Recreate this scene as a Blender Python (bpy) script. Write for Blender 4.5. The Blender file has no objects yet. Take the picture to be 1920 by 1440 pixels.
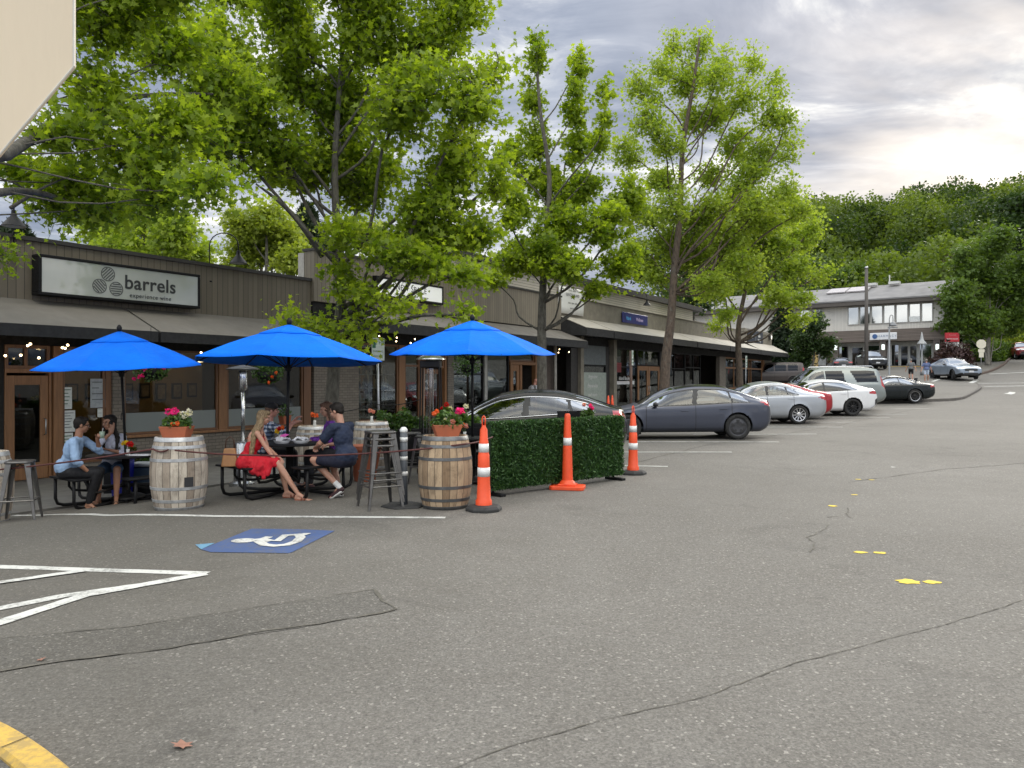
import bpy, math, random
import numpy as np
from mathutils import Vector, Matrix
random.seed(7); rng = np.random.default_rng(7)
R = math.radians; PI = math.pi
sc = bpy.context.scene; C = sc.collection
# ---------------- camera, world, sun ----------------
FPX, CU, VH, EYE = 1443.0, 960.0, 712.0, 1.65
cam_d = bpy.data.cameras.new('camera'); cam = bpy.data.objects.new('camera', cam_d); C.objects.link(cam)
cam.location = (0, 0, EYE); cam.rotation_euler = (R(90), 0, 0)
cam_d.sensor_width = 36; cam_d.lens = 36*FPX/1920; cam_d.shift_y = -8/1920
cam_d.clip_start = .05; cam_d.clip_end = 3000
sc.camera = cam
SUN_AZ, SUN_EL = R(38), R(24)          # azimuth from +Y towards +X
world = bpy.data.worlds.new('World'); sc.world = world; world.use_nodes = True

class NT:
    """tiny node-tree writer"""
    def __init__(s, nt): s.nt = nt; s.L = nt.links
    def n(s, t, **kw):
        nd = s.nt.nodes.new(t)
        for k, v in kw.items(): setattr(nd, k, v)
        return nd
    def i(s, nd, key, v):
        if v is None: return
        if hasattr(v, 'is_linked') or isinstance(v, bpy.types.NodeSocket): s.L.new(v, nd.inputs[key])
        else: nd.inputs[key].default_value = v
    def math(s, op, a, b=None, clamp=False):
        nd = s.n('ShaderNodeMath', operation=op, use_clamp=clamp); s.i(nd, 0, a); s.i(nd, 1, b); return nd.outputs[0]
    def vmath(s, op, a, b=None):
        nd = s.n('ShaderNodeVectorMath', operation=op); s.i(nd, 0, a); s.i(nd, 1, b)
        return nd.outputs['Value'] if op in ('DOT_PRODUCT', 'LENGTH') else nd.outputs[0]
    def ramp(s, fac, stops, interp='LINEAR'):
        nd = s.n('ShaderNodeValToRGB'); cr = nd.color_ramp; cr.interpolation = interp
        while len(cr.elements) < len(stops): cr.elements.new(.5)
        for e, (p, c) in zip(cr.elements, stops):
            e.position = p; e.color = (c, c, c, 1) if isinstance(c, (int, float)) else (*c[:3], 1)
        s.i(nd, 0, fac); return nd.outputs[0]
    def mix(s, fac, a, b, mode='MIX'):
        nd = s.n('ShaderNodeMix', data_type='RGBA', blend_type=mode)
        s.i(nd, 0, fac)
        for k, v in ((6, a), (7, b)):
            if isinstance(v, (tuple, list)): v = (*v[:3], 1)
            s.i(nd, k, v)
        return nd.outputs[2]
    def noise(s, vec, scale, detail=4, rough=.55, dist=0, out=0):
        nd = s.n('ShaderNodeTexNoise'); s.i(nd, 'Vector', vec); s.i(nd, 'Scale', scale); s.i(nd, 'Detail', detail)
        s.i(nd, 'Roughness', rough); s.i(nd, 'Distortion', dist); return nd.outputs[out]
    def vor(s, vec, scale, out=0, feature='F1'):
        nd = s.n('ShaderNodeTexVoronoi', feature=feature); s.i(nd, 'Vector', vec); s.i(nd, 'Scale', scale); return nd.outputs[out]
    def sep(s, v):
        nd = s.n('ShaderNodeSeparateXYZ'); s.i(nd, 0, v); return nd.outputs
    def comb(s, x, y, z):
        nd = s.n('ShaderNodeCombineXYZ'); s.i(nd, 0, x); s.i(nd, 1, y); s.i(nd, 2, z); return nd.outputs[0]

w = NT(world.node_tree); world.node_tree.nodes.clear()
tc = w.n('ShaderNodeTexCoord').outputs['Generated']
sky = w.n('ShaderNodeTexSky', sky_type='NISHITA'); sky.sun_disc = False
sky.sun_elevation = SUN_EL; sky.sun_rotation = SUN_AZ; sky.air_density = 1.2; sky.dust_density = 2
skyc = w.vmath('SCALE', sky.outputs[0]); skyc.node.inputs['Scale'].default_value = .11
dx, dy, dz = w.sep(tc)
zz = w.math('ADD', w.math('MAXIMUM', dz, 0.0), .16)
cv = w.comb(w.math('DIVIDE', dx, zz), w.math('DIVIDE', dy, zz), 0.0)
cv = w.vmath('MULTIPLY', cv, (.8, 1.15, 1))
n1 = w.noise(cv, 1.05, 7, .56, .45)
n2 = w.noise(w.vmath('ADD', cv, (5.3, 2.1, 0)), 3.0, 8, .62, .6)
cl = w.math('ADD', w.math('MULTIPLY', n1, .62), w.math('MULTIPLY', n2, .38))
ccol = w.ramp(cl, [(.405, (.205, .245, .34)), (.465, (.295, .335, .43)), (.50, (.40, .435, .52)), (.53, (.60, .625, .67)), (.575, (1.02, 1.01, .98))])
cov = w.ramp(w.noise(w.vmath('ADD', cv, (9, 4, 0)), 1.3, 5, .55, .3), [(.3, .72), (.55, .97)])
base = w.mix(cov, skyc, ccol)
sd = (math.sin(SUN_AZ)*math.cos(SUN_EL*.75), math.cos(SUN_AZ)*math.cos(SUN_EL*.75), math.sin(SUN_EL*.75))
glow = w.math('POWER', w.math('MAXIMUM', w.vmath('DOT_PRODUCT', tc, sd), 0.0), 42.0)
base = w.mix(w.math('MULTIPLY', glow, .26, True), base, (1.0, .96, .86))
# fill light added: sky boosted and warmed overhead and behind the viewer
k1 = w.ramp(dz, [(.46, 0.0), (.86, 1.0)])
k2 = w.math('MULTIPLY', w.ramp(w.math('MULTIPLY', dy, -1.0), [(0.0, 0.0), (.6, 1.0)]), w.ramp(dz, [(.05, .18), (.5, .85)]))
kk = w.math('ADD', .95, w.math('MULTIPLY', w.math('MAXIMUM', k1, k2), 3.0))
warm = w.mix(w.math('MAXIMUM', k1, k2), (1, 1, 1), (1.06, 1.0, .86))
base = w.vmath('MULTIPLY', base, warm)
bgc = w.n('ShaderNodeVectorMath', operation='SCALE'); w.i(bgc, 0, base); w.i(bgc, 'Scale', kk)
bg = w.n('ShaderNodeBackground'); w.i(bg, 0, bgc.outputs[0]); bg.inputs[1].default_value = 1.0
w.L.new(bg.outputs[0], w.n('ShaderNodeOutputWorld').inputs[0])
sun_d = bpy.data.lights.new('sun', 'SUN'); sun = bpy.data.objects.new('sun', sun_d); C.objects.link(sun)
sun_d.energy = 1.5; sun_d.angle = R(22); sun_d.color = (1, .94, .84)
sdir = Vector((math.sin(SUN_AZ)*math.cos(SUN_EL), math.cos(SUN_AZ)*math.cos(SUN_EL), math.sin(SUN_EL)))
sun.rotation_euler = sdir.to_track_quat('Z', 'Y').to_euler()
sc.view_settings.view_transform = 'Standard'; sc.view_settings.look = 'None'
sc.view_settings.exposure = 0.36; sc.view_settings.gamma = 1
sc.cycles.max_bounces = 8; sc.cycles.transparent_max_bounces = 12
sc.cycles.caustics_reflective = False; sc.cycles.caustics_refractive = False

# ---------------- street frame and terrain ----------------
DX, DY = .529, .8486                    # direction the shop row runs in
def st(x, y): return x*DX + y*DY, x*DY - y*DX
def xy(s, t): return s*DX + t*DY, s*DY - t*DX
FS = np.array([[-300, 0], [14, 0], [20, .06], [27, .13], [33, .2], [44, .45], [56, 1.0], [66, 1.57], [86, 3.0], [100, 4.0], [130, 6.5], [220, 14], [700, 20]], float)
GS = np.array([[-300, -.35], [8, -.35], [18, -.12], [30, 0], [43, .15], [55, .6], [67, 1.25], [86, 3.0], [100, 4.0], [130, 6.5], [220, 14], [700, 20]], float)
def Hn(x, y):
    s, t = st(x, y)
    f = np.interp(s, FS[:, 0], FS[:, 1]); g = np.interp(s, GS[:, 0], GS[:, 1])
    k = np.clip((-8.6 - t)/4.4, 0, 1); k = k*k*(3-2*k)
    return f*(1-k) + g*k
def grid_axis(lo, hi, flo, fhi, step, coarse):
    a = np.arange(flo, fhi+1e-6, step)
    l = flo - np.cumsum(np.linspace(step, coarse, 14)); l = l[l > lo]
    h = fhi + np.cumsum(np.linspace(step, coarse, 24)); h = h[h < hi]
    return np.concatenate([[lo], l[::-1], a, h, [hi]])
GX = grid_axis(-420, 620, -30, 80, 1.0, 30); GY = grid_axis(-120, 700, -4, 100, 1.0, 30)
GZ = Hn(*np.meshgrid(GX, GY, indexing='ij'))
def H(x, y):                           # height of the ground sheet, exactly as meshed (triangulated cells)
    i = min(max(np.searchsorted(GX, x)-1, 0), len(GX)-2); j = min(max(np.searchsorted(GY, y)-1, 0), len(GY)-2)
    a = (x-GX[i])/(GX[i+1]-GX[i]); b = (y-GY[j])/(GY[j+1]-GY[j])
    z00, z10, z01, z11 = GZ[i, j], GZ[i+1, j], GZ[i, j+1], GZ[i+1, j+1]
    if a >= b: return float(z00 + a*(z10-z00) + b*(z11-z10))
    return float(z00 + b*(z01-z00) + a*(z11-z01))
def ray(u, v, d): return Vector(((u-CU)/FPX*d, d, EYE + (VH-v)/FPX*d))
def G(u, v):                           # where that line of sight meets the ground
    lo, hi = 1.0, 400.0
    prev = lo
    d = lo
    while d < hi:
        p = ray(u, v, d)
        if p.z < H(p.x, p.y): break
        prev = d; d *= 1.03
    a, b = prev, d
    for _ in range(30):
        m = (a+b)/2; p = ray(u, v, m)
        if p.z < H(p.x, p.y): b = m
        else: a = m
    p = ray(u, v, b); return Vector((p.x, p.y, H(p.x, p.y)))
def GD(u, d):                          # ground point at depth d under image column u
    x = (u-CU)/FPX*d; return Vector((x, d, H(x, d)))
def FW(u, v, t):                       # (s, z) on the vertical plane t = const
    r = (u-CU)/FPX; d = t/(DY*r-DX); return d*(DX*r+DY), EYE+(VH-v)/FPX*d

# ---------------- object helpers ----------------
def tag(o, label=None, cat=None, group=None, kind=None):
    if label: o['label'] = label
    if cat: o['category'] = cat
    if group: o['group'] = group
    if kind: o['kind'] = kind
    return o
def thing(name, label, cat, loc=(0, 0, 0), rz=0, group=None):
    o = bpy.data.objects.new(name, None); o.empty_display_size = .2; C.objects.link(o)
    o.location = loc; o.rotation_euler = (0, 0, rz); return tag(o, label, cat, group)
def kids(o): return [c for c in bpy.data.objects if c.parent == o]
def copy_tree(o, label=None, loc=None, rz=None, parent=None):
    c = o.copy(); C.objects.link(c); c.parent = parent
    if label: c['label'] = label
    if loc is not None: c.location = loc
    if rz is not None: c.rotation_euler = (0, 0, rz)
    for ch in kids(o): copy_tree(ch, parent=c)
    return c
class MB:
    def __init__(s): s.v = []; s.f = []; s.m = []; s.mi = 0
    def add(s, vs, fs, mi=None):
        o = len(s.v); s.v += [tuple(p) for p in vs]; s.f += [tuple(i+o for i in f) for f in fs]
        s.m += [s.mi if mi is None else mi]*len(fs); return s
    def box(s, x0, x1, y0, y1, z0, z1, mi=None):
        v = [(x, y, z) for x in (x0, x1) for y in (y0, y1) for z in (z0, z1)]
        return s.add(v, [(0, 1, 3, 2), (4, 6, 7, 5), (0, 4, 5, 1), (2, 3, 7, 6), (0, 2, 6, 4), (1, 5, 7, 3)], mi)
    def obox(s, c, ax, ay, az, mi=None):      # oriented box: centre and three half-axis vectors
        c, ax, ay, az = map(Vector, (c, ax, ay, az))
        v = [c+i*ax+j*ay+k*az for i in (-1, 1) for j in (-1, 1) for k in (-1, 1)]
        return s.add(v, [(0, 1, 3, 2), (4, 6, 7, 5), (0, 4, 5, 1), (2, 3, 7, 6), (0, 2, 6, 4), (1, 5, 7, 3)], mi)
    def tube(s, pts, r, n=8, mi=None, caps=True, closed=False):
        pts = [Vector(p) for p in pts]; m = len(pts)
        if not isinstance(r, (list, tuple)): r = [r]*m
        up = Vector((0, 0, 1)); vs = []; prev = None
        for i, p in enumerate(pts):
            if closed: tn = pts[(i+1) % m]-pts[i-1]
            else: tn = pts[min(i+1, m-1)]-pts[max(i-1, 0)]
            tn.normalize()
            if prev is None:
                a = tn.cross(up) if abs(tn.z) < .95 else tn.cross(Vector((1, 0, 0)))
            else: a = prev - tn*prev.dot(tn)
            a.normalize(); prev = a; b = tn.cross(a)
            vs += [p+(a*math.cos(2*PI*k/n)+b*math.sin(2*PI*k/n))*r[i] for k in range(n)]
        fs = [(i*n+k, i*n+(k+1) % n, (i+1)*n+(k+1) % n, (i+1)*n+k) for i in range(m-1) for k in range(n)]
        if closed: fs += [((m-1)*n+k, (m-1)*n+(k+1) % n, (k+1) % n, k) for k in range(n)]
        elif caps: fs += [tuple(range(n-1, -1, -1)), tuple((m-1)*n+k for k in range(n))]
        return s.add(vs, fs, mi)
    def lathe(s, prof, n=24, c=(0, 0, 0), mi=None, ax='z', a0=0, caps=True):
        vs = []; m = len(prof)
        for (r, z) in prof:
            for k in range(n):
                a = 2*PI*k/n+a0; q = (r*math.cos(a), r*math.sin(a), z)
                if ax == 'y': q = (q[0], z, q[1])
                if ax == 'x': q = (z, q[0], q[1])
                vs.append((q[0]+c[0], q[1]+c[1], q[2]+c[2]))
        fs = [(i*n+k, i*n+(k+1) % n, (i+1)*n+(k+1) % n, (i+1)*n+k) for i in range(m-1) for k in range(n)]
        if caps: fs += [tuple(range(n-1, -1, -1)), tuple((m-1)*n+k for k in range(n))]
        return s.add(vs, fs, mi)
    def prism(s, poly, a, b, ax='y', mi=None):   # poly in the two other axes, extruded a..b
        n = len(poly)
        def q(p, h):
            return {'y': (p[0], h, p[1]), 'x': (h, p[0], p[1]), 'z': (p[0], p[1], h)}[ax]
        vs = [q(p, a) for p in poly]+[q(p, b) for p in poly]
        return s.add(vs, [tuple(range(n-1, -1, -1)), tuple(range(n, 2*n))]+[(i, (i+1) % n, n+(i+1) % n, n+i) for i in range(n)], mi)
    def sph(s, c, r, n=10, m=6, mi=None):
        if not isinstance(r, (list, tuple)): r = (r, r, r)
        vs = [(c[0], c[1], c[2]-r[2])]; 
        for i in range(1, m):
            ph = -PI/2+PI*i/m
            for k in range(n):
                a = 2*PI*k/n; vs.append((c[0]+r[0]*math.cos(ph)*math.cos(a), c[1]+r[1]*math.cos(ph)*math.sin(a), c[2]+r[2]*math.sin(ph)))
        vs.append((c[0], c[1], c[2]+r[2])); e = len(vs)-1
        fs = [(0, 1+(k+1) % n, 1+k) for k in range(n)]+[(1+(i-1)*n+k, 1+(i-1)*n+(k+1) % n, 1+i*n+(k+1) % n, 1+i*n+k) for i in range(1, m-1) for k in range(n)]
        fs += [(e, 1+(m-2)*n+k, 1+(m-2)*n+(k+1) % n) for k in range(n)]
        return s.add(vs, fs, mi)
    def mesh(s, name, mats, smooth=False):
        me = bpy.data.meshes.new(name); me.from_pydata(s.v, [], s.f)
        if not isinstance(mats, (list, tuple)): mats = [mats]
        for m in mats: me.materials.append(m)
        me.polygons.foreach_set('material_index', s.m)
        if smooth: me.polygons.foreach_set('use_smooth', [True]*len(s.f))
        me.validate(); me.update(); return me
    def build(s, name, mats, parent=None, smooth=False, bevel=0, auto=None):
        me = s.mesh(name, mats, smooth or auto)
        o = bpy.data.objects.new(name, me); C.objects.link(o); o.parent = parent
        if auto:
            me.set_sharp_from_angle(angle=R(auto))
        if bevel:
            b = o.modifiers.new('bevel', 'BEVEL'); b.width = bevel; b.segments = 2; b.limit_method = 'ANGLE'; b.angle_limit = R(40)
        return o
def np_mesh(name, V, Fq, mat, attr=None, parent=None, smooth=False):
    """V (n,3); Fq (m,k) int array with k-gons; attr = per-vertex float 'tint'"""
    me = bpy.data.meshes.new(name); k = Fq.shape[1]
    me.vertices.add(len(V)); me.vertices.foreach_set('co', np.ascontiguousarray(V, np.float32).ravel())
    me.loops.add(Fq.size); me.loops.foreach_set('vertex_index', np.ascontiguousarray(Fq, np.int32).ravel())
    me.polygons.add(len(Fq)); me.polygons.foreach_set('loop_start', np.arange(0, Fq.size, k, dtype=np.int32))
    if smooth: me.polygons.foreach_set('use_smooth', np.ones(len(Fq), bool))
    me.materials.append(mat); me.update(calc_edges=True)
    if attr is not None:
        a = me.attributes.new('tint', 'FLOAT', 'POINT'); a.data.foreach_set('value', np.ascontiguousarray(attr, np.float32))
    o = bpy.data.objects.new(name, me); C.objects.link(o); o.parent = parent; return o
def struct(o): return tag(o, kind='structure')

# ---------------- materials ----------------
MATS = {}
def newmat(name):
    m = bpy.data.materials.new(name); m.use_nodes = True; m.node_tree.nodes.clear(); t = NT(m.node_tree)
    out = t.n('ShaderNodeOutputMaterial'); b = t.n('ShaderNodeBsdfPrincipled'); t.L.new(b.outputs[0], out.inputs[0])
    return m, t, b, out
def bump(t, b, h, strength=.3, dist=.01):
    bn = t.n('ShaderNodeBump'); t.i(bn, 'Height', h); bn.inputs['Strength'].default_value = strength; bn.inputs['Distance'].default_value = dist
    t.L.new(bn.outputs[0], b.inputs['Normal'])
def pm(name, col, rough=.6, metal=0, var=.18, scale=6, bmp=.15, bscale=60, bdist=.004, coat=0, spec=.5, dirt=0, stretch=(1, 1, 1), emis=None, trans=0):
    if name in MATS: return MATS[name]
    m, t, b, out = newmat(name); MATS[name] = m
    tc = t.n('ShaderNodeTexCoord').outputs['Object']; v = t.vmath('MULTIPLY', tc, stretch)
    n = t.noise(v, scale, 6, .6)
    lo = tuple(c*(1-var) for c in col); hi = tuple(min(1, c*(1+var)) for c in col)
    cc = t.ramp(n, [(.3, lo), (.7, hi)])
    if dirt:
        d = t.ramp(t.noise(v, scale*.35, 8, .7, .6), [(.45, 0.0), (.75, dirt)])
        cc = t.mix(d, cc, (.06, .05, .04))
    t.i(b, 'Base Color', cc)
    rr = t.ramp(t.noise(v, scale*2.3, 4), [(.3, max(0.02, rough*.8)), (.7, min(1, rough*1.15))]); t.i(b, 'Roughness', rr)
    b.inputs['Metallic'].default_value = metal; b.inputs['Coat Weight'].default_value = coat
    b.inputs['Specular IOR Level'].default_value = spec
    if coat: b.inputs['Coat Roughness'].default_value = .04
    if emis: b.inputs['Emission Color'].default_value = (*emis[:3], 1); b.inputs['Emission Strength'].default_value = emis[3]
    if bmp: bump(t, b, t.noise(v, bscale, 4), bmp, bdist)
    return m
def leafmat(name, lo, hi, trans=.45, rough=.5):
    m, t, b, out = newmat(name)
    a = t.n('ShaderNodeAttribute', attribute_name='tint').outputs['Fac']
    col = t.ramp(a, [(0, lo), (1, hi)])
    t.i(b, 'Base Color', col); b.inputs['Roughness'].default_value = rough; b.inputs['Specular IOR Level'].default_value = .35
    tr = t.n('ShaderNodeBsdfTranslucent'); t.i(tr, 0, t.mix(1.0, col, (1.85, 1.85, .6), 'MULTIPLY'))
    mx = t.n('ShaderNodeMixShader'); mx.inputs[0].default_value = trans
    t.L.new(b.outputs[0], mx.inputs[1]); t.L.new(tr.outputs[0], mx.inputs[2]); t.L.new(mx.outputs[0], out.inputs[0])
    return m
def glassmat(name, tint=(.8, .85, .85), refl=.12, rough=.01):
    m, t, b, out = newmat(name)
    tr = t.n('ShaderNodeBsdfTransparent'); tr.inputs[0].default_value = (*tint, 1)
    gl = t.n('ShaderNodeBsdfGlossy'); gl.inputs[0].default_value = (.95, .97, 1, 1); gl.inputs['Roughness'].default_value = rough
    fr = t.n('ShaderNodeLayerWeight'); fr.inputs[0].default_value = .25
    f = t.math('ADD', t.math('MULTIPLY', fr.outputs['Fresnel'], .36), refl, True)
    mx = t.n('ShaderNodeMixShader'); t.L.new(f, mx.inputs[0])
    t.L.new(tr.outputs[0], mx.inputs[1]); t.L.new(gl.outputs[0], mx.inputs[2]); t.L.new(mx.outputs[0], out.inputs[0])
    return m
def text(body, name, mat, size, loc, rot, parent=None, ext=.004, align='CENTER', spacing=1, bold=0, shear=0):
    cu = bpy.data.curves.new(name, 'FONT'); cu.body = body; cu.size = size; cu.extrude = ext; cu.align_x = align; cu.align_y = 'CENTER'
    cu.space_character = spacing; cu.offset = bold; cu.shear = shear
    tmp = bpy.data.objects.new('tmp', cu); C.objects.link(tmp)
    dg = bpy.context.evaluated_depsgraph_get(); me = bpy.data.meshes.new_from_object(tmp.evaluated_get(dg))
    bpy.data.objects.remove(tmp); me.materials.clear(); me.materials.append(mat); me.name = name
    o = bpy.data.objects.new(name, me); C.objects.link(o); o.parent = parent; o.location = loc; o.rotation_euler = rot; return o
# ---------------- ground ----------------
def asphalt_mat(name, tone=1.0, patch=False):
    m, t, b, out = newmat(name)
    p = t.n('ShaderNodeTexCoord').outputs['Object']
    big = t.noise(p, .22, 5, .6, .4); mid = t.noise(p, 2.2, 6, .65); fine = t.math('ADD', t.math('MULTIPLY', t.noise(p, 62, 3, .8), .6), t.math('MULTIPLY', t.noise(p, 24, 3, .8), .4))
    vo = t.vor(p, 95, 1); vv = t.sep(vo)[0]
    c = t.ramp(big, [(.3, (.134*tone, .125*tone, .112*tone)), (.7, (.190*tone, .179*tone, .162*tone))])
    c = t.mix(t.ramp(mid, [(.35, 0.0), (.7, .4)]), c, (.122*tone, .110*tone, .095*tone))
    c = t.mix(t.ramp(fine, [(.38, .60), (.50, .10), (.56, 0.0)]), c, (.035, .033, .028))
    c = t.mix(t.ramp(fine, [(.52, 0.0), (.64, .30)]), c, (.33, .315, .275))
    c = t.mix(t.ramp(vv, [(.78, 0.0), (.93, .30)]), c, (.30, .29, .26))
    c = t.mix(t.ramp(t.sep(t.vor(p, 75, 1))[1], [(.965, 0.0), (.975, .4)], 'CONSTANT'), c, (.48, .45, .40))
    # shade of trees and shops painted into the left side, then oil stains
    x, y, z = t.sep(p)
    left_shade = t.math('ADD', t.math('ADD', t.math('MULTIPLY', x, -.22), t.math('MULTIPLY', y, .03)), t.math('MULTIPLY', t.math('SUBTRACT', t.noise(p, .6, 5, .6), .5), 1.6))
    c = t.mix(t.ramp(left_shade, [(.15, 0.0), (1.0, .42)]), c, (.062, .057, .044))   # darker tint stands in for the shade on the left
    oil = t.ramp(t.noise(t.vmath('ADD', p, (3, 8, 0)), .5, 6, .7, 1.0), [(.56, 0.0), (.76, .5)])
    c = t.mix(oil, c, (.045, .042, .038))
    t.i(b, 'Base Color', c)
    t.i(b, 'Roughness', t.ramp(fine, [(.3, .75), (.7, .95)]))
    b.inputs['Specular IOR Level'].default_value = .3
    h = t.math('ADD', t.math('MULTIPLY', t.noise(p, 70, 4, .7), 1.0), t.math('MULTIPLY', mid, .6)); bump(t, b, h, .5, .008)
    return m
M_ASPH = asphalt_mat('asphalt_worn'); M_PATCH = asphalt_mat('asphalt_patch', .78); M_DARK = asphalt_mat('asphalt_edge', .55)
nx, ny = len(GX), len(GY)
XX, YY = np.meshgrid(GX, GY, indexing='ij')
V = np.stack([XX.ravel(), YY.ravel(), GZ.ravel()], 1)
i, j = np.meshgrid(np.arange(nx-1), np.arange(ny-1), indexing='ij'); a = (i*ny+j).ravel()
F = np.concatenate([np.stack([a, a+ny, a+ny+1], 1), np.stack([a, a+ny+1, a+1], 1)])
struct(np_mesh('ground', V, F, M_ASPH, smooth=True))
M_PAINT = None
def paintmat(name, col, wear=.5):
    m, t, b, out = newmat(name)
    p = t.n('ShaderNodeTexCoord').outputs['Object']
    wr = t.ramp(t.math('ADD', t.math('MULTIPLY', t.noise(p, 26, 6, .75), .6), t.math('MULTIPLY', t.noise(p, 3, 3), .4)), [(.48, 0.0), (.60, wear)])
    t.i(b, 'Base Color', t.mix(wr, t.ramp(t.noise(p, 2), [(.3, tuple(c*.85 for c in col)), (.7, col)]), (.12, .115, .105)))
    b.inputs['Roughness'].default_value = .75; bump(t, b, t.noise(p, 70, 4, .7), .3, .004); return m
M_WHITE = paintmat('road_paint_white', (.62, .62, .58), .7); M_BLUE = paintmat('road_paint_blue', (.055, .098, .235), .6)
M_LBLUE = paintmat('road_paint_light_blue', (.13, .30, .45), .4); M_YELL = paintmat('kerb_paint_yellow', (.62, .40, .08), .45)
M_SURV = paintmat('survey_paint_yellow', (.75, .55, .03), .35); M_CRACK = pm('crack_tar', (.028, .026, .024), .9)
M_SEAL = pm('tar_line', (.098, .090, .073), .9, var=.45, scale=9)
def ground_poly(name, pts, mat, lift=.004, sub=.5):
    """flat marking that follows the ground: fan of a densely sampled outline"""
    mb = MB(); out = []
    n = len(pts)
    for k in range(n):
        p, q = Vector(pts[k][:2]), Vector(pts[(k+1) % n][:2]); m = max(1, int((q-p).length/sub))
        out += [p+(q-p)*i/m for i in range(m)]
    mb.add([(p.x, p.y, H(p.x, p.y)+lift) for p in out], [tuple(range(len(out)))])
    return struct(mb.build(name, mat))
def ground_strip(name, pts, width, mat, lift=.004, jag=0, step=.25, wvar=0, gaps=0):
    mb = MB(); P = []
    pts = [Vector((p[0], p[1])) for p in pts]
    for k in range(len(pts)-1):
        m = max(1, int((pts[k+1]-pts[k]).length/step)); P += [pts[k]+(pts[k+1]-pts[k])*i/m for i in range(m)]
    P.append(pts[-1]); vs = []; fs = []
    off = 0
    for k, p in enumerate(P):
        tn = (P[min(k+1, len(P)-1)]-P[max(k-1, 0)]).normalized(); nn = Vector((-tn.y, tn.x))
        off = off*.75 + (random.uniform(-jag, jag) if jag else 0); w2 = width/2*(1+random.uniform(-wvar, wvar))
        for sgn in (1, -1):
            q = p+nn*(off+sgn*w2); vs.append((q.x, q.y, H(q.x, q.y)+lift))
        if k: fs.append((2*k-2, 2*k-1, 2*k+1, 2*k))
    mb.add(vs, fs); return struct(mb.build(name, mat))
def gp(*uv): return [G(u, v) for u, v in uv]
# painted lines (world positions measured from the photograph once, then fixed)
ground_strip('painted_line', gp((-260, 963.5), (-120, 964), (0, 965), (200, 966.5), (400, 968), (620, 969.6), (835, 971)), .105, M_WHITE, .004, .003, .08, .07)
ground_strip('painted_line', gp((-60, 1061), (388, 1076)), .115, M_WHITE, .004, .003, .08, .07)
ground_strip('painted_line', gp((386, 1077), (160, 1117), (-40, 1182)), .12, M_WHITE, .008, .003, .08, .07)
ground_strip('painted_line', gp((262, 1098), (120, 1118), (-30, 1148)), .11, M_WHITE, .006, .003, .08, .07)
ground_strip('painted_line', gp((160, 1071), (-30, 1098)), .10, M_WHITE, .010, .003, .08, .07)
for (u0, v0, u1, v1) in [(1020, 871, 1252, 875), (1120, 848, 1372, 848), (1180, 828.5, 1461, 829), (1300, 815, 1531, 814), (1420, 801, 1580, 801),
                         (1500, 792, 1605, 792), (1560, 783, 1668, 783), (1600, 777, 1700, 777), (1670, 767, 1742, 766)]:
    ground_strip('painted_line', gp((u0, v0), (u1, v1)), .10, M_WHITE, .006)
# blue accessible-parking square
bp = gp((395, 1036), (541, 1040), (628, 994), (472, 992))
mark = thing('accessible_parking_mark', None, None, bp[0]); tag(mark, kind='structure')
def flatpoly(mb, pts, lift, o): mb.add([(p[0]-o.x, p[1]-o.y, lift) for p in pts], [tuple(range(len(pts)))])
mb = MB(); flatpoly(mb, gp((377, 1031), (395, 1036), (541, 1038), (548, 1036), (628, 996), (560, 993), (472, 992)), .005, bp[0]); mb.build('blue_field', M_BLUE, mark)
mb = MB(); flatpoly(mb, gp((366, 1022), (377, 1031), (403, 1019)), .006, bp[0]); mb.build('old_paint_corner', M_LBLUE, mark)
mb = MB()
def fstrip(mb, pts, w0, w1, lift, o):
    P = [Vector((p[0], p[1])) for p in pts]; vs = []; fs = []
    for k, p in enumerate(P):
        tn = (P[min(k+1, len(P)-1)]-P[max(k-1, 0)]).normalized(); nn = Vector((-tn.y, tn.x)); w = w0+(w1-w0)*k/max(1, len(P)-1)
        for sgn in (1, -1): q = p+nn*sgn*w/2; vs.append((q.x-o.x, q.y-o.y, lift))
        if k: fs.append((2*k-2, 2*k-1, 2*k+1, 2*k))
    mb.add(vs, fs)
O = bp[0]
hd = G(457, 1015); mb.add([(hd.x-O.x+.125*math.cos(a), hd.y-O.y+.105*math.sin(a), .010) for a in np.linspace(0, 2*PI, 20)[:-1]], [tuple(range(19))])
fstrip(mb, gp((468, 1015), (490, 1012.5), (508, 1016)), .10, .10, .0105, O)                # neck and back
fstrip(mb, gp((484, 1016), (496, 1023), (515, 1025), (538, 1023), (556, 1017), (564, 1009), (560, 1004)), .10, .10, .011, O)   # wheel
fstrip(mb, gp((484, 1016), (505, 1008)), .09, .09, .0115, O)
fstrip(mb, gp((500, 1014), (520, 1016), (535, 1005.5), (572, 1003.5), (575, 1001.5)), .085, .10, .012, O)  # seat and leg
mb.build('wheelchair_symbol', M_WHITE, mark)
# patched asphalt strip and cracks
ground_poly('asphalt_patch', gp((-80, 1206), (240, 1177), (460, 1143), (700, 1106), (741, 1143), (560, 1178), (240, 1225), (-80, 1268)), M_PATCH, .003)
ground_strip('patch_seam', gp((-60, 1203), (240, 1176), (460, 1142), (703, 1106)), .012, M_SEAL, .0065, .006, .12, .6)
ground_strip('patch_seam', gp((703, 1106), (741, 1143), (600, 1172), (430, 1196), (240, 1226), (-40, 1265)), .022, M_SEAL, .007, .02, .1, .8)
ground_strip('crack', gp((780, 1475), (935, 1408), (1150, 1345), (1320, 1308), (1490, 1245), (1640, 1205), (1780, 1170), (1960, 1112)), .007, M_SEAL, .004, .006, .06, .7)
ground_strip('crack', gp((1519, 1036), (1527, 1018), (1516, 1008), (1530, 1000), (1545, 995), (1560, 984)), .013, M_SEAL, .004, .02, .06, .8)
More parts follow.
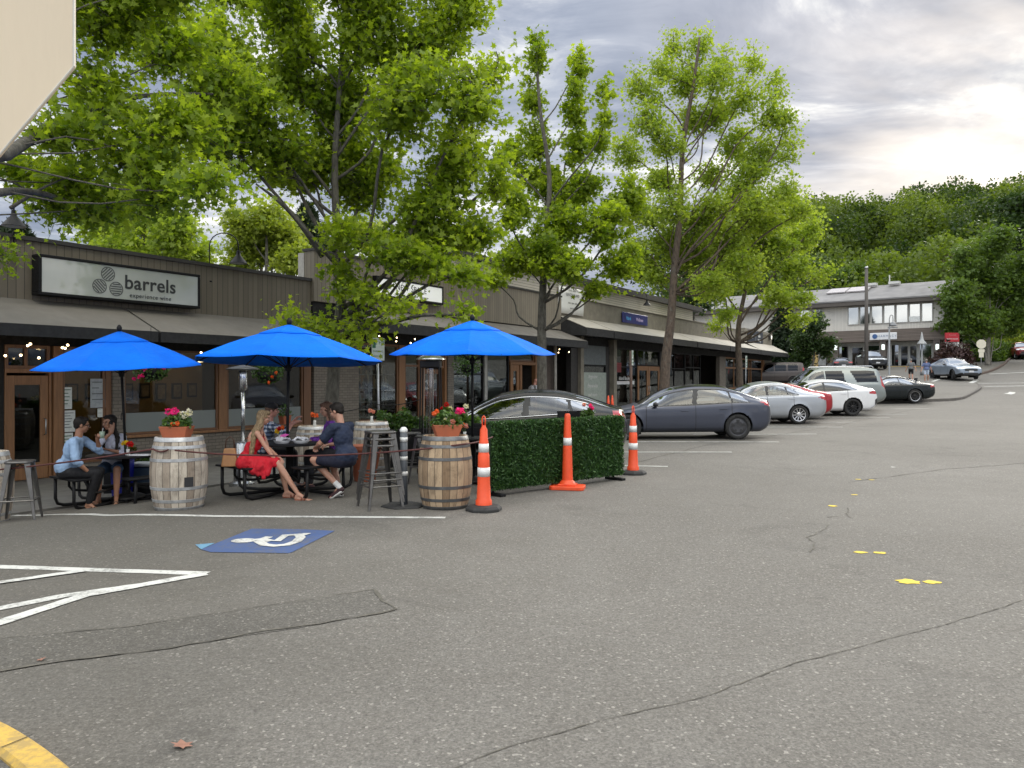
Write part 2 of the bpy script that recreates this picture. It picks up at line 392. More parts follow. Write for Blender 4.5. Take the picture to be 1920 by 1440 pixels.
ground_strip('crack', gp((1600, 973), (1583, 966), (1592, 952)), .013, M_SEAL, .004, .02, .06, .8)
ground_strip('crack', gp((1552, 970), (1572, 969)), .03, M_SEAL, .004, .02, .06, .8)
ground_strip('crack', gp((1180, 870), (1330, 834), (1440, 818), (1560, 800), (1660, 778), (1790, 752)), .03, M_SEAL, .004, .03, .3, .7)
ground_strip('crack', gp((1590, 905), (1760, 880), (1930, 868)), .02, M_SEAL, .004, .03, .2, .7)
for (u, v, a, b_) in [(1703, 1091, .14, .10), (1747, 1092, .11, .07), (1613, 1036, .10, .06), (1650, 1037, .10, .06), (1561, 949, .09, .07), (1602, 928, .08, .05), (1609, 899, .08, .05), (1634, 900, .07, .05), (1674, 876, .07, .05)]:
    c = G(u, v); n = 14; ph = random.uniform(0, 6)
    ground_poly('survey_mark', [(c.x+.62*a*math.cos(2*PI*k/n)*(1+.2*math.sin(3*k+ph)), c.y+.75*b_*math.sin(2*PI*k/n)*(1+.25*math.sin(2*k+ph))) for k in range(n)], M_WHITE if u == 1674 else M_SURV, .004)
# far crossing lines, stop bar and arrow
for q in [((1745, 718), (1764, 711.5), (1757, 711.5), (1735, 718)), ((1822, 720), (1836, 713), (1826, 713), (1812, 720))]:
    ground_poly('crossing_line', gp(*q), M_WHITE, .012)
ground_strip('crossing_line', gp((1832, 719), (1960, 718)), .3, M_WHITE, .012)
ground_strip('crossing_line', gp((1845, 725), (1960, 723)), .3, M_WHITE, .012)
ground_strip('crossing_line', gp((1855, 701.5), (1960, 696.5)), .35, M_WHITE, .012)
ground_poly('road_arrow', gp((1882, 738), (1890, 737), (1893, 735), (1904, 736), (1903, 738), (1896, 740)), M_WHITE, .012)
# kerbs
M_KERB = pm('kerb_concrete', (.20, .19, .17), .9, scale=3, bmp=.4); M_CONC = pm('sidewalk_concrete', (.13, .125, .115), .9, scale=2, var=.2, bmp=.3, dirt=.3)
def kerb(name, pts, wid, h, mat, step=.5, fill=None, lift=0):
    """raised kerb: top, faces; pts are xy"""
    P = []; pts = [Vector((p[0], p[1])) for p in pts]
    for k in range(len(pts)-1):
        m = max(1, int((pts[k+1]-pts[k]).length/step)); P += [pts[k]+(pts[k+1]-pts[k])*i/m for i in range(m)]
    P.append(pts[-1]); vs = []; fs = []
    for k, p in enumerate(P):
        tn = (P[min(k+1, len(P)-1)]-P[max(k-1, 0)]).normalized(); nn = Vector((-tn.y, tn.x)); g = H(p.x, p.y)
        for (o, z) in ((0, -.2), (0, h*.85), (.02, h), (wid-.02, h), (wid, h*.85), (wid, -.2)):
            q = p+nn*o; vs.append((q.x, q.y, g+z+lift))
        if k: fs += [(6*k-6+i, 6*k-6+i+1, 6*k+i+1, 6*k+i) for i in range(5)]
    fs += [(0, 1, 2, 3, 4, 5), tuple(range(len(vs)-1, len(vs)-7, -1))]
    return struct(MB().add(vs, fs).build(name, mat))
# yellow kerb bottom left (curve round the corner island) with its island fill
yk = [(-2.70, 4.10), (-2.12, 3.86), (-1.86, 3.60), (-1.68, 3.30), (-1.58, 3.0), (-1.56, 2.6), (-1.56, 1.6), (-1.56, 0)]
def gz(u, v, z): d = (EYE-z)*FPX/(v-VH); return Vector(((u-CU)/FPX*d, d, z))
YK0 = [gz(*q, .13) for q in ((-140, 1300), (0, 1343), (58, 1376), (108, 1412), (142, 1440), (175, 1500))]
yk = [(p.x, p.y) for p in YK0]+[(YK0[-1].x+.05, 1.6), (YK0[-1].x+.05, 0)]
def smooth_poly(pts, it=2):
    for _ in range(it):
        q = [pts[0]]
        for a_, b_ in zip(pts[:-1], pts[1:]):
            q += [(a_[0]*.75+b_[0]*.25, a_[1]*.75+b_[1]*.25), (a_[0]*.25+b_[0]*.75, a_[1]*.25+b_[1]*.75)]
        pts = q+[pts[-1]]
    return pts
yk = smooth_poly(yk)
kerb('kerb', yk[::-1], .14, .13, M_YELL, .1)
for (p0_, p1_) in (((2, 1401), (61, 1377)), ((-60, 1352), (-12, 1336))):
    a_, b_ = gz(*p0_, .134), gz(*p1_, .134); n_ = Vector((-(b_-a_).y, (b_-a_).x, 0)).normalized()*.003; struct(MB().add([a_-n_, b_-n_, b_+n_, a_+n_], [(0, 1, 2, 3)]).build('kerb_joint', M_CRACK))
mb = MB(); pp = [(p[0]-.14, p[1]-.02, .10) for p in yk]
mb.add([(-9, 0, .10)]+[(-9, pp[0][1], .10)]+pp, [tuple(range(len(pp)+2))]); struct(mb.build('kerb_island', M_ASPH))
# sidewalk along the shops
sw = []
mb = MB(); SS = list(np.arange(-14, 66.1, 1.0)); vs = []
for s in SS:
    for (t, dz_) in ((-11.85, -.1), (-11.85, .035), (-13.0, .04), (-14.6, .05), (-17.5, .06)):
        x, y = xy(s, t); vs.append((x, y, H(x, y)+dz_))
fs = [(5*k+i, 5*k+i+1, 5*k+5+i+1, 5*k+5+i) for k in range(len(SS)-1) for i in range(4)]
struct(mb.add(vs, fs).build('sidewalk', M_CONC))
# paved island beyond the parked cars, kerb round it
ik = smooth_poly([tuple(p[:2]) for p in gp((1640, 756), (1738, 753), (1796, 751), (1815, 742), (1834, 731), (1836, 727), (1829, 722))])
kerb('kerb', ik[::-1], .15, .14, pm('kerb_dark', (.11, .10, .09), .9, bmp=.4), .4)
mb = MB(); isl = [G(1560, 742)[:2]]+ik+[G(1760, 719)[:2], G(1690, 716)[:2], G(1600, 722)[:2]]
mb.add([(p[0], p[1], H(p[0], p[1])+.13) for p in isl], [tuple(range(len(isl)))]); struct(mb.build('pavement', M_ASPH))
# kerb of the road that climbs away on the right, and the bank behind it
rk = smooth_poly([tuple(p[:2]) for p in gp((1838, 703), (1858, 698), (1880, 688), (1893, 676), (1904, 662))])
kerb('kerb', rk, .18, .16, pm('kerb_brown', (.10, .07, .055), .9, bmp=.4), .5)
# ---------------- vegetation ----------------
MAPLE = np.array([(0, -.42), (.12, -.18), (.44, -.26), (.30, .02), (.52, .22), (.20, .22), (0, .62), (-.20, .22), (-.52, .22), (-.30, .02), (-.44, -.26), (-.12, -.18)])
OVAL = np.array([(0, -.5), (.26, -.1), (.2, .25), (0, .5), (-.2, .25), (-.26, -.1)])
QUAD = np.array([(0, -.5), (.34, 0), (0, .5), (-.34, 0)])
def leaves(cen, size, shape=MAPLE, up=.5, rng=rng, fold=.18):
    n = len(cen); k = len(shape)
    nr = rng.normal(size=(n, 3)); nr[:, 2] += up*2.0; nr /= np.linalg.norm(nr, axis=1, keepdims=True)
    a = rng.normal(size=(n, 3)); a[:, 2] -= .6; a -= nr*(a*nr).sum(1, keepdims=True); a /= np.linalg.norm(a, axis=1, keepdims=True)
    b = np.cross(nr, a)
    sx = shape[:, 0][None, :, None]; sy = shape[:, 1][None, :, None]
    sz = np.asarray(size).reshape(-1, 1, 1)
    V = cen[:, None, :] + sz*(b[:, None, :]*sx - a[:, None, :]*sy*-1 + nr[:, None, :]*(np.abs(sx)*fold - sy*sy*.15))
    F = np.arange(n*k).reshape(n, k)
    return V.reshape(-1, 3), F
M_BARK = None
def barkmat(name, c0, c1):
    m, t, b, out = newmat(name); p = t.n('ShaderNodeTexCoord').outputs['Object']
    q = t.vmath('MULTIPLY', p, (1, 1, .35)); n = t.noise(q, 14, 7, .7)
    c = t.ramp(n, [(.3, c0), (.6, c1)]); c = t.mix(t.ramp(t.noise(p, 5, 5, .7), [(.55, 0.0), (.7, .6)]), c, (.16, .165, .14))
    t.i(b, 'Base Color', c); b.inputs['Roughness'].default_value = .95; bump(t, b, n, .8, .03); return m
M_BARK = barkmat('maple_bark', (.035, .03, .025), (.13, .12, .10)); M_BARKR = barkmat('bark_brown', (.04, .03, .024), (.14, .105, .08))
def tree(label, trunk, rad, lobes, n_leaf, lsize, mat, group=None, name='maple_tree', cat='tree', bark=None, shape=MAPLE, twig=.75, per=11, seed=1, spread=.16, limbs_to=None, up=.5, tw_r=.012, limbs=None, zmin=0, lk=1.0):
    """trunk: world points bottom to top; lobes: (world centre, (rx, ry, rz)); limbs join the lobes to the trunk"""
    rg = np.random.default_rng(seed); base = Vector(trunk[0])
    root = thing(name, label, cat, base, 0, group)
    T = [Vector(p)-base for p in trunk]; wood = MB(); nT = len(T)
    # flare and smooth trunk
    def cat_s(P, m=4):
        out = []
        for i in range(len(P)-1):
            p0, p1, p2, p3 = P[max(i-1, 0)], P[i], P[i+1], P[min(i+2, len(P)-1)]
            for j in range(m):
                t = j/m; out.append(.5*((2*p1)+(-p0+p2)*t+(2*p0-5*p1+4*p2-p3)*t*t+(-p0+3*p1-3*p2+p3)*t**3))
        return out+[P[-1]]
    TS = cat_s(T); L = len(TS)
    TR = [rad*(1-.82*i/(L-1))*(1+.35*math.exp(-i*1.2)) for i in range(L)]
    wood.tube(TS, TR, 12)
    anchors = []                       # (point, radius) available to grow from
    for (c, r) in lobes:
        c = Vector(c)-base; zt = c.z - 1.05*math.hypot(c.x, c.y) - r[2]*.4
        i = min(range(L), key=lambda q: abs(TS[q].z-max(zt, T[1].z)) + .25*(TS[q]-c).length*.2)
        i = max(i, L//5)
        while TS[i].z < zmin and i < L-3: i += 1
        a = TS[i]; d = c-a
        tip = c+Vector((0, 0, r[2]*.75)) if r[2] > 1.3*max(r[0], r[1]) else c+d.normalized()*min(r)*.5
        m1 = a+d*.35+Vector((0, 0, -.06*d.length))+Vector(rg.normal(size=3)*.05*d.length); m2 = a+d*.72+Vector(rg.normal(size=3)*.05*d.length)
        P = cat_s([a, m1, m2, c, tip], 3); rr = lk*max(.02, min(TR[i]*.42, .010+.011*d.length))
        RR = [rr*(1-.85*q/(len(P)-1))+.006 for q in range(len(P))]
        wood.tube(P, RR, 7); anchors.append([(p, q) for p, q in zip(P, RR)])
    for P in (limbs or []):
        Q = cat_s([Vector(p)-base for p in P[0]], 3); wood.tube(Q, [P[1]*(1-.8*k/(len(Q)-1)) for k in range(len(Q))], 8)
    vol = np.array([r[0]*r[1]*r[2] for c, r in lobes])**.62; vol /= vol.sum()
    ntw = n_leaf//per; cents = []; tin = []
    for li, (c, r) in enumerate(lobes):
        c = Vector(c)-base; A = anchors[li]; An = np.array([tuple(p) for p, q in A[3:]])
        sub = []
        for _ in range(max(3, int(ntw*vol[li]/7))):       # secondary branches, each with a few twigs
            u = rg.normal(size=3); u /= np.linalg.norm(u); q = np.array(c)+u*np.array(r)*rg.random()**.45*.92
            dd = np.linalg.norm(An-q, axis=1)+np.maximum(0, An[:, 2]-q[2])*1.2; k = int(np.argmin(dd)); s0 = An[k]
            dv = q-s0; ln = np.linalg.norm(dv)
            mid = s0+dv*.5+np.array([0, 0, .10*ln])+rg.normal(size=3)*.06*ln
            wood.tube([s0, mid, q], [min(.03, .008+.010*ln), .006+.004*ln, .004], 4, caps=False)
            br = rg.random()*.5                            # shared tint: light and dark clumps by leaf age
            for __ in range(7):
                f = .35+.65*rg.random(); p = (s0*(1-f)**2+2*mid*f*(1-f)+q*f*f) if f < 1 else q
                tv = rg.normal(size=3)*np.array([1, 1, .6]); tv[2] += .15; tv /= np.linalg.norm(tv); tl = twig*(.4+.8*rg.random())
                e = p+tv*tl
                if rg.random() < .45: wood.tube([p, e], [.006, .003], 3, caps=False)
                m = max(3, int(per*(.5+rg.random()))); ff = rg.random(m)**.7
                pts = p+np.outer(ff, e-p)+rg.normal(size=(m, 3))*spread*np.array([1, 1, .8]); cents.append(pts)
                tin.append(np.clip(br+rg.random(m)*.5, 0, 1))
    cen = np.concatenate(cents); ti = np.concatenate(tin)
    sz = lsize*(.45+.95*rg.random(len(cen))**1.4)
    V, F = leaves(cen, sz, shape, up, rg)
    wood.build('trunk', bark or M_BARK, root, smooth=True)
    np_mesh('crown', V, F, mat, np.repeat(ti, len(shape)), root)
    return root
def L_(d, lst, dz=1.0, seed=0, dspread=1.6):
    """lobes given as (u, v, half-width px, half-height px[, depth offset]) at depth d"""
    r_ = random.Random(seed); out = []
    for q in lst:
        dd = d+(q[4] if len(q) > 4 else r_.uniform(-dspread, dspread)); k = dd/FPX
        out.append((ray(q[0], q[1], dd), (q[2]*k, max(q[2], 30)*k*dz, q[3]*k)))
    return out
LM_A = leafmat('maple_leaf', (.085, .15, .013), (.34, .425, .045), .55); LM_B = leafmat('maple_leaf_light', (.155, .235, .030), (.35, .425, .080), .50)
LM_Y = leafmat('leaf_yellow_green', (.16, .22, .03), (.33, .38, .065)); LM_D = leafmat('leaf_dark', (.018, .04, .012), (.05, .09, .022), .3)
LM_C = leafmat('conifer_needles', (.010, .022, .010), (.026, .045, .016), .15); LM_G = leafmat('leaf_mid', (.055, .10, .02), (.13, .20, .038), .4)
GT = 'street trees along the shop fronts'
def tr(*pts): return [ray(*p) for p in pts]
b1 = GD(618, 17.0)
tree('large maple with a dense dark green crown rising behind the middle blue umbrella', [b1, ray(622, 760, 17), ray(630, 640, 17), ray(640, 560, 17), ray(632, 440, 17.1), ray(628, 300, 17.2), ray(640, 120, 17.2), ray(650, -60, 17.2)], .175,
     L_(17, [(420, 120, 95, 95), (540, 40, 85, 110), (690, 30, 90, 120), (820, 70, 70, 130), (878, 20, 34, 70), (880, 190, 55, 90), (770, 190, 90, 95), (640, 200, 100, 95), (500, 270, 90, 80), (400, 250, 75, 80), (690, 330, 105, 75),
             (850, 320, 75, 95), (560, 330, 70, 45), (800, 450, 95, 60), (895, 440, 45, 60), (785, 498, 60, 20, -1.2), (640, 445, 42, 36, -1), (650, 545, 26, 50, -.6), (545, 605, 26, 16, -.8), (610, 618, 34, 16, -.9), (690, 608, 26, 18, -.8), (650, 655, 30, 14, -.9),
             (868, 515, 36, 24, -1.5), (755, 575, 14, 12, -1.8), (868, 590, 14, 14, -1.8), (730, 480, 50, 26, -1.4), (700, 560, 22, 18, -1.2), (610, -100, 170, 70), (820, -80, 90, 60), (450, -30, 90, 60), (930, 130, 16, 45), (935, 330, 30, 60), (550, 165, 62, 66), (475, 195, 50, 50), (610, 300, 55, 45), (740, 100, 50, 60), (800, 380, 60, 40)], seed=3),
     74000, .138, LM_A, GT, seed=11, spread=.14, twig=.55, zmin=3.1, per=9, limbs=[([ray(606, 480, 17), ray(560, 415, 16.6), ray(520, 375, 16.2), ray(480, 345, 15.8)], .085), ([ray(628, 470, 17), ray(590, 415, 17), ray(560, 355, 17.2), ray(530, 290, 17.4)], .07)])
b2 = GD(1018, 24.8)
tree('slim maple with tall separate spires of leaves behind the black sedan', [b2, ray(1016, 700, 24.8), ray(1016, 600, 24.8), ray(1018, 540, 24.8), ray(1024, 440, 24.9), ray(1030, 330, 25), ray(1012, 200, 25), ray(1005, 80, 25)], .18,
     L_(24.8, [(1006, 105, 20, 52), (998, 190, 30, 52), (1003, 265, 34, 50), (1088, 130, 20, 42), (1082, 200, 30, 52), (1085, 275, 34, 50), (1134, 205, 13, 62), (1126, 275, 18, 35), (1020, 340, 55, 45), (1100, 345, 45, 40), (965, 300, 32, 45),
               (955, 390, 50, 60), (1040, 425, 75, 50), (1130, 420, 65, 50), (1180, 370, 42, 60), (975, 480, 60, 45), (1070, 500, 60, 30), (1165, 490, 45, 45), (1120, 545, 30, 22), (930, 530, 25, 25), (1060, 380, 60, 40), (1020, 480, 70, 35)], seed=5, dspread=1.5),
     36000, .145, LM_A, GT, zmin=3.0, lk=.8, seed=12, spread=.11, twig=.36)
b3 = GD(1243, 34.6)
tree('tall pale green maple with bare limbs showing through its thin crown', [b3, ray(1248, 680, 34.6), ray(1258, 600, 34.6), ray(1265, 500, 34.6), ray(1275, 400, 34.6), ray(1280, 280, 34.6), ray(1300, 160, 34.6), ray(1312, 70, 34.6)], .25,
     L_(34.6, [(1263, 90, 18, 40), (1312, 92, 24, 38), (1238, 130, 28, 30), (1205, 160, 36, 40), (1215, 235, 42, 40), (1290, 150, 50, 45), (1362, 130, 24, 40), (1412, 115, 12, 40), (1396, 180, 34, 38), (1455, 170, 12, 40), (1440, 220, 28, 45),
               (1345, 215, 40, 40), (1180, 290, 36, 45), (1240, 340, 50, 35), (1420, 300, 46, 42), (1482, 290, 14, 34), (1480, 350, 30, 26), (1330, 400, 80, 32), (1200, 400, 60, 40), (1420, 385, 60, 34), (1270, 450, 80, 34), (1200, 470, 45, 34), (1330, 330, 45, 26), (1470, 235, 18, 50), (1250, 270, 40, 30), (1380, 270, 40, 35), (1300, 230, 45, 30), (1400, 340, 50, 30), (1260, 390, 50, 30), (1340, 160, 30, 40), (1440, 420, 50, 35), (1500, 400, 30, 30), (1300, 480, 70, 36), (1370, 450, 60, 34), (1330, 530, 46, 22), (1225, 520, 40, 26), (1400, 500, 50, 30)], seed=6, dspread=2.2),
     56000, .150, LM_B, GT, zmin=5.0, lk=.75, seed=13, spread=.20, twig=.62, bark=M_BARKR)
b4 = GD(1388, 44)
tree('shorter spreading maple with yellow green leaves in front of the last shop', [b4, ray(1386, 690, 44), ray(1384, 630, 44), ray(1388, 590, 44), ray(1400, 530, 44), ray(1410, 450, 44), ray(1415, 380, 44)], .22,
     L_(44, [(1400, 410, 70, 40), (1470, 395, 50, 34), (1520, 430, 26, 40), (1345, 470, 60, 40), (1440, 470, 70, 40), (1500, 500, 45, 35), (1335, 545, 42, 30), (1390, 525, 45, 26), (1455, 555, 42, 24), (1545, 515, 10, 28), (1360, 590, 20, 14), (1500, 560, 30, 20), (1345, 610, 14, 10), (1330, 425, 45, 30), (1380, 370, 40, 25), (1500, 600, 28, 12), (1430, 440, 60, 40), (1490, 450, 50, 35), (1390, 480, 60, 35)], seed=7, dspread=2.5),
     34000, .18, LM_B, GT, zmin=3.4, seed=14, spread=.2, twig=.6, bark=M_BARKR)
# tree whose trunk stands outside the picture on the left
X0, Y0 = xy(1.7, -12.3)
tree('maple limbs and leaves reaching in from beyond the left edge above the first shop', [(X0, Y0, H(X0, Y0)), (X0+.1, Y0, 1.8), (X0+.1, Y0+.3, 3.4), (X0+.3, Y0+.8, 5), (X0+.4, Y0+1.2, 7.5), (X0+.6, Y0+1.4, 10)], .2,
     L_(12.3, [(210, 40, 75, 70), (310, 90, 75, 75), (170, 150, 40, 50), (210, 210, 45, 40), (130, 250, 60, 30), (320, 240, 80, 50), (420, 170, 60, 60), (250, 300, 75, 30), (60, 335, 60, 26), (150, 345, 60, 26), (110, 385, 50, 26), (200, 390, 60, 30), (290, 370, 50, 36), (5, 480, 26, 9), (380, 350, 55, 30), (300, -30, 80, 50), (150, -20, 70, 60), (-60, 150, 90, 80)], seed=8, dspread=1.2),
     24000, .122, LM_A, GT, zmin=4.5, lk=.22, seed=15, spread=.14, twig=.55, limbs=[([(X0+.2, Y0+.5, 4.2), ray(-60, 300, 9.6), ray(60, 258, 11), ray(150, 212, 12), ray(262, 180, 12.6), ray(400, 176, 13)], .11),
        ([(X0+.1, Y0+.3, 3.6), ray(-80, 365, 9.4), ray(40, 358, 11), ray(110, 372, 11.8), ray(180, 405, 12.4), ray(230, 425, 12.8)], .075), ([ray(110, 234, 11.6), ray(190, 240, 12), ray(240, 262, 12.4)], .035), ([ray(20, 390, 11), ray(85, 350, 11.5), ray(145, 325, 12)], .03)])
# trees behind the shop roofs
GB = 'trees behind the shop roofs'
def btree(label, u, d, lobes, n, ls, mat, name='leafy_tree', **kw):
    g = GD(u, d); c0 = lobes[0]; top = min(q[1] for q in lobes)
    return tree(label, [g, g+Vector((0, 0, 2)), ray(u, 560, d), ray(u, (top+560)/2, d), ray(u, top, d)], .2, L_(d, lobes, seed=int(u), dspread=1.5), n, ls, mat, GB, name, 'tree', seed=int(u), **kw)
btree('bright green leafy tree behind the roof above the shop sign with the round emblem', 270, 25, [(200, 430, 50, 55), (270, 380, 60, 70), (330, 440, 50, 60), (250, 470, 80, 35), (300, 310, 55, 50), (360, 480, 40, 30)], 15000, .17, LM_B)
btree('pale yellow green tree behind the roof between the lamp and the taller wall', 500, 34, [(470, 460, 45, 45), (530, 460, 45, 50), (500, 420, 55, 40), (560, 490, 40, 30), (450, 500, 30, 30), (440, 420, 22, 30)], 16000, .18, LM_Y)
btree('yellow green crown glimpsed above the roof behind the large maple', 740, 36, [(700, 450, 50, 45), (780, 470, 60, 40), (850, 480, 50, 40)], 9000, .2, LM_Y)
btree('dark crown standing behind the roof of the long shop row', 1300, 75, [(1260, 480, 60, 40), (1330, 490, 50, 40), (1200, 500, 60, 35), (1310, 560, 40, 30)], 9000, .35, LM_D, twig=1.2, spread=.35)
def conifer(label, u, vtop, vbot, d, wpx, n, seed, droop=.35, group='dark evergreens behind the buildings'):
    rg = np.random.default_rng(seed); g = GD(u, d); top = ray(u, vtop, d); h = top.z-g.z; root = thing('conifer_tree', label, 'tree', g, 0, group)
    z0 = max(.5, ray(u, vbot, d).z-g.z); wd = wpx*d/FPX
    MB().tube([(0, 0, -.2), (0, 0, h*.5), (0, 0, h)], [.28, .16, .03], 8).build('trunk', M_BARKR, root, True)
    k = n//26; cents = []; ti = []
    for _ in range(k):
        f = rg.random()**.8; z = z0+(h-z0)*f; rr = wd*(1-f)**.8*(.55+.55*rg.random())+.15; a = rg.random()*2*PI
        s = np.linspace(.25, 1, 26)+rg.normal(size=26)*.03; dr = -droop*rr*s**2
        pts = np.stack([np.cos(a)*rr*s, np.sin(a)*rr*s, z+dr], 1)+rg.normal(size=(26, 3))*np.array([.12, .12, .14])*(.5+rr*.35)
        cents.append(pts); ti.append(np.clip(rg.random()*.6+rg.random(26)*.4, 0, 1))
    V, F = leaves(np.concatenate(cents), .028*d**.5*(1+rg.random(k*26)), QUAD*np.array([.6, 1.7]), -.1, rg)
    np_mesh('crown', V, F, LM_C, np.repeat(np.concatenate(ti), 4), root); return root
conifer('dark evergreen with drooping branches beyond the end of the shop row', 1470, 560, 690, 72, 62, 14000, 21, .9)
conifer('dark evergreen top behind the roof at the far left under the hanging lamp', 30, 420, 480, 34, 62, 6000, 22)
conifer('dark evergreen behind the yellow green tree, left of the large maple', 575, 385, 500, 48, 70, 9000, 23)
conifer('evergreen top standing behind the pale roof at the left', 490, 395, 480, 52, 30, 5000, 24)
def shrubtree(label, u, d, lobes, n, ls, mat, name='leafy_tree', cat='tree', group=None, bark=None, multi=0, **kw):
    g = GD(u, d); top = min(q[1] for q in lobes); vb = VH-(g.z-EYE)*FPX/d
    limbs = []
    for k in range(multi):
        uu = u+(-12+10*k)*75/d*.9; limbs.append(([g+Vector((.12*(k-1), 0, -.1)), ray((u+uu)/2, vb-30, d), ray(uu, vb-75, d), ray(uu+(-14+14*k), vb-130, d)], .13-.02*k))
    return tree(label, [g, g*.0+ray(u, vb-25, d), ray(u+4, (vb+top)/2, d), ray(u, top+10, d)], .16, L_(d, lobes, seed=int(u)), n, ls, mat, group, name, cat, seed=int(u), bark=bark, limbs=limbs, **kw)
M_BARKL = barkmat('bark_pale', (.09, .085, .075), (.24, .22, .19))
shrubtree('small round tree between the shop row and the pale two storey building', 1522, 63, [(1510, 640, 34, 30), (1545, 650, 24, 26), (1530, 610, 24, 22), (1500, 670, 24, 14)], 8000, .22, LM_D, twig=.5, spread=.2)
shrubtree('wide multi stemmed green tree on the bank behind the octagonal sign', 1852, 74, [(1800, 560, 44, 42), (1850, 520, 55, 50), (1900, 560, 50, 50), (1830, 600, 60, 34), (1790, 610, 30, 26), (1900, 610, 40, 30), (1870, 460, 40, 40), (1930, 500, 50, 60), (1810, 490, 30, 34)], 26000, .33, LM_G, bark=M_BARKL, multi=4, twig=1.0, spread=.33)
shrubtree('dark tree at the right edge above the climbing road', 1960, 90, [(1930, 400, 50, 50), (1900, 440, 45, 50), (1950, 480, 60, 60), (1900, 380, 30, 30)], 9000, .42, LM_D, twig=1.3, spread=.4)
shrubtree('dark shaded tree in the undergrowth right of the octagonal sign', 1885, 92, [(1870, 620, 40, 30), (1900, 600, 40, 36), (1840, 640, 26, 24), (1925, 630, 30, 30)], 8000, .38, LM_D, twig=1.2, spread=.35)
LM_P = leafmat('leaf_purple', (.035, .02, .02), (.09, .05, .05), .2)
def bush(name, label, cat, base, r, n, ls, mat, group=None, seed=1, shape=OVAL, dome=1.0, up=.4, stems=True):
    rg = np.random.default_rng(seed); root = thing(name, label, cat, base, 0, group)
    u = rg.normal(size=(n, 3)); u /= np.linalg.norm(u, axis=1, keepdims=True); u[:, 2] = np.abs(u[:, 2])
    bl = 1+.25*np.sin(u[:, 0]*5+seed)*np.cos(u[:, 1]*6+seed*2)
    c = u*(rg.random((n, 1))**.33)*bl[:, None]*np.array(r)
    V, F = leaves(c, ls*(.6+.7*rg.random(n)), shape, up, rg)
    np_mesh('foliage', V, F, mat, np.repeat(rg.random(n), len(shape)), root)
    if stems:
        mb = MB()
        for k in range(9):
            a = rg.random()*6.28; q = (math.cos(a)*r[0]*.5, math.sin(a)*r[1]*.5, r[2]*.7); mb.tube([(0, 0, -.05), (q[0]*.4, q[1]*.4, q[2]*.5), q], [.02*r[2]+.004, .012*r[2]+.003, .003], 5)
        mb.build('stem', M_BARKR, root, True)
    return root
bush('purple_shrub', 'purple leaved shrub under the red sign behind the blue grey crossover', 'shrub', GD(1786, 71), (1.9, 1.6, 2.3), 3500, .3, LM_P, seed=3)
for k, (u, d, r, lab) in enumerate([(1878, 84, (2.6, 2, 2.0), 'low shrub nearest the octagonal sign on the bank'), (1850, 80, (1.6, 1.5, 1.6), 'small shrub at the foot of the multi stemmed tree'), (1895, 88, (2.6, 2, 4.4), 'tall bright shrub between the tree and the red parked car')]):
    bush('shrub', lab, 'shrub', GD(u, d), r, 3000, .3, LM_G if k != 2 else LM_Y, 'shrubs on the bank', seed=10+k)
GL = 'light green trees behind the two storey building'
shrubtree('light green tree showing above the roof left of the utility pole', 1600, 112, [(1585, 530, 26, 30), (1612, 520, 20, 30), (1600, 560, 40, 20)], 6000, .42, LM_G, group=GL, twig=1.1, spread=.35)
shrubtree('light green tree showing above the roof right of the utility pole', 1700, 112, [(1690, 540, 30, 24), (1720, 520, 28, 26), (1740, 550, 22, 18), (1665, 555, 20, 16)], 8000, .42, LM_G, group=GL, twig=1.1, spread=.35)
shrubtree('dark purple leaved tree at the right end of the far roof', 1775, 105, [(1780, 520, 20, 34), (1765, 560, 20, 20), (1800, 490, 20, 20)], 5000, .4, LM_P, twig=1, spread=.35)
# wooded hill
def hill_h(x, y):
    d = np.hypot(x, y); az = np.degrees(np.arctan2(x, y))
    up = np.clip((d-100)/95, 0, 1); up = up*up*(3-2*up); k = np.clip((az-6)/15, 0, 1); k = k*k*(3-2*k)
    return Hn(x, y)-2.5 + 21*up*k*(1+.05*np.sin(az*.9)+.04*np.sin(az*2.3+1))
hx = np.arange(0, 330, 6.0); hy = np.arange(60, 330, 6.0); HXX, HYY = np.meshgrid(hx, hy, indexing='ij'); HZ = hill_h(HXX, HYY)
V = np.stack([HXX.ravel(), HYY.ravel(), HZ.ravel()], 1); ny2 = len(hy)
i, j = np.meshgrid(np.arange(len(hx)-1), np.arange(ny2-1), indexing='ij'); a = (i*ny2+j).ravel(); F = np.stack([a, a+ny2, a+ny2+1, a+1], 1)
keep = (HZ.ravel()[F] > Hn(V[F][:, :, 0], V[F][:, :, 1])-3).all(1)
struct(np_mesh('hillside', V, F[keep], pm('forest_floor', (.03, .035, .015), .95, bmp=0), smooth=True))
rg = np.random.default_rng(33); P = []; S = []; TI = []; cnt = 0; wv = MB()
while cnt < 330:
    az = R(rg.uniform(13, 40)); d = rg.uniform(112, 212); x, y = d*math.sin(az), d*math.cos(az)
    z = float(hill_h(np.array(x), np.array(y))); hgt = rg.uniform(7, 14); rw = rg.uniform(3.2, 7.0); n = int(1300*rw*rw/17); cnt += 1
    u = rg.normal(size=(n, 3)); u /= np.linalg.norm(u, axis=1, keepdims=True)
    rr = (rg.random((n, 1))**.25)*(1+.28*np.sin(u[:, :1]*4+cnt)*np.sin(u[:, 1:2]*5+cnt*2)*1.0)
    c = np.array([x, y, z+hgt*.62])+u*rr*np.array([rw, rw, hgt*.42])
    c = c[(u[:, 1] < .55) | (u[:, 2] > .2)]
    P.append(c); S.append(rg.uniform(.32, .62, len(c))); TI.append(np.clip(rg.random()**1.3*.85+rg.random(len(c))*.3-.08, 0, 1))
    wv.tube([(x, y, z-.5), (x, y, z+hgt*.8)], [.25, .1], 5, caps=False)
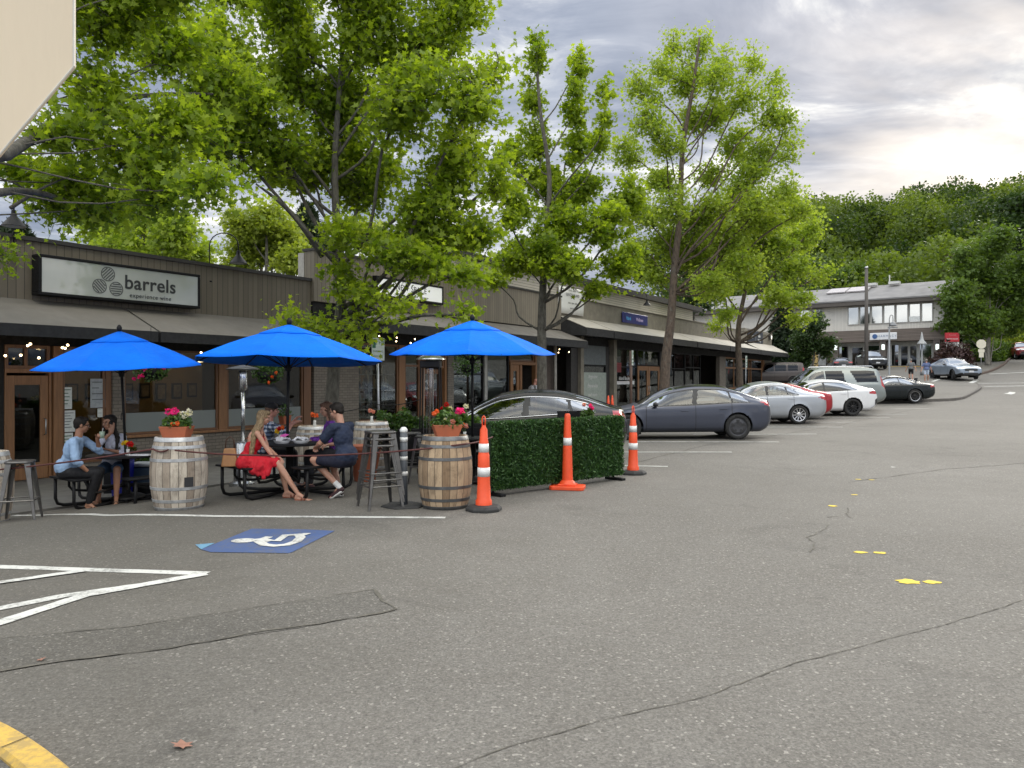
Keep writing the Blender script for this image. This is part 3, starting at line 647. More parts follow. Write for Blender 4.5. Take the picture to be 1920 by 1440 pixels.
V, F = leaves(np.concatenate(P), np.concatenate(S), QUAD*np.array([1.7, 1.1]), .3, rg)
np_mesh('hillside_forest', V, F, leafmat('forest_leaf', (.020, .045, .012), (.15, .205, .035), .4), np.repeat(np.concatenate(TI), 4))
o = bpy.data.objects['hillside_forest']; tag(o, 'dense green woodland covering the hill behind the buildings', 'woodland', None, 'stuff')
# ---------------- buildings ----------------
def boardmat(name, col, pitch=.15, groove=.012, axis='x', var=.12, gcol=.35):
    m, t, b, out = newmat(name); p = t.n('ShaderNodeTexCoord').outputs['Object']; x, y, z = t.sep(p)
    c = {'x': t.math('ADD', x, y), 'z': z}[axis]
    q = t.math('DIVIDE', c, pitch); fr = t.math('FRACT', q); g = t.math('LESS_THAN', fr, groove/pitch)
    wn = t.n('ShaderNodeTexWhiteNoise', noise_dimensions='1D'); t.i(wn, 'W', t.math('FLOOR', q))
    stt = t.vmath('MULTIPLY', p, (1, 1, .15) if axis == 'x' else (.15, .15, 1))
    n = t.math('ADD', t.math('MULTIPLY', wn.outputs[0], .4), t.math('MULTIPLY', t.noise(stt, 6, 6, .65), .6))
    cc = t.ramp(n, [(.25, tuple(k*(1-var) for k in col)), (.75, tuple(k*(1+var) for k in col))])
    cc = t.mix(t.ramp(t.noise(p, 1.1, 6, .7), [(.5, 0.0), (.8, .35)]), cc, tuple(k*.5 for k in col))
    t.i(b, 'Base Color', t.mix(g, cc, tuple(k*gcol for k in col))); b.inputs['Roughness'].default_value = .8
    bump(t, b, t.math('SUBTRACT', t.math('MULTIPLY', n, .2), g), .5, .008); return m
def brickmat(name, c1, c2, mortar, w=.2, h=.075):
    m, t, b, out = newmat(name); p = t.n('ShaderNodeTexCoord').outputs['Object']; x, y, z = t.sep(p)
    br = t.n('ShaderNodeTexBrick'); t.i(br, 'Vector', t.comb(t.math('ADD', x, y), z, 0.0)); t.i(br, 'Scale', 1.0)
    br.inputs['Color1'].default_value = (*c1, 1); br.inputs['Color2'].default_value = (*c2, 1); br.inputs['Mortar'].default_value = (*mortar, 1)
    br.inputs['Brick Width'].default_value = w; br.inputs['Row Height'].default_value = h; br.inputs['Mortar Size'].default_value = .006; br.inputs['Bias'].default_value = -.1
    c = t.mix(t.ramp(t.noise(p, 5, 6, .7), [(.4, 0.0), (.75, .35)]), br.outputs[0], tuple(k*.5 for k in c1))
    t.i(b, 'Base Color', c); b.inputs['Roughness'].default_value = .85
    bump(t, b, t.math('ADD', t.math('MULTIPLY', br.outputs['Fac'], -1.0), t.math('MULTIPLY', t.noise(p, 50, 4), .3)), .6, .006); return m
M_SIDING = boardmat('taupe_siding', (.170, .145, .110)); M_SIDING2 = boardmat('tan_siding', (.215, .187, .143))
M_STUCCO = pm('khaki_stucco', (.205, .185, .145), .9, scale=3, bmp=.4, bscale=120, dirt=.25)
M_BRICK = brickmat('grey_brick', (.21, .18, .145), (.16, .138, .112), (.075, .068, .06))
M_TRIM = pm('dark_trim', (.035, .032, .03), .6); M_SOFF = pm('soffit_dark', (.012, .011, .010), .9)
M_AWN = pm('awning_canvas', (.155, .142, .122), .85, scale=1.2, var=.12, bmp=.3, bscale=400, bdist=.001, dirt=.25)
M_AWN3 = pm('awning_canvas_beige', (.36, .335, .285), .85, scale=1.2, var=.1, bmp=.3, bscale=400, bdist=.001, dirt=.2)
M_VAL = pm('awning_valance', (.036, .036, .037), .85, spec=.25); M_WOOD = pm('stained_wood', (.235, .115, .05), .5, scale=5, var=.25, stretch=(8, 8, .5), bmp=.2)
M_WOODD = pm('stained_wood_dark', (.16, .075, .035), .5, scale=5, var=.25, stretch=(8, 8, .5), bmp=.2)
M_GLASS = glassmat('shop_glass', (.6, .62, .6), .03); M_BLACK = pm('black_metal', (.009, .009, .010), .5, bmp=.05, spec=.22)
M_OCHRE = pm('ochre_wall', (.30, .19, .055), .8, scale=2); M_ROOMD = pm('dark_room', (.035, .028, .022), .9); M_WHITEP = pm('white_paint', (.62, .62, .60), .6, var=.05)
M_ROOF = pm('roof_membrane', (.10, .10, .10), .9); M_BAND = boardmat('corrugated_band', (.50, .46, .38), .11, .018, 'z', .05, .4)
M_FROST = None
m, t, b, out = newmat('frosted_film'); b.inputs['Base Color'].default_value = (.20, .22, .21, 1); b.inputs['Roughness'].default_value = .28; M_FROST = m
M_BULB = pm('lit_bulb', (1, .85, .6), .5, emis=(1, .72, .38, 9), bmp=0); M_PAPER = pm('paper', (.60, .62, .58), .7, scale=20, var=.12); M_GREYP = pm('grey_panel', (.13, .145, .145), .7)
M_LIGHTP = pm('cream_panel', (.50, .46, .36), .6, scale=2); M_METAL = pm('galvanised', (.42, .43, .44), .35, .9)
TF = -15.8; RZ = math.atan2(DY, DX)
class Shop:
    def __init__(s, name, label, u0, z0, group):
        s.s0 = FW(u0, 700, TF)[0] if u0 is not None else 0; s.z0 = z0
        x, y = xy(s.s0, TF); s.root = thing(name, label, 'building', (x, y, z0), RZ, group)
    def X(s, u, t=TF): return FW(u, 700, t)[0]-s.s0
    def Z(s, u, v, t=TF): return FW(u, v, t)[1]-s.z0
    def box(s, name, x0, x1, y0, y1, z0, z1, mat, parent=None, bevel=0):
        return MB().box(x0, x1, y0, y1, z0, z1).build(name, mat, parent or s.root, bevel=bevel)
    def window(s, x0, x1, z0, z1, fm, mull=(), trans=(), fw=.06, y=.02, frost=0, name='window'):
        mb = MB(); d0, d1 = y-.04, y+.05
        mb.box(x0, x1, d0, d1, z0, z0+fw); mb.box(x0, x1, d0, d1, z1-fw, z1); mb.box(x0, x0+fw, d0, d1, z0+fw, z1-fw); mb.box(x1-fw, x1, d0, d1, z0+fw, z1-fw)
        for m in mull: mb.box(m-fw/2, m+fw/2, d0+.005, d1-.005, z0+fw, z1-fw)
        for q in trans: mb.box(x0+fw, x1-fw, d0+.008, d1-.008, q-fw/2, q+fw/2)
        o = mb.build(name, fm, s.root)
        MB().box(x0+fw*.5, x1-fw*.5, y, y+.006, z0+fw*.5, z1-fw*.5).build('pane', M_GLASS, o)
        if frost: MB().box(x0+fw, x1-fw, y-.006, y-.002, z0+fw, z0+fw+frost).build('frosted_film', M_FROST, o)
        return o
    def door(s, x0, x1, z0, z1, fm, y=.0, st=.13, handle=1, kick=.28, recess=0):
        mb = MB(); d0, d1 = y-.03, y+.03
        mb.box(x0, x0+st, d0, d1, z0, z1); mb.box(x1-st, x1, d0, d1, z0, z1); mb.box(x0+st, x1-st, d0, d1, z1-st*1.2, z1); mb.box(x0+st, x1-st, d0, d1, z0, z0+kick)
        o = mb.build('door', fm, s.root, bevel=.006)
        MB().box(x0+st*.8, x1-st*.8, y-.004, y+.004, z0+kick*.9, z1-st).build('pane', M_GLASS, o)
        hx = x1-st*.5 if handle > 0 else x0+st*.5
        MB().tube([(hx, y-.03, z0+.85), (hx, y-.09, z0+.87), (hx, y-.09, z0+1.15), (hx, y-.03, z0+1.17)], .012, 8).build('handle', M_METAL, o, True)
        return o
    def awning(s, x0, x1, zt, zo, zb, out=1.3, mat=None, ribs=3):
        mb = MB(); mb.add([(x0, -.004, zt), (x1, -.004, zt), (x1, -out, zo), (x0, -out, zo), (x0, -.004, zt-.02), (x1, -.004, zt-.02), (x1, -out, zo-.02), (x0, -out, zo-.02)],
               [(0, 3, 2, 1), (4, 5, 6, 7), (0, 1, 5, 4), (3, 7, 6, 2), (0, 4, 7, 3), (1, 2, 6, 5)])
        o = mb.build('awning', mat or M_AWN, s.root)
        v = MB(); v.box(x0, x1, -out-.012, -out+.0, zb, zo-.004)
        for xe, e in ((x0, -1), (x1, 1)):
            v.prism([(-.01, zt-.03), (-out+.001, zo-.03), (-out+.001, zb), (-.01, zb+.05)], xe-.006 if e > 0 else xe, xe if e > 0 else xe+.006, 'x')
        v.build('valance', M_VAL, o)
        f = MB()
        for k in range(ribs+2):
            x = x0+.03+(x1-x0-.06)*k/(ribs+1); f.tube([(x, -.03, zb+.08), (x, -out+.03, zb+.08)], .015, 6); f.tube([(x, -.03, zt-.06), (x, -out+.03, zo-.06)], .015, 6)
        f.tube([(x0+.03, -out+.04, zb+.08), (x1-.03, -out+.04, zb+.08)], .018, 6)
        f.build('awning_frame', M_METAL, o, True); return o
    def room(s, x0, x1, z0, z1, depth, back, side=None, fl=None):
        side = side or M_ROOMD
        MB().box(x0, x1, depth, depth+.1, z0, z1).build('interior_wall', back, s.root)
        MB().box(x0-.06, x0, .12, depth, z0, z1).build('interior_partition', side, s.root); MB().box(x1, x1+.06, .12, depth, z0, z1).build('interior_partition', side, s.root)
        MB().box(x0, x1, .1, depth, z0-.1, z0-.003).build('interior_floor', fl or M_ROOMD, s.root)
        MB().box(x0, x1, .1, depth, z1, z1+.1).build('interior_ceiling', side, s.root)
GBG = 'joined single storey shop buildings'
# --- first shop (low parapet) ---
A = Shop('shop_building', 'low dark taupe shop with a barrel sign and wood framed windows, nearest on the left', 583, -.30, GBG)
S = A; XL = -14.5; XR = 0.0
S.box('parapet_wall', XL, XR-.002, 0, .25, 3.15, 4.64, M_SIDING); S.box('coping', XL, XR-.004, -.05, .31, 4.64, 4.72, M_TRIM)
S.box('roof', XL, XR-.004, .25, 14, 4.1, 4.25, M_ROOF); S.box('side_wall', XL, XL+.2, .26, 14, -.2, 4.09, M_SIDING); S.box('rear_wall', XL+.21, XR-.01, 13.8, 14, -.2, 4.09, M_SIDING)
z1 = 3.51
xg = S.X(230)
S.awning(XL+.05, xg-.03, 3.50, 2.94, 2.72); S.awning(xg+.03, XR-.06, 3.50, 2.94, 2.72)
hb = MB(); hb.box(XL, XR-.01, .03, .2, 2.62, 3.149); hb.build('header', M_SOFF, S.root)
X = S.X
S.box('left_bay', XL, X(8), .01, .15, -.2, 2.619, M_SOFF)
S.door(X(12), X(91), .02, 2.03, M_WOOD, y=.04, st=.15, kick=.32)
d = MB(); d.box(X(8), X(11.5), -.02, .12, 0, 2.08); d.box(X(91.5), X(96), -.02, .12, 0, 2.08); d.box(X(8), X(96), -.025, .12, 2.081, 2.16); d.build('door_frame', M_WOOD, S.root, bevel=.005)
S.window(X(8), X(93), 2.162, 2.617, M_WOODD, [X(48)])
S.box('post', X(98), X(115), -.06, .12, -.1, 2.617, M_WOOD, bevel=.006)
S.window(X(115.5), X(196), .25, 2.617, M_WOODD, fw=.05); S.box('post', X(196.5), X(207), -.04, .12, -.1, 2.617, M_WOODD, bevel=.006)
S.box('lower_wall', X(115.5), X(196), .0, .14, -.1, .249, M_BRICK)
S.box('brick_pier', X(207.5), X(230), -.08, .15, -.1, 2.617, M_BRICK)
S.window(X(230.5), X(408), .76, 2.617, M_WOODD, fw=.05, frost=.42); S.box('post', X(408.5), X(424), -.05, .12, .70, 2.617, M_WOOD, bevel=.006)
S.window(X(424.5), X(567), .76, 2.617, M_WOODD, fw=.05, frost=.42); S.box('post', X(567.5), X(581), -.05, .12, -.1, 2.617, M_WOODD, bevel=.006)
S.box('lower_wall', X(230.5), X(567), -.03, .14, -.1, .69, M_BRICK); S.box('window_sill', X(230.5), X(567), -.09, .10, .695, .755, M_WOOD, bevel=.008)
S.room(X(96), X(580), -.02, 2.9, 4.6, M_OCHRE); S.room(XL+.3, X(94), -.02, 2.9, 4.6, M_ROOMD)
pf = []
for k, x in enumerate(np.linspace(X(300), X(560), 9)):
    o = MB().box(x-.16, x+.16, 4.54, 4.58, 1.35+.04*(k % 3), 1.85).build('picture_frame', M_BLACK, None)
    o.location = S.root.location; o.rotation_euler = S.root.rotation_euler; pf.append(o)
    tag(o, ['small dark picture on the ochre wall inside the wine bar', ][0], 'picture', 'small dark pictures on the ochre wall inside')
    MB().box(x-.11, x+.11, 4.53, 4.539, 1.40+.04*(k % 3), 1.80).build('print', pm('print_tan', (.22, .16, .09), .7, scale=12, var=.5), o)
# posters on the glass panel
def poster(label, shop, u0, u1, z0, z1, mat=M_PAPER, y=-.012, lines=5, lm=None, cat='poster', group=None):
    x0, x1 = shop.X(u0), shop.X(u1); r = thing('poster', label, cat, shop.root.matrix_basis @ Vector((x0, y, z0)), RZ, group)
    r.location = shop.root.location + Matrix.Rotation(RZ, 3, 'Z') @ Vector((x0, y, z0))
    w_, h_ = x1-x0, z1-z0; MB().box(0, w_, -.006, 0, 0, h_).build('sheet', mat, r)
    if lines:
        mb = MB(); rr = random.Random(int(u0*7))
        for k in range(lines):
            zz_ = h_*(.9-.8*k/lines); mb.box(w_*.1, w_*rr.uniform(.5, .9), -.009, -.0065, zz_-h_*.035, zz_)
        mb.build('printed_lines', lm or pm('ink_grey', (.12, .13, .13), .7), r)
    return r
MG = pm('ink_green', (.03, .10, .04), .7)
poster('white notice with a green band on the glass beside the wooden door', A, 116.5, 134, 1.36, 1.80, lm=MG); poster('wide white notice low on the glass beside the wooden door', A, 116.5, 140, .90, 1.33, lines=6)
poster('pale green printed sheet lowest on the glass beside the wooden door', A, 116.5, 136, .35, .88, lines=7, lm=MG)
poster('silver framed menu board hanging on the glass left of the brick pier', A, 168.5, 198, 1.37, 1.97, pm('menu_grey', (.33, .35, .36), .3), lines=4); poster('small white card below the silver framed menu board', A, 182, 194, 1.17, 1.35, lines=2)
# hanging bulbs under the awnings
def bulb(label, loc, r=.035, group=None, name='light_bulb', cat='light bulb'):
    o = MB().sph((0, 0, 0), r, 10, 6).build(name, M_BULB, None, True); o.location = loc; tag(o, label, cat, group)
    MB().tube([(0, 0, r*.7), (0, 0, r*2)], r*.45, 6).build('socket', M_BLACK, o); return o
for (u, v) in [(52, 648), (57, 645), (117, 652), (122, 653), (127, 647), (10, 667), (39, 666), (73, 671), (377, 661)]:
    s_, z_ = FW(u, v, -15.35); x_, y_ = xy(s_, -15.35); bulb('small lit spot bulb under the first shop awning', (x_, y_, z_), .022, 'lit spot bulbs under the first shop awning')
for (u, v) in [(711, 630), (744, 633), (778, 636), (743, 640), (770, 643), (812, 640), (1049, 655), (1067, 660), (1047, 661)]:
    s_, z_ = FW(u, v, -15.0); x_, y_ = xy(s_, -15.0); bulb('tiny lit bulb strung under the second awning', (x_, y_, z_), .020, 'tiny bulbs strung under the second awning')
# --- middle building (taller wall) ---
B_ = Shop('shop_building', 'taller tan shop building with a white lightbox sign, behind the large maple', 583, -.15, GBG)
S = B_; X = S.X; XR = S.X(1048)
S.box('parapet_wall', 0, XR-.002, -.12, .25, 3.95, 5.33, M_SIDING2); S.box('coping', -.03, XR-.004, -.17, .31, 5.33, 5.40, M_TRIM)
S.box('side_wall', .0, .2, 1.0, 14, -.2, 4.3, M_SIDING2); S.box('parapet_return', 0, .2, .27, .50, -.2, 5.3, pm('pale_side_wall', (.42, .40, .36), .8)); S.box('roof', .21, XR-.01, .26, 14, 4.25, 4.4, M_ROOF); S.box('rear_wall', .21, XR-.02, 13.8, 14, -.2, 4.24, M_SIDING2)
xb0 = S.X(850)
S.box('metal_band', xb0, XR-.004, -.06, .2, 5.41, 6.06, M_BAND); S.box('roof_edge', xb0-.1, XR-.004, -.25, 3, 6.07, 6.28, M_TRIM)
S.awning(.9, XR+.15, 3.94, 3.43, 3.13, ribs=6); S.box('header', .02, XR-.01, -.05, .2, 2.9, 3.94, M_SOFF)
S.box('brick_pier', .02, X(668), -.10, .15, -.1, 2.89, M_BRICK)
S.window(X(668.5), X(746), .55, 2.89, M_WOODD, fw=.06); S.box('lower_wall', X(668.5), X(746), -.02, .14, -.1, .545, M_BRICK)
S.box('post', X(746.5), X(757), -.05, .12, -.1, 2.89, M_WOOD, bevel=.006); S.window(X(757.5), X(786), .2, 2.89, M_WOODD, trans=[2.25]); S.box('post', X(786.5), X(795), -.05, .12, -.1, 2.89, M_WOOD, bevel=.006)
S.door(X(796), X(831), .02, 2.15, M_WOODD, y=.12); S.window(X(795.5), X(831.5), 2.2, 2.89, M_WOOD); S.box('post', X(832), X(835.5), -.05, .12, -.1, 2.89, M_WOOD)
S.box('brick_pier', X(836), X(846.5), -.10, .15, -.1, 2.89, M_BRICK)
S.window(X(847), X(906), .35, 2.89, M_BLACK, trans=[2.0]); S.box('post', X(906.5), X(911.5), -.06, .1, -.1, 2.89, pm('pale_post', (.34, .33, .30), .6)); S.window(X(912), X(953.5), .35, 2.89, M_BLACK)
S.box('lower_wall', X(847), X(953.5), -.02, .14, -.1, .345, M_BRICK)
S.door(X(955.5), X(972), .05, 2.38, M_WOOD, y=-.02, st=.20); dd = MB(); dd.box(X(972.5), X(976), -.08, .1, 0, 2.38); dd.box(X(1001), X(1004.5), -.08, .1, 0, 2.89); dd.box(X(954), X(1000.9), -.08, .1, 2.385, 2.50); dd.build('door_frame', M_WOOD, S.root, bevel=.006)
S.window(X(954.5), X(1000), 2.51, 2.89, M_WOODD)
S.box('side_panel', X(1005), X(1036), -.04, .15, -.1, 2.89, pm('brown_panel', (.075, .055, .045), .7)); S.box('recess', X(1036.5), XR-.01, .3, .4, -.1, 2.89, M_SOFF)
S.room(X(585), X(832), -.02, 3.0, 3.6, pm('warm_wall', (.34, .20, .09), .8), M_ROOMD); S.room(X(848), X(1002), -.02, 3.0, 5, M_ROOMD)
# downpipe
dp = MB().tube([(0, 0, 0), (0, 0, 3.1), (0, .15, 3.35)], .07, 10).build('downpipe', pm('pale_pipe', (.40, .38, .34), .5), None, True)
s_, _ = FW(1041, 700, -15.6); x_, y_ = xy(s_, -15.6); dp.location = (x_, y_, H(x_, y_)); tag(dp, 'pale vertical downpipe beside the second street tree', 'pipe')
# --- long building ---
Cc = Shop('shop_building', 'long khaki shop row with beige sloping awnings running to the far corner', 1048, .0, GBG)
S = Cc; X = S.X; XR = S.X(1447)
S.box('parapet_wall', 0, XR, 0, .25, 4.05, 5.27, M_STUCCO); S.box('roof', .1, XR-.1, .26, 14, 4.9, 5.0, M_ROOF); S.box('side_wall', XR-.2, XR-.002, .26, 14, 0, 5.25, M_STUCCO)
S.box('metal_band', .0, X(1297), -.06, .2, 5.28, 5.93, M_BAND); S.box('roof_edge', 0, X(1310), -.25, 3, 5.94, 6.22, M_TRIM); S.box('coping', X(1297)+.01, XR+.02, -.04, .3, 5.275, 5.34, M_STUCCO)
S.box('end_parapet', X(1395), XR-.003, -.05, .24, 5.345, 5.55, M_STUCCO)
xs = [S.X(1046), S.X(1101), S.X(1266), S.X(1331), S.X(1392), XR+.3]
for k in range(5): S.awning(xs[k]+.05, xs[k+1]-.08, 4.42 if k < 4 else 4.55, 3.86, 3.52, 1.35, M_AWN3, ribs=4)
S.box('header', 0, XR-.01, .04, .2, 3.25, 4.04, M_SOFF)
def zf(u): return float(np.interp(S.s0+S.X(u), GS[:, 0], GS[:, 1]))
S.box('pilaster', X(1080), X(1085.5), -.25, .15, zf(1080)-.3, 3.6, M_STUCCO); S.box('pilaster', X(1142.5), X(1148), -.25, .15, zf(1143)-.3, 3.6, M_STUCCO)
S.box('dark_panel', X(1067), X(1079.7), -.1, .15, zf(1070)-.3, 3.24, M_TRIM)
S.box('upper_panel', X(1086), X(1135), -.02, .05, 2.35, 3.24, M_GREYP); S.window(X(1086), X(1135), zf(1100)+.2, 2.33, M_BLACK); S.box('dark_panel', X(1135.5), X(1142), -.02, .1, zf(1140)-.3, 3.24, M_TRIM)
S.window(X(1148.5), X(1194), zf(1170)+.15, 3.24, M_BLACK, trans=[2.3]); S.door(X(1195), X(1214.8), zf(1200)+.05, 2.38, M_WOOD, y=0, st=.2); S.door(X(1215.2), X(1236), zf(1220)+.05, 2.38, M_WOOD, y=0, st=.2, handle=-1)
S.window(X(1195), X(1236), 2.4, 3.24, M_BLACK)
S.box('post', X(1236.3), X(1243), -.05, .1, zf(1240)-.3, 3.24, M_TRIM)
S.window(X(1243.3), X(1284), zf(1260)+.15, 3.24, M_BLACK, trans=[2.3], mull=[X(1264)]); S.window(X(1284.3), X(1313), zf(1300)+.15, 3.24, M_BLACK, trans=[2.4], mull=[X(1300)])
S.box('recess', X(1313.5), X(1346), 1.2, 1.3, zf(1330)-.3, 3.24, M_SOFF)
S.box('brick_pier', X(1346.5), X(1358), -.1, .15, zf(1350)-.3, 3.24, M_BRICK)
S.window(X(1358.5), X(1428.5), zf(1390)+.25, 3.24, M_WOOD, trans=[2.5], mull=[X(1376), X(1391), X(1404), X(1408)], fw=.10); S.box('post', X(1428.8), X(1432), -.06, .1, zf(1430)-.3, 3.24, M_WOOD)
S.box('corner_wall', X(1432.3), XR-.003, .0, .2, zf(1440)-.4, 3.24, M_STUCCO)
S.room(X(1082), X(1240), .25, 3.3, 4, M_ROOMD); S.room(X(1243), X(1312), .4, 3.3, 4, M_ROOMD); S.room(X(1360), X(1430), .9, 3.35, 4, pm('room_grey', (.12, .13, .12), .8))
S.box('rear_wall', .1, XR-.3, 13.8, 13.95, 0, 4.89, M_STUCCO)
poster('tall white window poster with handwritten looking lines between two khaki pilasters', Cc, 1086.6, 1134.3, zf(1100)+.35, 1.99, pm('poster_sage', (.30, .34, .30), .5), -.06, 0)
P = bpy.data.objects['poster.005'] if 'poster.005' in bpy.data.objects else None
def at(shop, x, y, z): return shop.root.location + Matrix.Rotation(RZ, 3, 'Z') @ Vector((x, y, z))
pw = Cc.X(1134.3)-Cc.X(1086.6)
for k, tx in enumerate(['Argentine', 'Empanadas', 'and more']): text(tx, 'lettering', M_WHITEP, .24, (pw*.45, -.012, 1.42-.42*k), (R(90), 0, 0), P, .002, shear=.2)
poster('round dark red emblem on the window left of the brown sign post', Cc, 1150, 1162.5, 2.02, 2.50, pm('dark_red', (.16, .012, .018), .5), -.06, 0)
poster('white lettered strip with a red underline on the window behind the brown sign post', Cc, 1153, 1187, 1.42, 1.58, M_WHITEP, -.06, 2, pm('ink_red', (.25, .01, .015), .6))
text('Island Books', 'lettering', M_WHITEP, .26, (1.0, -.012, .3), (R(90), 0, 0), bpy.data.objects['poster.007'], .002)

# --- signs on the shops ---
def sign_root(name, label, shop, u0, v0, u1, v1, t, cat='sign'):
    """sign whose left-bottom corner is at (u0, v1) and right-top at (u1, v0) on plane t; returns root, w, h"""
    s0, zb = FW(u0, v1, t); s1, zt = FW(u1, v0, t); x, y = xy(s0, t); r = thing(name, label, cat, (x, y, zb), RZ); return r, s1-s0, zt-zb
TSG = -15.48
s0, zt0 = FW(73, 475, TSG); _, zb0 = FW(73, 552, TSG); s1, _ = FW(376, 515, TSG)
x, y = xy(s0, TSG); sg = thing('shop_sign', 'wide grey lightbox sign reading barrels experience wine with a three barrel emblem', 'sign', (x, y, zb0), RZ); w_, h_ = s1-s0, zt0-zb0
fr = MB(); e = .06; fr.box(0, w_, 0, .28, 0, e); fr.box(0, w_, 0, .28, h_-e, h_); fr.box(0, e, 0, .28, e, h_-e); fr.box(w_-e, w_, 0, .28, e, h_-e); fr.build('frame', M_BLACK, sg, bevel=.012)
m, t, b, out = newmat('sign_face_grey'); p = t.n('ShaderNodeTexCoord').outputs['Object']
t.i(b, 'Base Color', t.ramp(t.noise(p, 1.2, 3), [(.3, (.40, .42, .39)), (.7, (.50, .52, .49))])); b.inputs['Roughness'].default_value = .06; b.inputs['Specular IOR Level'].default_value = .9; b.inputs['Coat Weight'].default_value = .6
MB().box(e, w_-e, .02, .05, e, h_-e).build('face_panel', m, sg)
MINK = pm('sign_ink', (.03, .032, .034), .6); MINK2 = pm('sign_ink_grey', (.08, .085, .085), .6)
text('barrels', 'lettering', MINK, h_*.52, (w_*.655, .014, h_*.53), (R(90), 0, 0), sg, .003, spacing=1.05, bold=.006)
text('experience wine', 'lettering', MINK, h_*.165, (w_*.655, .014, h_*.20), (R(90), 0, 0), sg, .003, spacing=1.12)
mb = MB()
sx0 = w_*.655-h_*.92
for (cx, cz, ang) in ((w_*.385, h_*.70, R(-45)), (w_*.335, h_*.36, R(45)), (w_*.435, h_*.33, R(90))):
    rr = h_*.19
    mb.add([(cx+q*math.cos(a), .012, cz+q*math.sin(a)) for q in (rr, rr*.88) for a in np.linspace(0, 2*PI, 33)[:-1]], [(k, (k+1) % 32, 32+(k+1) % 32, 32+k) for k in range(32)])
    for k in range(-2, 3):
        o_ = rr*.8*k/2.5; hl = math.sqrt(max(0, (rr*.82)**2-o_*o_)); c, s_ = math.cos(ang), math.sin(ang); th = rr*.075
        P4 = [(o_-th, -hl), (o_+th, -hl), (o_+th, hl), (o_-th, hl)]
        mb.add([(cx+a_*c-b_*s_, .013, cz+a_*s_+b_*c) for a_, b_ in [(q[0], q[1]) for q in P4]], [(0, 1, 2, 3)])
mb.build('barrel_emblem', MINK2, sg)
s0, zt0 = FW(706, 516, TSG); _, zb0 = FW(706, 555, TSG); s1, _ = FW(832, 560, TSG); x, y = xy(s0, TSG)
sg = thing('shop_sign', 'white lightbox sign half hidden behind hanging maple leaves', 'sign', (x, y, zb0), RZ); w_, h_ = s1-s0, zt0-zb0
fr = MB(); e = .07; fr.box(0, w_, 0, .17, 0, e); fr.box(0, w_, 0, .17, h_-e, h_); fr.box(0, e, 0, .17, e, h_-e); fr.box(w_-e, w_, 0, .17, e, h_-e); fr.build('frame', M_BLACK, sg, bevel=.012)
MB().box(e, w_-e, .02, .05, e, h_-e).build('face_panel', pm('sign_white', (.78, .79, .76), .35, emis=(.9, .93, .9, .25), var=.03), sg)
text('NEW SPACE', 'lettering', MINK, h_*.42, (w_*.5, .014, h_*.58), (R(90), 0, 0), sg, .003, spacing=1.1); text('- - - -  HAIR  +  MAKEUP', 'lettering', MINK, h_*.13, (w_*.6, .014, h_*.22), (R(90), 0, 0), sg, .003, spacing=1.2)
# round emblem sign
s0, zt0 = FW(955, 560, -15.95); _, zb0 = FW(955, 588, -15.95); s1, _ = FW(1045, 580, -15.95); x, y = xy(s0, -15.95)
sg = thing('shop_sign', 'black shop sign with a round brown emblem at its left end', 'sign', (x, y, zb0), RZ); w_, h_ = s1-s0, zt0-zb0
MB().box(0, w_, -.06, -.01, 0, h_).build('board', pm('sign_black', (.018, .018, .02), .5), sg)
MB().lathe([(h_*.80, 0), (h_*.80, .05), (h_*.72, .07), (h_*.6, .07), (h_*.58, .05)], 32, (0, -.15, h_*.45), ax='y').build('emblem_disc', pm('emblem_brown', (.06, .045, .035), .5), sg, auto=30)
MB().lathe([(h_*.42, 0), (h_*.42, .03), (h_*.32, .03), (h_*.32, 0)], 6, (0, -.165, h_*.45), ax='y').build('emblem_ring', pm('emblem_gold', (.22, .17, .10), .4), sg)
text('Conner & Co.', 'lettering', M_WHITEP, h_*.33, (w_*.5, -.066, h_*.72), (R(90), 0, 0), sg, .003); text('ART + ANTIQUES', 'lettering', M_WHITEP, h_*.38, (w_*.52, -.066, h_*.28), (R(90), 0, 0), sg, .003, spacing=1.05)
# white banner
s0, zb0 = FW(1045, 590, -15.70); s1, _ = FW(1094, 590, -15.70); _, zt0 = FW(1060, 556, -15.7); x, y = xy(s0, -15.7)
sg = thing('banner_sign', 'white square banner with faint grey lettering above the first beige awning', 'sign', (x, y, zb0+.1), RZ); w_, h_ = s1-s0, 1.15
bm_ = MB(); N_ = 12; bm_.add([(w_*i/N_, .03*math.sin(i*1.3)-.02*jj, h_*jj/4) for jj in range(5) for i in range(N_+1)], [(jj*(N_+1)+i, jj*(N_+1)+i+1, (jj+1)*(N_+1)+i+1, (jj+1)*(N_+1)+i) for jj in range(4) for i in range(N_)])
bo = bm_.build('banner_sheet', pm('banner_vinyl', (.72, .72, .69), .5, var=.04), sg, True); md = bo.modifiers.new('s', 'SOLIDIFY'); md.thickness = .004
for tx, z_, sz in (('WELL BEING', .93, .2), ('CENTER ISLAND', .72, .15), ('now open daily', .42, .12), ('welcome', .22, .12)): text(tx, 'lettering', MINK2, h_*sz, (w_*.5, -.10, h_*z_), (R(90), 0, 0), sg, .002)
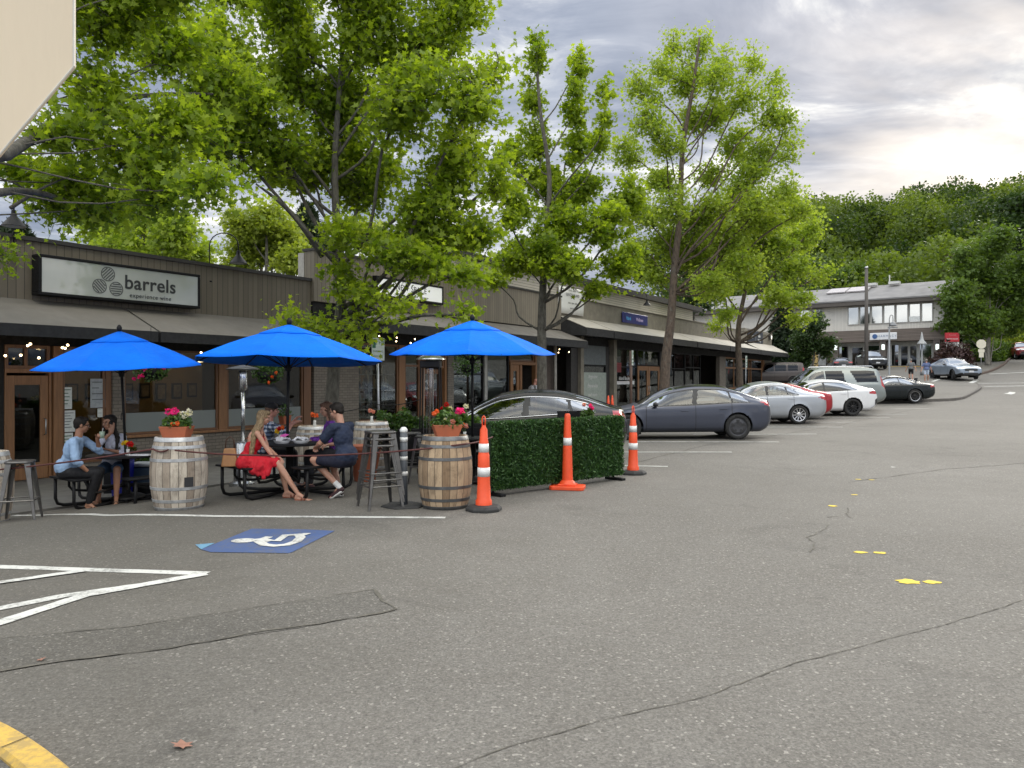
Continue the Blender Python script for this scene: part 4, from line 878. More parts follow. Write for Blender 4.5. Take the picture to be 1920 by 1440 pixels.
# blue wellness sign
s0, zt0 = FW(1166.5, 584, -15.74); _, zb0 = FW(1166.5, 604, -15.74); s1, _ = FW(1213.5, 600, -15.74); x, y = xy(s0, -15.74)
sg = thing('shop_sign', 'small dark blue sign with light blue and pink lettering on the khaki wall', 'sign', (x, y, zb0), RZ); w_, h_ = s1-s0, zt0-zb0
MB().box(0, w_, -.03, .03, 0, h_).build('board', pm('sign_blue', (.012, .015, .16), .35), sg, bevel=.02)
for tx, xc, mm in (('Island', .22, pm('letter_cyan', (.08, .40, .75), .5)), ('Wellness', .66, pm('letter_lilac', (.55, .45, .70), .5))): text(tx, 'lettering', mm, h_*.48, (w_*xc, -.033, h_*.45), (R(90), 0, 0), sg, .003, bold=.004)
s0, zt0 = FW(1398, 622, -15.92); _, zb0 = FW(1398, 641, -15.92); s1, _ = FW(1426, 640, -15.92); x, y = xy(s0, -15.92); zt0 = zb0+.95
sg = thing('shop_sign', 'dark navy sign with white words on the raised end of the shop row', 'sign', (x, y, zb0), RZ); w_, h_ = s1-s0, zt0-zb0
MB().box(0, w_, -.2, .02, 0, h_).build('board', pm('sign_navy', (.02, .026, .042), .5), sg, bevel=.02)
for tx, xc, zc in (('sage', .27, .52), ('white', .74, .60), ('beauty', .74, .26)): text(tx, 'lettering', M_WHITEP, h_*.36, (w_*xc, -.206, h_*zc), (R(90), 0, 0), sg, .003, bold=.012)
MB().box(w_*.49, w_*.5, -.205, -.203, h_*.2, h_*.8).build('divider_line', M_WHITEP, sg)
s0, z0 = FW(1442, 633, -15.8); x, y = xy(s0, -15.75); o = MB().box(-.25, .25, -.12, .06, -.18, .18).build('housing', M_TRIM, thing('flood_light', 'square white flood light at the far corner of the shop row', 'light', (x, y, z0), RZ), bevel=.02)
MB().lathe([(.16, 0), (.16, .02), (.05, .05)], 16, (0, -.17, 0), ax='y').build('lens', pm('lens_white', (.8, .78, .7), .3, emis=(1, .95, .8, .8)), o.parent, True)
# --- gooseneck lamps ---
def gooseneck(label, u, v, t, scale=1.0, first=[None], arc=.42, rot=0):
    """u, v locate the shade centre"""
    s_, z_ = FW(u, v, t); x, y = xy(s_, t)
    if first[0] is not None: return copy_tree(first[0], label, (x, y, z_), RZ+rot)
    r = thing('wall_lamp', label, 'lamp', (x, y, z_), RZ+rot, 'black gooseneck lamps over the shop signs')
    MB().lathe([(.205, -.13), (.21, -.125), (.06, .06), (.045, .10), (.04, .17), (.0, .19)], 24, caps=False).build('lamp_shade', M_BLACK, r, auto=40)
    MB().lathe([(.2, -.122), (.05, .05)], 24, caps=False).build('shade_lining', pm('lamp_white', (.5, .5, .48), .5), r, True)
    pts = [(0, 0, .15), (0, 0, .30)]+[(-.0, .34-.34*math.cos(a), .30+.30*math.sin(a)) for a in np.linspace(0, PI, 10)]+[(0, .68, .1), (0, .68, -.55)]
    MB().tube(pts, .014, 8).build('arm', M_BLACK, r, True)
    MB().lathe([(.07, 0), (.07, .03), (.02, .05)], 12, (0, .68, -.58)).build('base_plate', M_BLACK, r, True)
    MB().sph((0, 0, -.04), .05, 10, 6).build('bulb', pm('bulb_off', (.6, .58, .5), .3), r, True)
    first[0] = r; return r
gooseneck('black cone lamp on a hooked arm at the far left over the barrel sign', 26, 412, -15.1, rot=R(-25)); gooseneck('black cone lamp on a hooked arm above the roofline near the large maple', 447, 484, -15.3, rot=R(35)); gooseneck('small black cone lamp in front of the corrugated band above the blue sign', 1213, 568, -15.3)
gooseneck('black cone lamp in the leaves above the white lightbox sign', 765, 492, -15.3)
# ---------------- far two-storey building ----------------
EX, EY = -.755, .656
FX0, FY0 = (1763-CU)/FPX*75, 75.0
def LF(u, off=0):                      # distance along the far facade for image column u
    r = (u-CU)/FPX; ox, oy = FX0-EY*off, FY0+EX*off
    return (ox-r*oy)/(r*EY-EX)
def ZL(u, v, off=0):
    L = LF(u, off); return EYE+(VH-v)/FPX*(FY0+EX*off+EY*L)
FZ = math.atan2(EY, EX); z0 = ZL(1763, 687)
fb = thing('office_building', 'pale two storey commercial building with a grey sloped roof at the far end', 'building', (FX0, FY0, z0), FZ)
LEN = 27.0; M_PALE = boardmat('pale_siding', (.70, .67, .61), .14, .02, 'x', .05, .7); M_BRSH = boardmat('brown_shingle', (.17, .14, .12), .16, .03, 'z', .15, .5)
M_SHING = pm('grey_shingle_roof', (.21, .205, .205), .95, scale=.5, var=.25, bmp=.5, bscale=20); M_GF = pm('ground_floor_wall', (.40, .375, .33), .85, scale=1.5)
M_PALEGL = glassmat('pale_window_glass', (.35, .42, .42), .45, .05)
def fbox(name, x0, x1, y0, y1, za, zb, mat, parent=None, bevel=0): return MB().box(x0, x1, y0, y1, za, zb).build(name, mat, parent or fb, bevel=bevel)
zs, zb_, ze = ZL(1763, 637)-z0, ZL(1763, 614)-z0, ZL(1759, 556)-z0      # soffit, band top, eave
fbox('ground_floor_wall', 0, LEN, -12, -1.5, -2, zs, M_GF); fbox('upper_wall', -.4, LEN, -12, -.02, zb_-.3, ze, M_PALE)
fbox('brown_band', -.5, LEN+.3, -1.6, .55, zs+.002, zb_-.0, M_BRSH)
fbox('fascia', -.9, LEN+.5, .0, .95, ze-.45, ze-.05, pm('fascia_brown', (.10, .088, .078), .8))
rf = MB(); rf.prism([(1.0, ze-.04), (1.0, ze+.10), (-4.6, ze+2.05), (-4.6, ze+1.9)], -.9, LEN+.5, 'x'); rf.prism([(-4.61, ze+2.05), (-11.5, ze+.1), (-11.5, ze-.04), (-4.61, ze+1.9)], -.9, LEN+.5, 'x'); rf.build('roof', M_SHING, fb)
for u in (1757, 1656, 1567): 
    L = LF(u, .3); fbox('pillar', L-.28, L+.28, .0, .5, -1.2, zs, pm('pillar_brown', (.12, .10, .088), .8))
zw0, zw1 = ZL(1738, 603)-z0, ZL(1738, 568)-z0
def fwin(u0, u1, z0_, z1_, y, mat=M_PALEGL, fm=None, name='window'):
    a, b_ = LF(u1, y), LF(u0, y); mb = MB(); f = .06; fm = fm or pm('window_frame_pale', (.45, .45, .42), .5)
    mb.box(a, b_, y-.03, y+.05, z0_, z0_+f); mb.box(a, b_, y-.03, y+.05, z1_-f, z1_); mb.box(a, a+f, y-.03, y+.05, z0_+f, z1_-f); mb.box(b_-f, b_, y-.03, y+.05, z0_+f, z1_-f)
    o = mb.build(name, fm, fb); MB().box(a+f*.6, b_-f*.6, y-.01, y+.01, z0_+f*.6, z1_-f*.6).build('pane', mat, o)
    MB().box(a+f, b_-f, y-.16, y-.12, z0_+f, z1_-f).build('blind', pm('window_blind', (.38, .43, .42), .8, var=.12, scale=1), o); return o
for u0, u1 in ((1590, 1610.5), (1612, 1632), (1634, 1655), (1657, 1678), (1680, 1702.5), (1705, 1726), (1728, 1749), (1523, 1543), (1500, 1520)): fwin(u0, u1, zw0, zw1, .05)
MDG = glassmat('dark_window_glass', (.05, .06, .06), .10, .05)
fbox('shopfront_wall', .6, LEN, -1.49, -1.3, -2, zs, pm('shopfront_pale', (.60, .60, .57), .7))
for u0, u1, md in ((1671, 1686, 0), (1688.5, 1703.5, 1), (1705.5, 1720, 1), (1723.5, 1748, 0), (1597, 1619, 1), (1548, 1592, 0), (1625, 1650, 0)):
    fwin(u0, u1, .03, 2.15 if md else 2.3, -1.24, MDG if md else M_PALEGL, pm('frame_white', (.6, .6, .57), .5), 'door' if md else 'window')
ys = MB().box(.6, LEN, .8, .95, -.12, .04).build('yellow_kerb', M_YELL, fb)
fbox('walkway', -.3, LEN, -1.29, .79, -2, .02, M_CONC); 
yb = MB().box(LF(1538), LF(1527), .6, .8, -.5, 2.1).build('yellow_panel', pm('ochre_panel', (.42, .30, .12), .8), fb)
for u0, u1 in ((1537, 1572), (1575, 1614)):
    a, b_ = LF(u1), LF(u0); m = MB(); m.obox(((a+b_)/2, -2.9, ze+1.60), ((b_-a)/2, 0, 0), (0, .9, -.31), (0, .02, .06)); m.build('skylight', pm('skylight_pale', (.45, .42, .42), .3), fb)
for u0, u1 in ((1629, 1645), (1668, 1688)):
    a, b_ = LF(u1, -4), LF(u0, -4); fbox('roof_vent', a, b_, -4.2, -3.5, ze+1.98, ze+2.25, pm('vent_white', (.6, .6, .58), .4))
MB().tube([(LF(1647), -4, ze+1.9), (LF(1647), -4, ze+3.0)], .06, 6).build('vent_pipe', M_WHITEP, fb)
def fpt(L, y, z): return Vector((FX0+EX*L-EY*y*1.0, FY0+EY*L+EX*y, z0+z))
# (local +y points towards the car park)
def fpt(L, y, z): return Vector((FX0, FY0, z0))+Matrix.Rotation(FZ, 3, 'Z') @ Vector((L, y, z))
a, b_ = LF(1682, .6), LF(1631, .6); sg = thing('shop_sign', 'long white sign with a round blue emblem on the brown band of the far building', 'sign', fpt(b_, .56, ZL(1660, 637, .6)-z0), FZ+PI)
w_ = b_-a; MB().box(0, w_, -.12, 0, 0, .72).build('board', pm('sign_white_plain', (.75, .76, .78), .4, var=.03), sg, bevel=.05)
MB().lathe([(.24, 0), (.24, .02)], 20, (.5, -.15, .36), ax='y').build('emblem', pm('emblem_blue', (.05, .12, .30), .5), sg); text('PHARMACY', 'lettering', pm('letter_slate', (.12, .18, .28), .5), .31, (w_*.60, -.125, .36), (R(90), 0, 0), sg, .003, spacing=1.35)
for k, (u, lab) in enumerate(((1567, 'white lit wall lamp on the left pillar of the far building'), (1656, 'white lit wall lamp on the pillar behind the utility pole'), (1757.5, 'white lit wall lamp on the right end pillar of the far building'))):
    L = LF(u, .6); r = thing('wall_lamp', lab, 'lamp', fpt(L, .62, ZL(u, 656, .6)-z0), FZ, 'white lit lamps on the pillars of the far building')
    MB().lathe([(.10, 0), (.15, .05), (.15, .5), (.1, .56)], 12).build('glass_globe', pm('lit_globe', (.9, 1, .95), .4, emis=(.85, 1, .92, .9)), r, True); MB().lathe([(.17, .57), (.12, .7), (.03, .74)], 12).build('cap', M_TRIM, r); MB().box(-.03, .03, -.14, 0, .6, .66).build('bracket', M_TRIM, r)
# little sheet in an upper window
sg = tag(MB().box(0, 1.0, 0, .02, 0, .45).build('window_notice', pm('notice_white', (.8, .82, .8), .5), None), 'white notice inside the upper window second from the right', 'notice'); sg.location = fpt(LF(1725, .12), .12, zw0+.12); sg.rotation_euler = (0, 0, FZ)
# ---------------- poles, posts and signs ----------------
g = GD(1624.5, 62); M_POLE = pm('weathered_pole', (.10, .09, .082), .9, stretch=(4, 4, .3), bmp=.4)
zt = ray(0, 503, 62).z; r = thing('utility_pole', 'tall brown wooden pole standing in front of the far building', 'pole', g); MB().tube([(0, 0, -.3), (0, 0, (zt-g.z)*.5), (0, 0, zt-g.z)], [.17, .145, .115], 12).build('shaft', M_POLE, r, True); MB().lathe([(.14, 0), (.16, .04), (.05, .16)], 12, (0, 0, zt-g.z)).build('cap', M_METAL, r, True)
M_LPOST = pm('lamp_post_grey', (.20, .21, .22), .5)
g = GD(1667.5, 56); zt = ray(0, 612, 56).z-g.z; r = thing('street_lamp', 'grey lamp post with a loop topped hanging lantern near the utility pole', 'street lamp', g)
MB().lathe([(.14, 0), (.14, .3), (.07, .4), (.055, zt)], 12).build('post', M_LPOST, r, True)
MB().tube([(0, 0, zt-.1), (.0, 0, zt+.5), (.06, 0, zt+.78), (.16, 0, zt+.84), (.26, 0, zt+.76), (.27, 0, zt+.35)], .03, 8).build('hook', M_LPOST, r, True); MB().lathe([(.0, .36), (.1, .3), (.26, .1), (.27, .05), (.1, .0)], 14, (.27, 0, zt)).build('lantern', M_LPOST, r, True); MB().box(-.1, .6, -.03, .03, zt-.12, zt-.06).build('crossbar', M_LPOST, r)
g = GD(1728.5, 64); zt = ray(0, 645, 64).z-g.z; r = thing('street_lamp', 'grey lamp post with a bell shaped top in front of the glass doors', 'street lamp', g)
MB().lathe([(.14, 0), (.14, .3), (.07, .4), (.055, zt)], 12).build('post', M_LPOST, r, True); MB().lathe([(.38, -.02), (.36, .06), (.16, .32), (.12, .48), (.10, .62), (.02, 1.0)], 16, (0, 0, zt)).build('lantern', pm('lantern_grey', (.34, .35, .35), .4), r, True)
g = GD(1840, 66); r = thing('stop_sign', 'pale octagonal sign seen from behind with a smaller plate below it', 'sign', g, R(-6)); zt = ray(0, 636, 66).z-g.z; RO = .42
M_PL = pm('sign_back', (.62, .58, .47), .5, var=.05)
MB().tube([(0, .04, -.2), (0, .04, zt-.3)], .035, 8).build('post', M_METAL, r, True); MB().lathe([(RO, 0), (RO, .01)], 8, (0, 0, zt-RO), ax='y', a0=PI/8).build('octagon_plate', M_PL, r); MB().box(-.26, .26, -.012, 0, zt-2*RO-.28, zt-2*RO-.02).build('upper_plate', M_PL, r); MB().box(-.19, .19, -.012, 0, zt-2*RO-.72, zt-2*RO-.29).build('lower_plate', M_PL, r)
g = GD(1785, 72); r = thing('red_sign', 'red billboard sign on white posts behind the purple shrub', 'sign', g, R(4)); z1_ = ray(0, 641, 72).z-g.z; z2_ = ray(0, 624, 72).z-g.z; hw = .68
MB().box(-hw, hw, -.06, .06, z1_, z2_).build('board', pm('sign_red', (.40, .012, .022), .5), r, bevel=.02); m = MB()
for sx in (-1, 1): m.box(sx*.58-.06, sx*.58+.06, -.05, .05, -.3, z1_-.02)
m.build('post', M_WHITEP, r); MB().box(-hw*.9, hw*.9, -.04, .04, z1_-.42, z1_-.05).build('lower_board', pm('sign_greyb', (.22, .2, .2), .5), r)
text('NORTH SQUARE', 'lettering', M_WHITEP, .15, (0, -.065, z1_+(z2_-z1_)*.32), (R(90), 0, 0), r, .003); text('FOR LEASE', 'lettering', M_WHITEP, .16, (0, -.045, z1_-.2), (R(90), 0, 0), r, .003); text('A merchant', 'lettering', pm('letter_pink', (.6, .25, .25), .5), .14, (0, -.065, z1_+(z2_-z1_)*.75), (R(90), 0, 0), r, .003)
g = GD(1538, 70); o = thing('utility_cabinet', 'black cabinet standing beside the yellow panel of the far building', 'cabinet', GD(1527, 66)); MB().box(-.28, .28, -.25, .25, 0, 1.1).build('body', M_BLACK, o, bevel=.03); MB().box(-.31, .31, -.28, .28, 1.11, 1.16).build('lid', M_BLACK, o)
# near overhead panel with the cut corner
D0 = 2.6; pl = [ray(-320, -160, D0), ray(139, -160, D0), ray(139, 125, D0), ray(0, 290, D0), ray(-320, 660, D0)]
o = thing('overhead_panel', 'pale cream board with a cut corner hanging into the top left', 'panel', pl[2]); m = MB(); m.prism([(p.x-pl[2].x, p.z-pl[2].z) for p in pl], 0, .012, 'y'); m.build('board', pm('cream_board', (.66, .56, .42), .6, scale=3, var=.06, dirt=.1, stretch=(1, 1, .3)), o, bevel=.002)
m = MB(); 
for q0, q1 in zip(pl[1:], pl[2:]): m.tube([(q0.x-pl[2].x, -.002, q0.z-pl[2].z), (q1.x-pl[2].x, -.002, q1.z-pl[2].z)], .0035, 6)
m.build('edge_trim', pm('edge_pale', (.6, .58, .52), .5), o)
m = MB(); m.tube([(-.62, .12, 1.2), (-.62, .12, -pl[2].z)], .04, 10); m.build('support_post', M_METAL, o, True)
# ---------------- vehicles ----------------
def paint(name, col, metal=.35, rough=.28, coat=.5):
    m, t, b, out = newmat(name); p = t.n('ShaderNodeTexCoord').outputs['Object']
    t.i(b, 'Base Color', t.mix(t.ramp(t.noise(p, 1.3, 4), [(.4, 0.0), (.7, .12)]), col, tuple(c*.7 for c in col)))
    b.inputs['Metallic'].default_value = metal; t.i(b, 'Roughness', t.ramp(t.noise(p, 3, 5, .7), [(.3, rough), (.7, rough+.1)]))
    b.inputs['Coat Weight'].default_value = coat; b.inputs['Specular IOR Level'].default_value = .5 if coat > .3 else .3; b.inputs['Coat Roughness'].default_value = .06; return m
M_CGLASS = glassmat('car_glass', (.42, .48, .50), .07); M_CGLASSD = glassmat('car_glass_dark', (.04, .04, .045), .03)
M_TYRE = pm('tyre_rubber', (.018, .018, .018), .85, bmp=.3); M_RIMD = pm('rim_dark', (.06, .06, .065), .4, .6, bmp=0); M_RIMS = pm('rim_silver', (.55, .55, .56), .25, .9, bmp=0); M_RIMB = pm('rim_black', (.012, .012, .012), .3, .3, bmp=0)
M_RGL = pm('roof_glass', (.008, .009, .011), .2, spec=.3, bmp=0); M_SEAM = pm('panel_gap', (.008, .008, .008), .8, bmp=0); M_PLAST = pm('black_plastic', (.015, .015, .016), .5); M_CHROME = pm('chrome_trim', (.75, .76, .78), .15, 1.0, bmp=0, var=.02)
M_TAIL = pm('tail_light_red', (.35, .008, .012), .15, coat=.6, bmp=0); M_HEAD = pm('headlight_glass', (.62, .65, .68), .12, .3, coat=.6, bmp=0); M_SEAT = pm('car_interior', (.03, .03, .032), .8); M_DIRTY = M_BLACK
M_PLATE = pm('number_plate', (.55, .56, .58), .4)
def wheel_proto(rad, wid, rimmat, spokes, style='spoke', lip=None):
    ty = MB(); R_, r0 = rad, rad*.70; w = wid
    ty.lathe([(r0, -w/2+.01), (r0+.02, -w/2), (R_-.03, -w/2), (R_-.005, -w/2+.03), (R_, 0), (R_-.005, w/2-.03), (R_-.03, w/2), (r0+.02, w/2), (r0, w/2-.01), (r0-.01, 0)], 40, ax='y', caps=False)
    ty.f += []; tm = ty.mesh('tyre', M_TYRE, True)
    rm = MB(); rm.lathe([(r0+.004, w/2-.015), (r0-.02, w/2-.02), (r0-.03, w/2-.06), (r0-.035, -w/2+.02)], 36, ax='y', caps=False, mi=1)
    rm.lathe([(r0-.03, w/2-.10), (.0, w/2-.10)], 24, ax='y', caps=False, mi=2)
    if style == 'disc':
        rm.lathe([(r0-.022, w/2-.03), (r0*.6, w/2-.012), (.04, w/2-.02)], 36, ax='y', caps=True)
        for k in range(spokes):
            a = 2*PI*k/spokes+.3; c, s_ = math.cos(a), math.sin(a); q = lambda x, z: (x*c-z*s_, w/2-.008, x*s_+z*c)
            rm.add([q(r0*.38, -.028), q(r0*.38, .018), q(r0*.78, .05), q(r0*.78, -.045)], [(0, 1, 2, 3)], 2)
    else:
        for k in range(spokes):
            a = 2*PI*k/spokes+.2; c, s_ = math.cos(a), math.sin(a)
            def q(x, z, y): return (x*c-z*s_, y, x*s_+z*c)
            pairs = ((0, .0),) if style == 'spoke' else ((-.035, -.0), (.035, .0))
            for of, _ in pairs:
                w0, w1 = (.038, .022) if style == 'spoke' else (.018, .014)
                v = [q(.05, of*.5-w0, w/2-.03), q(.05, of*.5+w0, w/2-.03), q(r0-.02, of*1.8+w1, w/2-.018), q(r0-.02, of*1.8-w1, w/2-.018), q(.05, of*.5-w0, w/2-.07), q(.05, of*.5+w0, w/2-.07), q(r0-.02, of*1.8+w1, w/2-.06), q(r0-.02, of*1.8-w1, w/2-.06)]
                rm.add(v, [(0, 1, 2, 3), (4, 7, 6, 5), (0, 3, 7, 4), (1, 5, 6, 2)])
        rm.lathe([(.075, w/2-.02), (.06, w/2-.01), (.0, w/2-.008)], 16, ax='y', caps=False)
    return tm, rm.mesh('rim', [rimmat, lip or rimmat, M_PLAST], False)
def curve(pts, x):
    p = np.array(pts, float); xs, ys = p[:, 0], p[:, 1]
    # monotone-ish cubic
    h = np.diff(xs); dl = np.diff(ys)/h; m = np.zeros(len(xs)); m[0], m[-1] = dl[0], dl[-1]
    for k in range(1, len(xs)-1): m[k] = 0 if dl[k-1]*dl[k] <= 0 else 2/(1/dl[k-1]+1/dl[k])
    i = np.clip(np.searchsorted(xs, x)-1, 0, len(h)-1); t = np.clip((x-xs[i])/h[i], 0, 1)
    return (2*t**3-3*t**2+1)*ys[i]+(t**3-2*t**2+t)*h[i]*m[i]+(-2*t**3+3*t**2)*ys[i+1]+(t**3-t**2)*h[i]*m[i+1]
def car(label, S, loc, rz, name='parked_car', cat='car', group=None, pitch=0):
    """S: spec with distances measured from the nose; local +x is forward, nose at +L/2"""
    root = thing(name, label, cat, loc, rz, group); root.rotation_euler = (0, pitch, rz)
    Lc = S['L']; step = S.get('step', .045); ax = S['axles']; RA = S['rw']+.045
    ds = set(np.round(np.concatenate([np.arange(0, .3, .02), np.arange(.3, Lc-.3, step), np.arange(Lc-.3, Lc, .02), [Lc]]), 4))
    for sm in S['seams']: ds -= {d for d in ds if abs(d-sm) < .016}; ds |= {round(sm-.007, 4), round(sm+.007, 4)}
    ds = np.array(sorted(ds)); nS = len(ds)
    zt, be, zb, w = curve(S['top'], ds), curve(S['belt'], ds), curve(S['bot'], ds), curve(S['plan'], ds); wr = curve(S['roofw'], ds)
    seg = S.get('seg', (1, 3, 9, 9, 1, 12, 4, 7)); rows = []; tags_ = []
    c = np.clip((zt-be)/.34, 0, 1); c = c*c*(3-2*c); hgt = zt-be
    Pts = [(0*w, zb), (w*.80, zb), (w*.965, zb+.10), (w, zb+(be-zb)*.52), (w*.99, be-.05), (w*.962, be+.0*w), (w*.90*(1-c)+wr*c, (be+hgt*.62)*(1-c)+(zt-.095)*c), ((w*.72)*(1-c)+wr*.86*c, zt-.02-.012*c), (0*w, zt+.012+.012*c)]
    def cr(p0, p1, p2, p3, t): return .5*((2*p1)+(-p0+p2)*t+(2*p0-5*p1+4*p2-p3)*t*t+(-p0+3*p1-3*p2+p3)*t**3)
    for k in range(8):
        for j in range(seg[k]+(1 if k == 7 else 0)):
            t = j/seg[k]; row = []
            for comp in (0, 1):
                P0 = Pts[k-1][comp] if k > 1 else Pts[k][comp]; P3 = Pts[k+2][comp] if k < 7 else Pts[k+1][comp]
                if k == 0: P0 = Pts[0][comp]; P3 = Pts[1][comp]
                if k == 7 and comp == 0: P3 = -Pts[7][0]
                if k == 7 and comp == 1: P3 = Pts[7][1]
                if k in (0,): v = Pts[k][comp]*(1-t)+Pts[k+1][comp]*t
                elif k == 5: v = Pts[5][comp]*(1-t)+Pts[6][comp]*t+(.03*np.sin(PI*t)*c if comp == 0 else 0)
                else: v = cr(P0, Pts[k][comp], Pts[k+1][comp], P3, t)
                row.append(v)
            rows.append(row); tags_.append((k, t))
    rows = np.array(rows); nR = len(rows)                 # (nR, 2, nS)
    # shoulder crease
    X = Lc/2-ds
    V = np.zeros((nR, nS, 3)); V[:, :, 0] = X[None, :]; V[:, :, 1] = rows[:, 0]; V[:, :, 2] = rows[:, 1]
    # sill and lower-door inset for shape
    kk = np.array([q[0] for q in tags_])
    for a in ax:                                         # snap the arch outline
        cx, cz = Lc/2-a, S['rw']; dx_ = V[:, :, 0]-cx; dz_ = V[:, :, 2]-cz; rr = np.hypot(dx_, dz_)
        msk = (np.abs(rr-RA) < step*.6) & (kk[:, None] >= 2) & (kk[:, None] <= 4) & (V[:, :, 2] > zb[None, :]+.02)
        f = np.where(msk, RA/np.maximum(rr, .01), 1); V[:, :, 0] = cx+dx_*f; V[:, :, 2] = cz+dz_*f
        fl = np.exp(-((rr-RA)/.05)**2)*.007*(kk[:, None] >= 2)*(kk[:, None] <= 4); V[:, :, 1] += fl
    body = {'body': MB(), 'win': {}, 'tail': MB(), 'head': MB()}
    faces = {}; 
    dc = (ds[:-1]+ds[1:])/2
    def cls(r, s):
        k, t = tags_[r]; t2 = tags_[r+1][1] if tags_[r+1][0] == k else 1.0; f = (t+t2)/2; d = dc[s]
        z = (V[r, s, 2]+V[r+1, s, 2]+V[r, s+1, 2]+V[r+1, s+1, 2])/4; x = Lc/2-d
        if k in (1, 2, 3, 4):
            for a in ax:
                if math.hypot(d-a, z-S['rw']) < RA: return None
        if k == 0: return 'under'
        if k == 5:
            for wi, (d0, d1, fn) in enumerate(S['side']):
                if d0(f) < d < d1(f) and .10 < f < .92: return 'side%d' % wi
            if S.get('trim') and S['side'][0][0](f)-.03 < d < S['side'][-1][1](f)+.02 and (zt[s]-be[s]) > .1: return 'trimb'
        if k >= 6 or (k == 5 and f > 1):
            m = (k-6+f) if k == 6 else 1+f
            if m > .45:
                for nm in ('wind', 'rear'):
                    d0, d1 = S[nm]
                    if d0 < d < d1: return nm
                if S.get('glassroof') and S['wind'][1]+.05 < d < S['rear'][0]-.05 and m > .75: return 'roofg'
        for nm, fn in S['lights']:
            if fn(d, z, k, f): return nm
        for sm, lo in S.get('seamrows', []): pass
        if 1 <= k <= 4 and any(abs(d-sm) < .008 for sm in S['seams']): return 'seam'
        if S.get('clad') and k in (1, 2) and z < zb[s]+S['clad']: return 'plast'
        return 'paint'
    groups = {}
    for r in range(nR-1):
        for s in range(nS-1):
            q = cls(r, s)
            if q: groups.setdefault(q, []).append((r, s))
    def emit(sides, keys_mats, nm, parent, thick=0):
        mb = MB(); idx = {}
        mats = []; 
        for mi, (key, mat) in enumerate(keys_mats):
            mats.append(mat)
            for (r, s) in groups.get(key, []):
                for sg in sides:
                    f = []
                    for (a, b_) in ((r, s), (r, s+1), (r+1, s+1), (r+1, s)):
                        kx = (a, b_, sg if abs(V[a, b_, 1]) > 1e-5 else 1)
                        if kx not in idx: idx[kx] = len(mb.v); mb.v.append((V[a, b_, 0], V[a, b_, 1]*sg, V[a, b_, 2]))
                        f.append(idx[kx])
                    mb.f.append(tuple(f if sg < 0 else f[::-1])); mb.m.append(mi)
        if not mb.f: return None
        return mb.build(nm, mats, parent, smooth=True)
    # caps at nose and tail
    bo = emit((1, -1), [('paint', S['paint']), ('seam', M_SEAM), ('under', M_PLAST), ('plast', M_PLAST), ('trimb', S.get('trimmat', M_PLAST)), ('roofg', M_RGL)], 'body', root)
    me = bo.data; me.set_sharp_from_angle(angle=R(38))
    mbc = MB()
    for s, fl in ((0, 1), (nS-1, 0)):
        vs = [(V[r, s, 0], V[r, s, 1], V[r, s, 2]) for r in range(nR)]+[(V[r, s, 0], -V[r, s, 1], V[r, s, 2]) for r in range(nR-2, 0, -1)]
        mbc.add(vs, [tuple(range(len(vs)))[::(1 if fl else -1)]])
    mbc.build('end_panel', S['paint'], root)
    gm = S.get('glass', M_CGLASS)
    for wi in range(len(S['side'])):
        for sg in (1, -1): emit((sg,), [('side%d' % wi, S['sideglass'][wi] if 'sideglass' in S else gm)], 'side_window', root)
    emit((1, -1), [('wind', S.get('wglass', gm))], 'windscreen', root); emit((1, -1), [('rear', gm)], 'rear_window', root)
    for sg in (1, -1):
        emit((sg,), [('tail', M_TAIL)], 'tail_light', root); emit((sg,), [('head', M_HEAD)], 'headlight', root)
    # chrome line over the side windows
    if S.get('chrome'):
        for sg in (1, -1):
            r5 = [i for i, q in enumerate(tags_) if q[0] == 5]; rT = r5[0]+int(len(r5)*.92); d0 = S['side'][0][0](.9); d1 = S['side'][-1][1](.9)
            ii = [s for s in range(nS) if d0-.1 <= ds[s] <= d1+.1]
            P = [(V[rT, s, 0], (V[rT, s, 1]+.006)*sg, V[rT, s, 2]) for s in ii]; rb = r5[0]
            P2 = [(V[rb, s, 0], (V[rb, s, 1]+.008)*sg, V[rb, s, 2]+.012) for s in ii]
            mb = MB(); mb.tube(P, .011, 5); mb.tube(P2, .009, 5); mb.build('window_trim', M_CHROME, root, True)
    # wheel wells, wheels
    tm, rm = wheel_proto(S['rw'], .225, *S['rim']); wm = max(S['plan'], key=lambda q: q[1])[1]
    for a in ax:
        for sg in (1, -1):
            wl = MB(); n = 20; vs = []; x = Lc/2-a
            for k in range(n+1):
                an = PI*k/n
                for y in (wm*.50, wm-.045): vs.append((x+RA*math.cos(an), sg*y, S['rw']+RA*math.sin(an)))
            wl.add(vs, [(2*k, 2*k+1, 2*k+3, 2*k+2) for k in range(n)]); wl.add([(x+RA*math.cos(PI*k/n), sg*wm*.5, S['rw']+RA*math.sin(PI*k/n)) for k in range(n+1)]+[(x-RA, sg*wm*.5, .12), (x+RA, sg*wm*.5, .12)], [tuple(range(n+3))])
            wl.build('wheel_arch_liner', M_SEAM, root)
    for a in ax:
        for sg in (1, -1):
            st_ = S.get('steer', 0) if a == ax[0] else 0
            wo = bpy.data.objects.new('wheel', None); C.objects.link(wo); wo.parent = root; wo.location = (Lc/2-a, sg*(wm-.135), S['rw']); wo.rotation_euler = (0, 0, (0 if sg > 0 else PI)+st_)
            for nm, me_ in (('tyre', tm), ('rim', rm)): o = bpy.data.objects.new(nm, me_); C.objects.link(o); o.parent = wo
    # seats, floor
    it = MB(); zf_ = .35; it.box(-Lc*.33, Lc*.2, -wm*.8, wm*.8, .25, zf_)
